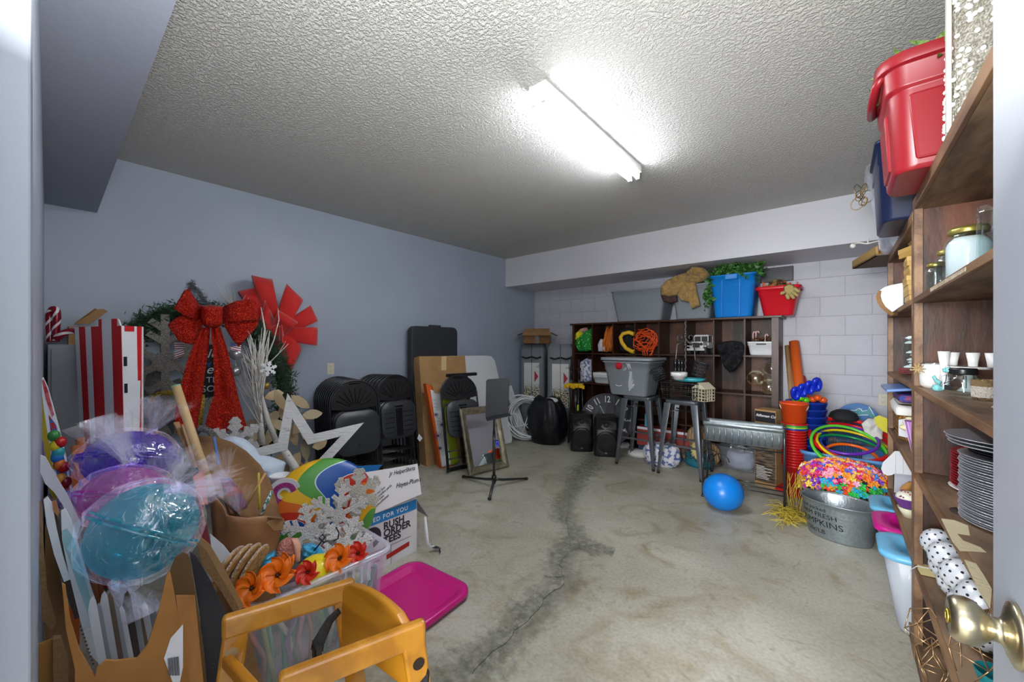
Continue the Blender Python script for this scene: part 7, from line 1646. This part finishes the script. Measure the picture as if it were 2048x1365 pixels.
# smaller torn carton at the very bottom left
P = PL(at(105, 1330, d=.95))
t = T('torn_kraft_carton', 'small torn double-walled carton at the bottom left corner', 'box', (at(105, 1400, d=.95).x, at(105, 1400, d=.95).y, 0))
outline('front_wall', [(69, 1292), (78, 1290), (80, 1500), (69, 1500)], P, .01, mat('corrugated', '8a6a44', .85, bump=.3, bs=90), t, off=.02); outline('back_wall', [(70, 1292), (108, 1278), (120, 1278), (124, 1500), (70, 1500)], P, .005, mat('kraft_amber'), t, off=-.02)
outline('side_wall', [(106, 1280), (122, 1278), (136, 1320), (140, 1500), (108, 1500)], P, .02, mat('corrugated'), t, off=.01)
outline('torn_board', [(79, 1000), (83, 1010), (88, 1100), (94, 1180), (110, 1235), (112, 1250), (104, 1262), (84, 1240), (79, 1140)], PL(at(95, 1130, d=1.02)), .004, mat('corrugated'), label='torn narrow cardboard sheet standing at the far left edge', cat='cardboard')
outline('brown_sheet', [(90, 1050), (110, 1100), (125, 1180), (145, 1290), (170, 1365), (172, 1500), (92, 1500)], PL(at(120, 1250, d=1.12)), .004, M['card_d'], label='brown cardboard sheet standing behind the small torn carton', cat='cardboard')
# ---- tall boards right of the kraft box
for (q, dd_, th, m_, lab) in (
    ([(338, 1150), (352, 1115), (366, 1106), (376, 1110), (384, 1140), (396, 1220), (408, 1300), (425, 1500), (360, 1500)], 1.06, .006, mat('dark_kraft', '6e5230', .8, bump=.2, bs=10), 'tall dark kraft board standing right of the kraft box'),
    ([(380, 1106), (392, 1112), (420, 1160), (452, 1225), (462, 1260), (475, 1500), (410, 1500), (402, 1240)], 1.14, .012, mat('black_speckled_board', '2b2d36', .35, col2='c8c8cc', vs=160, lo=.72, hi=.76), 'glossy black speckled board standing behind the high chair'),
    ([(394, 1085), (412, 1100), (438, 1148), (470, 1200), (486, 1235), (476, 1240), (440, 1180), (404, 1130)], 1.22, .006, mat('corrugated'), 'torn corrugated sheet edge behind the black board, lower one'),
    ([(398, 1072), (420, 1090), (450, 1140), (492, 1220), (498, 1245), (486, 1238), (452, 1180), (410, 1115)], 1.3, .006, M['card'], 'torn corrugated sheet edge behind the black board, upper one'),
    ([(470, 1236), (490, 1240), (525, 1365), (530, 1500), (480, 1500)], 1.2, .006, mat('corrugated'), 'narrow cardboard strip standing left of the clear tub'),
    ([(392, 985), (405, 980), (412, 1040), (424, 1105), (414, 1112), (398, 1060)], 1.35, .006, mat('maroon_board', '7c2434', .6), 'narrow maroon board behind the teal candy'),
    ([(420, 1068), (448, 1092), (470, 1120), (440, 1130), (424, 1110)], 1.5, .004, M['paper'], 'grey-white sheet corner behind the cookie discs'),
    ([(386, 955), (408, 940), (416, 1010), (400, 1010)], 1.32, .006, mat('salmon_board', 'c98068', .7), 'short salmon wooden tag beside the teal candy')):
    P = PL(at(q[2][0], q[2][1], d=dd_), turn=8)
    if q[0][0] in (394, 398): q = q
    outline('standing_board', q, P, th, m_, label=lab, cat='board')
# ---- cookie discs
for i, (x, y, lab) in enumerate(((456, 1138, 'rough tan cookie disc, nearest of four behind the pinwheels'), (474, 1133, 'rough tan cookie disc, second of four'), (492, 1130, 'rough tan cookie disc, third of four'), (508, 1132, 'rough tan cookie disc, farthest right of four'))):
    c = at(x, y, d=1.42+.03*i); n_ = Vector((.72, -.45, .55)).normalized() if False else Vector((-.25, -.80, .45)).normalized(); e1 = n_.orthogonal().normalized(); e2 = n_.cross(e1)
    n_ = Vector((-.62, -.55, .35)).normalized(); e1 = n_.orthogonal().normalized(); e2 = n_.cross(e1)
    t = T('cookie_disc', lab, 'disc', (c.x, c.y, c.z-.07), group='cookie discs')
    rim = [[c+(e1*cos(a)+e2*sin(a))*r_+n_*o for a in [2*pi*j/32 for j in range(32)]] for r_, o in ((.068, .006), (.075, .004), (.075, -.004), (.068, -.006))]
    b = B(); b.loft(rim); b.obj('disc_body', mat('cookie_tan', 'b98a48', .9, bump=.6, bs=60, col2='d0ab70', vs=30), t)
    b = B(); b.tube([c+(e1*cos(a)+e2*sin(a))*.0755 for a in [2*pi*j/40 for j in range(40)]], .0045, 6, closed=True); b.obj('frosted_edge', mat('pinkish_frost', 'd8c0b0', .8, bump=1, bs=120), t)
# ---- clear tub with its contents
t = T('clear_tub', 'large clear plastic tub packed with party decorations behind the high chair', 'storage bin', (-1.75, .73, 0), R(0))
clr2 = film('clear_polypropylene2', 'f2f3f8', clear=.86, rough=.25, bump=.2, bs=6, body=.10, bcol='f2f4fa')
b = B(); tote(b, .37, .54, .405, .06, .07, r=.05, rim=.014, rimh=.02); b.obj('tub', clr2, t, world=False)
rm = film('tub_rim_plastic', 'f2f3f8', clear=.6, rough=.2, bump=0, body=.35, bcol='eef0f8')
b = B(); b.tube([(x, y, .40) for x, y in rr(.395, .565, .06, 5)], .010, 8, closed=True); b.obj('rim', rm, t, world=False)
for k in range(4): b = B(); b.box(.178, .06+.035*k, .31-.004*k, .186, .07+.035*k, .375); b.obj('grip_rib', rm, t, world=False)
rnd = random.Random(12); stc = ['b98a78', '7fae8c', 'a7ad72', '3f9a8e', 'c9c3b4', '8f7a9c', '6f9a7a', 'cfa4a8']
for i in range(22):
    y = -.23+.46*i/21; b = B(); b.tube([(rnd.uniform(.05, .13), y+.02, .02), (rnd.uniform(.11, .155), y+rnd.uniform(-.03, .03), .18), (rnd.uniform(.13, .17), y+rnd.uniform(-.06, .02), .34)], .009, 6); b.m = Matrix.Identity(4)
    for v in b.b.verts: v.co += Vector((-1.75, .73, 0))
    b.obj('streamer_stick', mat('streamer_%d' % (i % 8), stc[i % 8], .5), None, 'pastel streamer stick inside the clear tub, %s from its near end' % (words[i].replace('bottom one', 'first')), 'stick', 'streamer sticks in the clear tub')
b = B(); b.box(-1.90, .52, .015, -1.68, .96, .26); b.obj('party_filling', mat('mixed_party_stuff', '8aa0a0', .5, col2='c9b0b8', vs=14, lo=.4, hi=.6, bump=.8, bs=14), None, 'pastel jumble of party decorations filling the clear tub', 'decorations', bev=.03)
# pinwheel flowers
def pinwheel(label, cpx, d, s, m, tilt):
    c = at(*cpx, d=d); n_ = Vector(tilt).normalized(); e1 = Vector((0, 0, 1)).cross(n_).normalized(); e2 = n_.cross(e1)
    t = T('pinwheel_flower', label, 'pinwheel', (c.x, c.y, c.z-s))
    for k in range(6):
        a = 2*pi*k/6+.3; g = []
        for j in range(7):
            u = j/6; r_ = s*(.1+.95*u); w = s*.40*sin(pi*min(1, u*.93+.06))**.8*(1 if u < .98 else .05); aa = a+.75*u*u
            dv = e1*cos(aa)+e2*sin(aa); tv = -e1*sin(aa)+e2*cos(aa); lift = s*(.30*sin(u*2.4))
            g.append([c+dv*r_+tv*w*q+n_*(lift+s*.30*q*q*(q < 0)+s*.10*q) for q in (-1, -.5, 0, .5, 1)])
        b = B(); b.sheet(g); b.obj('petal', m, t, solid=.0015)
    b = B(); b.sph(c+n_*s*.08, s*.12, 8, 6); b.obj('button', mat('brown_button', '3a1a10', .4), t)
po = mat('pinwheel_orange', 'ff7d12', .35, sub=.15); pr = mat('pinwheel_red', 'd8301c', .35, sub=.15)
for lab, c_, d, s, m_, tl in (('orange pinwheel flower at the left front corner of the clear tub', (505, 1178), 1.38, .058, po, (.5, -.8, .5)), ('orange pinwheel flower second along the clear tub rim', (556, 1152), 1.42, .062, po, (.6, -.6, .6)), ('orange pinwheel flower standing just behind the second one', (575, 1135), 1.50, .055, po, (.3, -.7, .3)),
                              ('red pinwheel flower between the orange ones at the tub rim', (616, 1146), 1.50, .045, pr, (.6, -.6, .5)), ('orange pinwheel flower right of the yellow ball', (680, 1118), 1.62, .058, po, (.5, -.7, .6)), ('red pinwheel flower at the right end of the clear tub', (716, 1108), 1.68, .048, pr, (.5, -.6, .6))): pinwheel(lab, c_, d, s, m_, tl)
b = B(); b.sph(at(632, 1142, d=1.62), (.075, .075, .06), 28, 16); b.obj('yellow_balloon', mat('yellow_rubber', 'e8d414', .3), None, 'yellow ball half hidden among the pinwheel flowers', 'ball')
P = PL(at(570, 1105, d=1.62), turn=6, lean=10)
t = T('foam_tongue', 'fuzzy pink rounded foam piece standing behind the pinwheels', 'foam', at(570, 1140, d=1.62))
puff('fuzzy_face', [(552, 1130), (552, 1100), (560, 1082), (574, 1075), (590, 1076), (598, 1085), (590, 1100), (588, 1130), (560, 1150), (545, 1148)], P, .02, mat('pink_fuzz', 'd89080', .95, bump=1, bs=120), t, n=40, rings=6, ns=.1)
puff('smooth_edge', [(582, 1078), (596, 1076), (602, 1090), (600, 1125), (590, 1128), (586, 1100)], P, .03, mat('peach_foam', 'e0a890', .7), t, n=32, rings=5, ns=.05, off=.006)
t = T('blue_tissue', 'crinkled sky blue tissue under the snowflakes in the clear tub', 'tissue', at(600, 1120, d=1.7))
bt = mat('sky_tissue', '3fa8d8', .3, bump=.9, bs=24)
P = PL(at(620, 1105, d=1.72), lean=20); puff('tissue_heap', [(604, 1090), (620, 1086), (640, 1092), (650, 1110), (640, 1130), (618, 1135), (602, 1120)], P, .04, bt, t, ns=.9, nf=24)
P = PL(at(530, 1110, d=1.6), lean=20); puff('tissue_heap', [(516, 1128), (530, 1112), (550, 1100), (556, 1112), (540, 1140), (526, 1146)], P, .03, bt, t, ns=.6, nf=20)
P = PL(at(728, 935, d=2.5)); outline('blue_card', [(700, 934), (765, 930), (752, 945), (712, 948)], P, .004, mat('bright_blue_card', '1c78c0', .5), label='bright blue card corner behind the white carton', cat='card')
# white glitter snowflakes on the tub
P = PL(at(660, 1040, d=1.85), turn=4, lean=6)
snowflake('foam_snowflake', 'white glitter snowflake, upper of those leaning on the rainbow disc', (676, 1032), .145, P, wgl, .012, .022, 80, br=((.42, .34), (.7, .26)))
P = PL(at(625, 1060, d=1.78), turn=4, lean=6)
snowflake('foam_snowflake', 'white glitter snowflake, left one leaning on the rainbow disc', (620, 1062), .125, P, wgl, .012, .022, 100, br=((.42, .34), (.7, .26)))
P = PL(at(690, 1085, d=1.80), turn=4, lean=25)
snowflake('foam_snowflake', 'white glitter snowflake lying lower in the clear tub', (688, 1092), .125, P, wgl, .012, .024, 65, br=((.42, .34), (.7, .26)))
P = PL(at(735, 985, d=1.98), turn=4, lean=6)
snowflake('foam_snowflake', 'pale glitter snowflake tip against the white carton', (715, 985), .115, P, mat('warm_glitter', 'c2bdae', .4, bump=.8, bs=220, col2='ece8de', vs=240), .012, .026, 25, br=((.5, .34), (.8, .26)))
b = B(); b.tube([at(x, y, d=1.70) for x, y in ((628, 1102), (640, 1088), (650, 1075), (645, 1070), (638, 1076), (648, 1086), (656, 1082))], .003, 6); b.tube([at(x, y, d=1.72) for x, y in ((672, 1055), (678, 1066), (676, 1078), (668, 1082))], .003, 6); b.obj('looped_string', M['black_p'], None, 'thin black string looped over the snowflakes', 'string')
# ---- rainbow disc
P = PL(at(650, 1000, d=2.05), turn=2, lean=12)
cc = P(648, 1020); e1 = Vector((0, 0, 1)).cross(P.n).normalized(); e2 = P.n.cross(e1)
t = T('rainbow_disc', 'large round padded lollipop disc with wavy rainbow stripes', 'lollipop decoration', cc, rot=Matrix((e1, e2, P.n)).transposed().to_euler())
def rainbow():
    m = mat('rainbow_swirl', 'ffffff', .35); nt = m.node_tree; n = nt.nodes; L = nt.links; bs_ = n['Principled BSDF']
    tc = n.new('ShaderNodeTexCoord'); mp = n.new('ShaderNodeMapping'); mp.inputs['Location'].default_value = (.03, .13, 0); L.new(tc.outputs['Object'], mp.inputs[0])
    s = n.new('ShaderNodeSeparateXYZ'); L.new(mp.outputs[0], s.inputs[0])
    def mth(op, a, c=None, v=None):
        q = n.new('ShaderNodeMath'); q.operation = op; L.new(a, q.inputs[0])
        if c is not None: L.new(c, q.inputs[1])
        if v is not None: q.inputs[1].default_value = v
        return q.outputs[0]
    ang = mth('ARCTAN2', s.outputs['Y'], s.outputs['X']); ln = n.new('ShaderNodeVectorMath'); ln.operation = 'LENGTH'; L.new(mp.outputs[0], ln.inputs[0])
    w = mth('SINE', mth('MULTIPLY', ln.outputs['Value'], v=17)); w = mth('MULTIPLY', w, v=.30)
    f = mth('FRACT', mth('MULTIPLY', mth('ADD', mth('ADD', ang, w), v=10.0), v=.6366))
    r = n.new('ShaderNodeValToRGB'); r.color_ramp.interpolation = 'CONSTANT'; L.new(f, r.inputs[0]); e = r.color_ramp.elements
    st = [(0, '0d4fa0'), (.19, 'cfe0e8'), (.205, '4f9a3a'), (.39, 'e6b41c'), (.58, 'd86a1c'), (.76, 'c2301c'), (.93, 'e8e8e8'), (.945, '0d4fa0')]
    for i, (p_, c_) in enumerate(st):
        if i > 1: e.new(p_)
        e[i].position = p_; e[i].color = lin(c_)
    L.new(r.outputs[0], bs_.inputs['Base Color']); return m
RD = .26
b = B(); b.lathe([(0, -.03), (RD*.7, -.028), (RD*.96, -.015), (RD, 0), (RD*.96, .018), (RD*.75, .032), (RD*.4, .040), (0, .042)], 64); b.obj('padded_disc', rainbow(), t, world=False)
# ---- white shirt carton with printed side
X0 = -2.07; ya, yb_ = 1.02, 1.52; zt_ = .345
t = T('shirt_carton', 'white shirt carton with blue banner and black print beside the clear tub', 'box', (X0-.16, 1.27, 0))
boxobj('carton_body', mat('white_carton', 'e2e2e4', .6), (X0-.32, ya, 0), (X0, yb_, zt_), t, bev=.002)
ex_, ez_ = Vector((0, 1, 0)), Vector((0, 0, 1)); on = lambda y, z: (X0+.0012, y, z)
b = B(); b.prism([on(ya, zt_-.07), on(yb_-.004, zt_-.07), on(yb_-.004, zt_-.008), on(ya, zt_-.008)], (.0008, 0, 0)); b.obj('blue_banner', mat('banner_blue', '1f86c8', .5), t)
text('PRINTED FOR YOU', .036, M['paper'], t, basis((X0+.003, ya+.075, zt_-.053), ex_, ez_), spacing=1.18, bold=.0006)
dk_ = mat('carton_ink', '2e2d38', .6)
for i, s_ in enumerate(('RUSH', 'ORDER', 'TEES')): text(s_, .058, dk_, t, basis((X0+.002, ya+.26, .225-.044*i), ex_, ez_), bold=.0015)
b = B(); b.m = basis((X0+.0015, ya+.185, .205), ex_, ez_)
b.frame([(.058*cos(a), .058*sin(a), 0) for a in [R(-75+i*10) for i in range(20)]]+[(.022*cos(a), .022*sin(a), 0) for a in [R(115-i*10) for i in range(20)]], [(.056*cos(a), .056*sin(a), 0) for a in [R(-74+i*10) for i in range(20)]]+[(.024*cos(a), .024*sin(a), 0) for a in [R(115-i*10) for i in range(20)]], (0, 0, .0008)) if False else None
pts = [(.060*cos(a), .060*sin(a), 0) for a in [R(-80+i*10) for i in range(22)]]+[(.028*cos(a), .028*sin(a), 0) for a in [R(130-i*10) for i in range(22)]]; b.prism(pts, (0, 0, .0008)); b.obj('round_logo', dk_, t)
text('P', .04, M['paper'] if False else dk_, t, basis((X0+.002, ya+.172, .190), ex_, ez_), bold=.002)
text('A.COM', .024, dk_, t, basis((X0+.002, ya+.20, .088), ex_, ez_), bold=.0008); text('HIR', .022, dk_, t, basis((X0+.002, ya+.20, .050), ex_, ez_)); text('PPAR', .022, dk_, t, basis((X0+.002, ya+.17, .025), ex_, ez_), bold=.0006)
for a, c in (((ya+.16, .115), (yb_-.05, .117)), ((ya+.16, .078), (ya+.31, .080)), ((ya+.31, .0), (ya+.312, .115))): b = B(); b.box(X0+.001, a[0], a[1], X0+.0018, c[0], c[1]); b.obj('rule_line', dk_, t)
b = B(); b.prism([on(ya+.28, .040), on(yb_-.06, .060), on(yb_-.06, .088), on(ya+.28, .068)], (.0012, 0, 0)); b.obj('red_tape', mat('red_tape', 'b82420', .4), t)
P = PL((X0-.01, 1.3, .45), (1, -.12, .25))
fl = outline('open_flap', [(668, 1058), (700, 950), (790, 936), (835, 928), (843, 989), (760, 1024)], P, .004, mat('white_carton'), t)
e1 = (P(835, 955)-P(760, 975)).normalized(); e2 = P.n.cross(e1); e2 = e2 if e2.z > 0 else -e2; mk = mat('marker_ink')
text('Jr HelperShirts', .036, mk, t, basis(P(779, 953, .003), e1, e2), 'handwriting', shear=.35, sx=.8); text('Hayes-Plum\'s', .040, mk, t, basis(P(792, 977, .003), e1, e2), 'handwriting', shear=.4, sx=.8)
text('made our boy\nx 3 boyspline yards\nfor trades\nlumunlimited', .018, mk, t, basis(P(742, 1000, .003), (P(790, 960)-P(742, 1000)), e2), 'handwriting', shear=.3)
b = B(); b.prism([(X0-.01, yb_, zt_-.0), (X0-.02, yb_, zt_-.0)], (0, 0, 0)) if False else None; b.b.free()
b = B(); b.hexa([(X0, yb_+.001, zt_-.02), (X0-.25, yb_+.001, zt_-.02), (X0-.25, yb_+.16, zt_-.19), (X0-.03, yb_+.11, zt_-.17), (X0, yb_+.005, zt_-.016), (X0-.25, yb_+.005, zt_-.016), (X0-.25, yb_+.164, zt_-.186), (X0-.03, yb_+.114, zt_-.166)]); b.obj('hanging_flap', mat('grey_carton', '9b9da2', .7), t)
b = B(); b.strip([at(848, 1035, d=2.5), at(850, 1065, d=2.47), at(853, 1090, d=2.44), at(862, 1096, z=.03), at(872, 1100, z=.02), at(884, 1098, z=.02)], [at(852, 1034, d=2.5), at(856, 1064, d=2.47), at(858, 1086, d=2.44), at(867, 1091, z=.035), at(876, 1094, z=.02), at(880, 1108, z=.015)]); b.obj('hanging_tape', M['paper'], t, solid=.002)
# ---- magenta lid lying on the floor
c = (at(775, 1150, z=.03)+at(940, 1178, z=.03))/2
t = T('magenta_lid', 'magenta plastic storage lid lying upside down on the concrete floor', 'lid', (-1.70, 1.235, .004), R(4))
b = B(); mg = mat('magenta_plastic', 'c8127c', .28)
b.loft([[(x, y, z) for x, y in rr(w, d, r_, 6)] for w, d, r_, z in ((.34, .26, .04, .0), (.36, .28, .045, .002), (.40, .32, .06, .030), (.45, .37, .08, .034), (.475, .395, .09, .030), (.48, .40, .09, .012), (.485, .405, .09, .012), (.482, .402, .09, .036), (.45, .37, .08, .041), (.395, .315, .06, .037), (.35, .27, .04, .010))], True, True); b.obj('lid_body', mg, t, world=False)
# ---- wooden high chair
HW = mat('honey_wood', 'c28420', .32, bump=.05, bs=30, col2='aa6e14', vs=3, stretch=(1, 6, 6), coat=.3)
A_ = at(452, 1232, z=.70); B_ = at(703, 1158, z=.70); C_ = at(843, 1240, z=.70)
A_ = Vector((A_.x, A_.y, .70)); D_ = A_+(C_-B_)
t = T('wooden_high_chair', 'honey-coloured wooden high chair with a black strap at the bottom of the photo', 'high chair', ((A_+C_)/2-Vector((0, 0, .70))))
ex = (B_-A_).normalized(); ey = (C_-B_); ey = (ey-ex*ey.dot(ex)).normalized(); up = Vector((0, 0, 1))
def hb(name, p, q, w, h, upv=(0, 0, 1), m=None, bev=.006, par=None): b = B(); b.beam(p, q, w, h, upv); return b.obj(name, m or HW, par or t, bev=bev, bseg=3)
legs = {}
for nm, p, s1, s2 in (('A', A_, -1, -1), ('B', B_, 1, -1), ('C', C_, 1, 1), ('D', D_, -1, 1)):
    foot = Vector((p.x, p.y, 0))+ex*s1*.085+ey*s2*.02; legs[nm] = (p, foot)
    top = p-ex*s1*.018; b = B(); w = .026
    # tapered flat leg lying in the side-frame plane
    pp = p-up*.006; for_ = [(pp-ex*s1*.05, foot-ex*s1*.042), (pp+ex*s1*.002, foot)]
    a0, a1 = for_[0]; c0_, c1_ = for_[1]
    b.hexa([a1-ey*w/2, c1_-ey*w/2, c1_+ey*w/2, a1+ey*w/2, a0-ey*w/2, c0_-ey*w/2, c0_+ey*w/2, a0+ey*w/2]); lg = b.obj('leg', HW, t, bev=.006, bseg=3)
    if nm in 'AC':
        q = p-ex*s1*.022+(foot-p)*.12+ey*(-1 if nm == 'A' else -1)*.0
        for sd in (-1, 1):
            b = B(); cc_ = q+ey*sd*(w/2+.0005); b.cyl(cc_, cc_+ey*sd*.001, .013, n=18); b.obj('wood_plug' if nm == 'A' else 'bolt', mat('plug_wood', 'a8906a', .5) if nm == 'A' else mat('dark_bolt', '3c3028', .4, .5), lg)
for p, q in ((A_, B_), (D_, C_)):
    hb('top_rail', p-ex*.008-up*.026, q+ex*.008-up*.026, .0275, .052, bev=.009); 
for (p, f), (q, g_) in ((legs['A'], legs['B']), (legs['D'], legs['C'])):
    hb('seat_rail', p.lerp(f, .42)+ex*.02, q.lerp(g_, .42)-ex*.02, .022, .03); hb('low_rail', p.lerp(f, .85)+ex*.02, q.lerp(g_, .85)-ex*.02, .022, .03)
# curved back board between B and C
g = []; L_ = (C_-B_).length
prof = []
n_ = 14
for i in range(n_+1):
    s = i/n_; z = -.03 if s in (0, 1) else -.012+.034*sin(pi*s)**.6*(1 if .12 < s < .88 else .3); prof.append((s, z))
pts = [B_.lerp(C_, s)-ex*.03+up*z for s, z in prof]+[C_-ex*.03-up*.15, B_-ex*.03-up*.15]
b = B(); b.prism(pts, ex*.02); b.obj('back_board', HW, t, bev=.007, bseg=3)
hb('front_crossbar', A_-up*.10+ex*.0, D_-up*.10+ex*.0, .02, .03)
sz = .405; s0, s1_ = A_.lerp(legs['A'][1], .42), B_.lerp(legs['B'][1], .42); 
q = [A_+ex*.01+ey*.012, B_-ex*.0+ey*.012, C_-ex*.0-ey*.012, D_+ex*.01-ey*.012]; q = [Vector((v.x, v.y, sz+.018)) for v in q]
b = B(); b.prism(q, (0, 0, -.014)); b.obj('seat_panel', HW, t, bev=.004)
for k in range(3): 
    f = .15+.35*k; hb('seat_batten', q[0].lerp(q[3], f)+up*.001-ex*.0, q[1].lerp(q[2], f)+up*.001, .002, .001, m=mat('board_joint', '7a4a10', .6), bev=0)
ss = mat('black_webbing', '1a1412', .8, bump=.4, bs=200)
P0 = at(678, 1218, d=.95)
b = B(); b.strip([at(676, 1217, d=.96), at(655, 1235, d=.93), at(640, 1258, d=.90), at(624, 1286, d=.87), at(622, 1300, d=.86)], [at(682, 1227, d=.96), at(665, 1247, d=.93), at(655, 1272, d=.90), at(648, 1290, d=.87), at(646, 1304, d=.86)]); b.obj('strap', ss, t, solid=.003)
b = B(); cb = at(634, 1303, d=.86); b.m = basis(cb, ex*.2+ey, up); b.box(-.016, -.018, -.006, .016, .018, .006); b.box(-.009, -.012, .006, .009, .008, .008); b.m = Matrix.Identity(4); b.obj('buckle', M['black_p'], t, bev=.003)
b = B(); b.strip([at(853, 1352, d=.80), at(838, 1368, d=.79), at(833, 1390, d=.78)], [at(856, 1338, d=.80), at(858, 1345, d=.79), at(855, 1395, d=.78)]); b.obj('strap', ss, t, solid=.003)
bpy.context.view_layer.update()
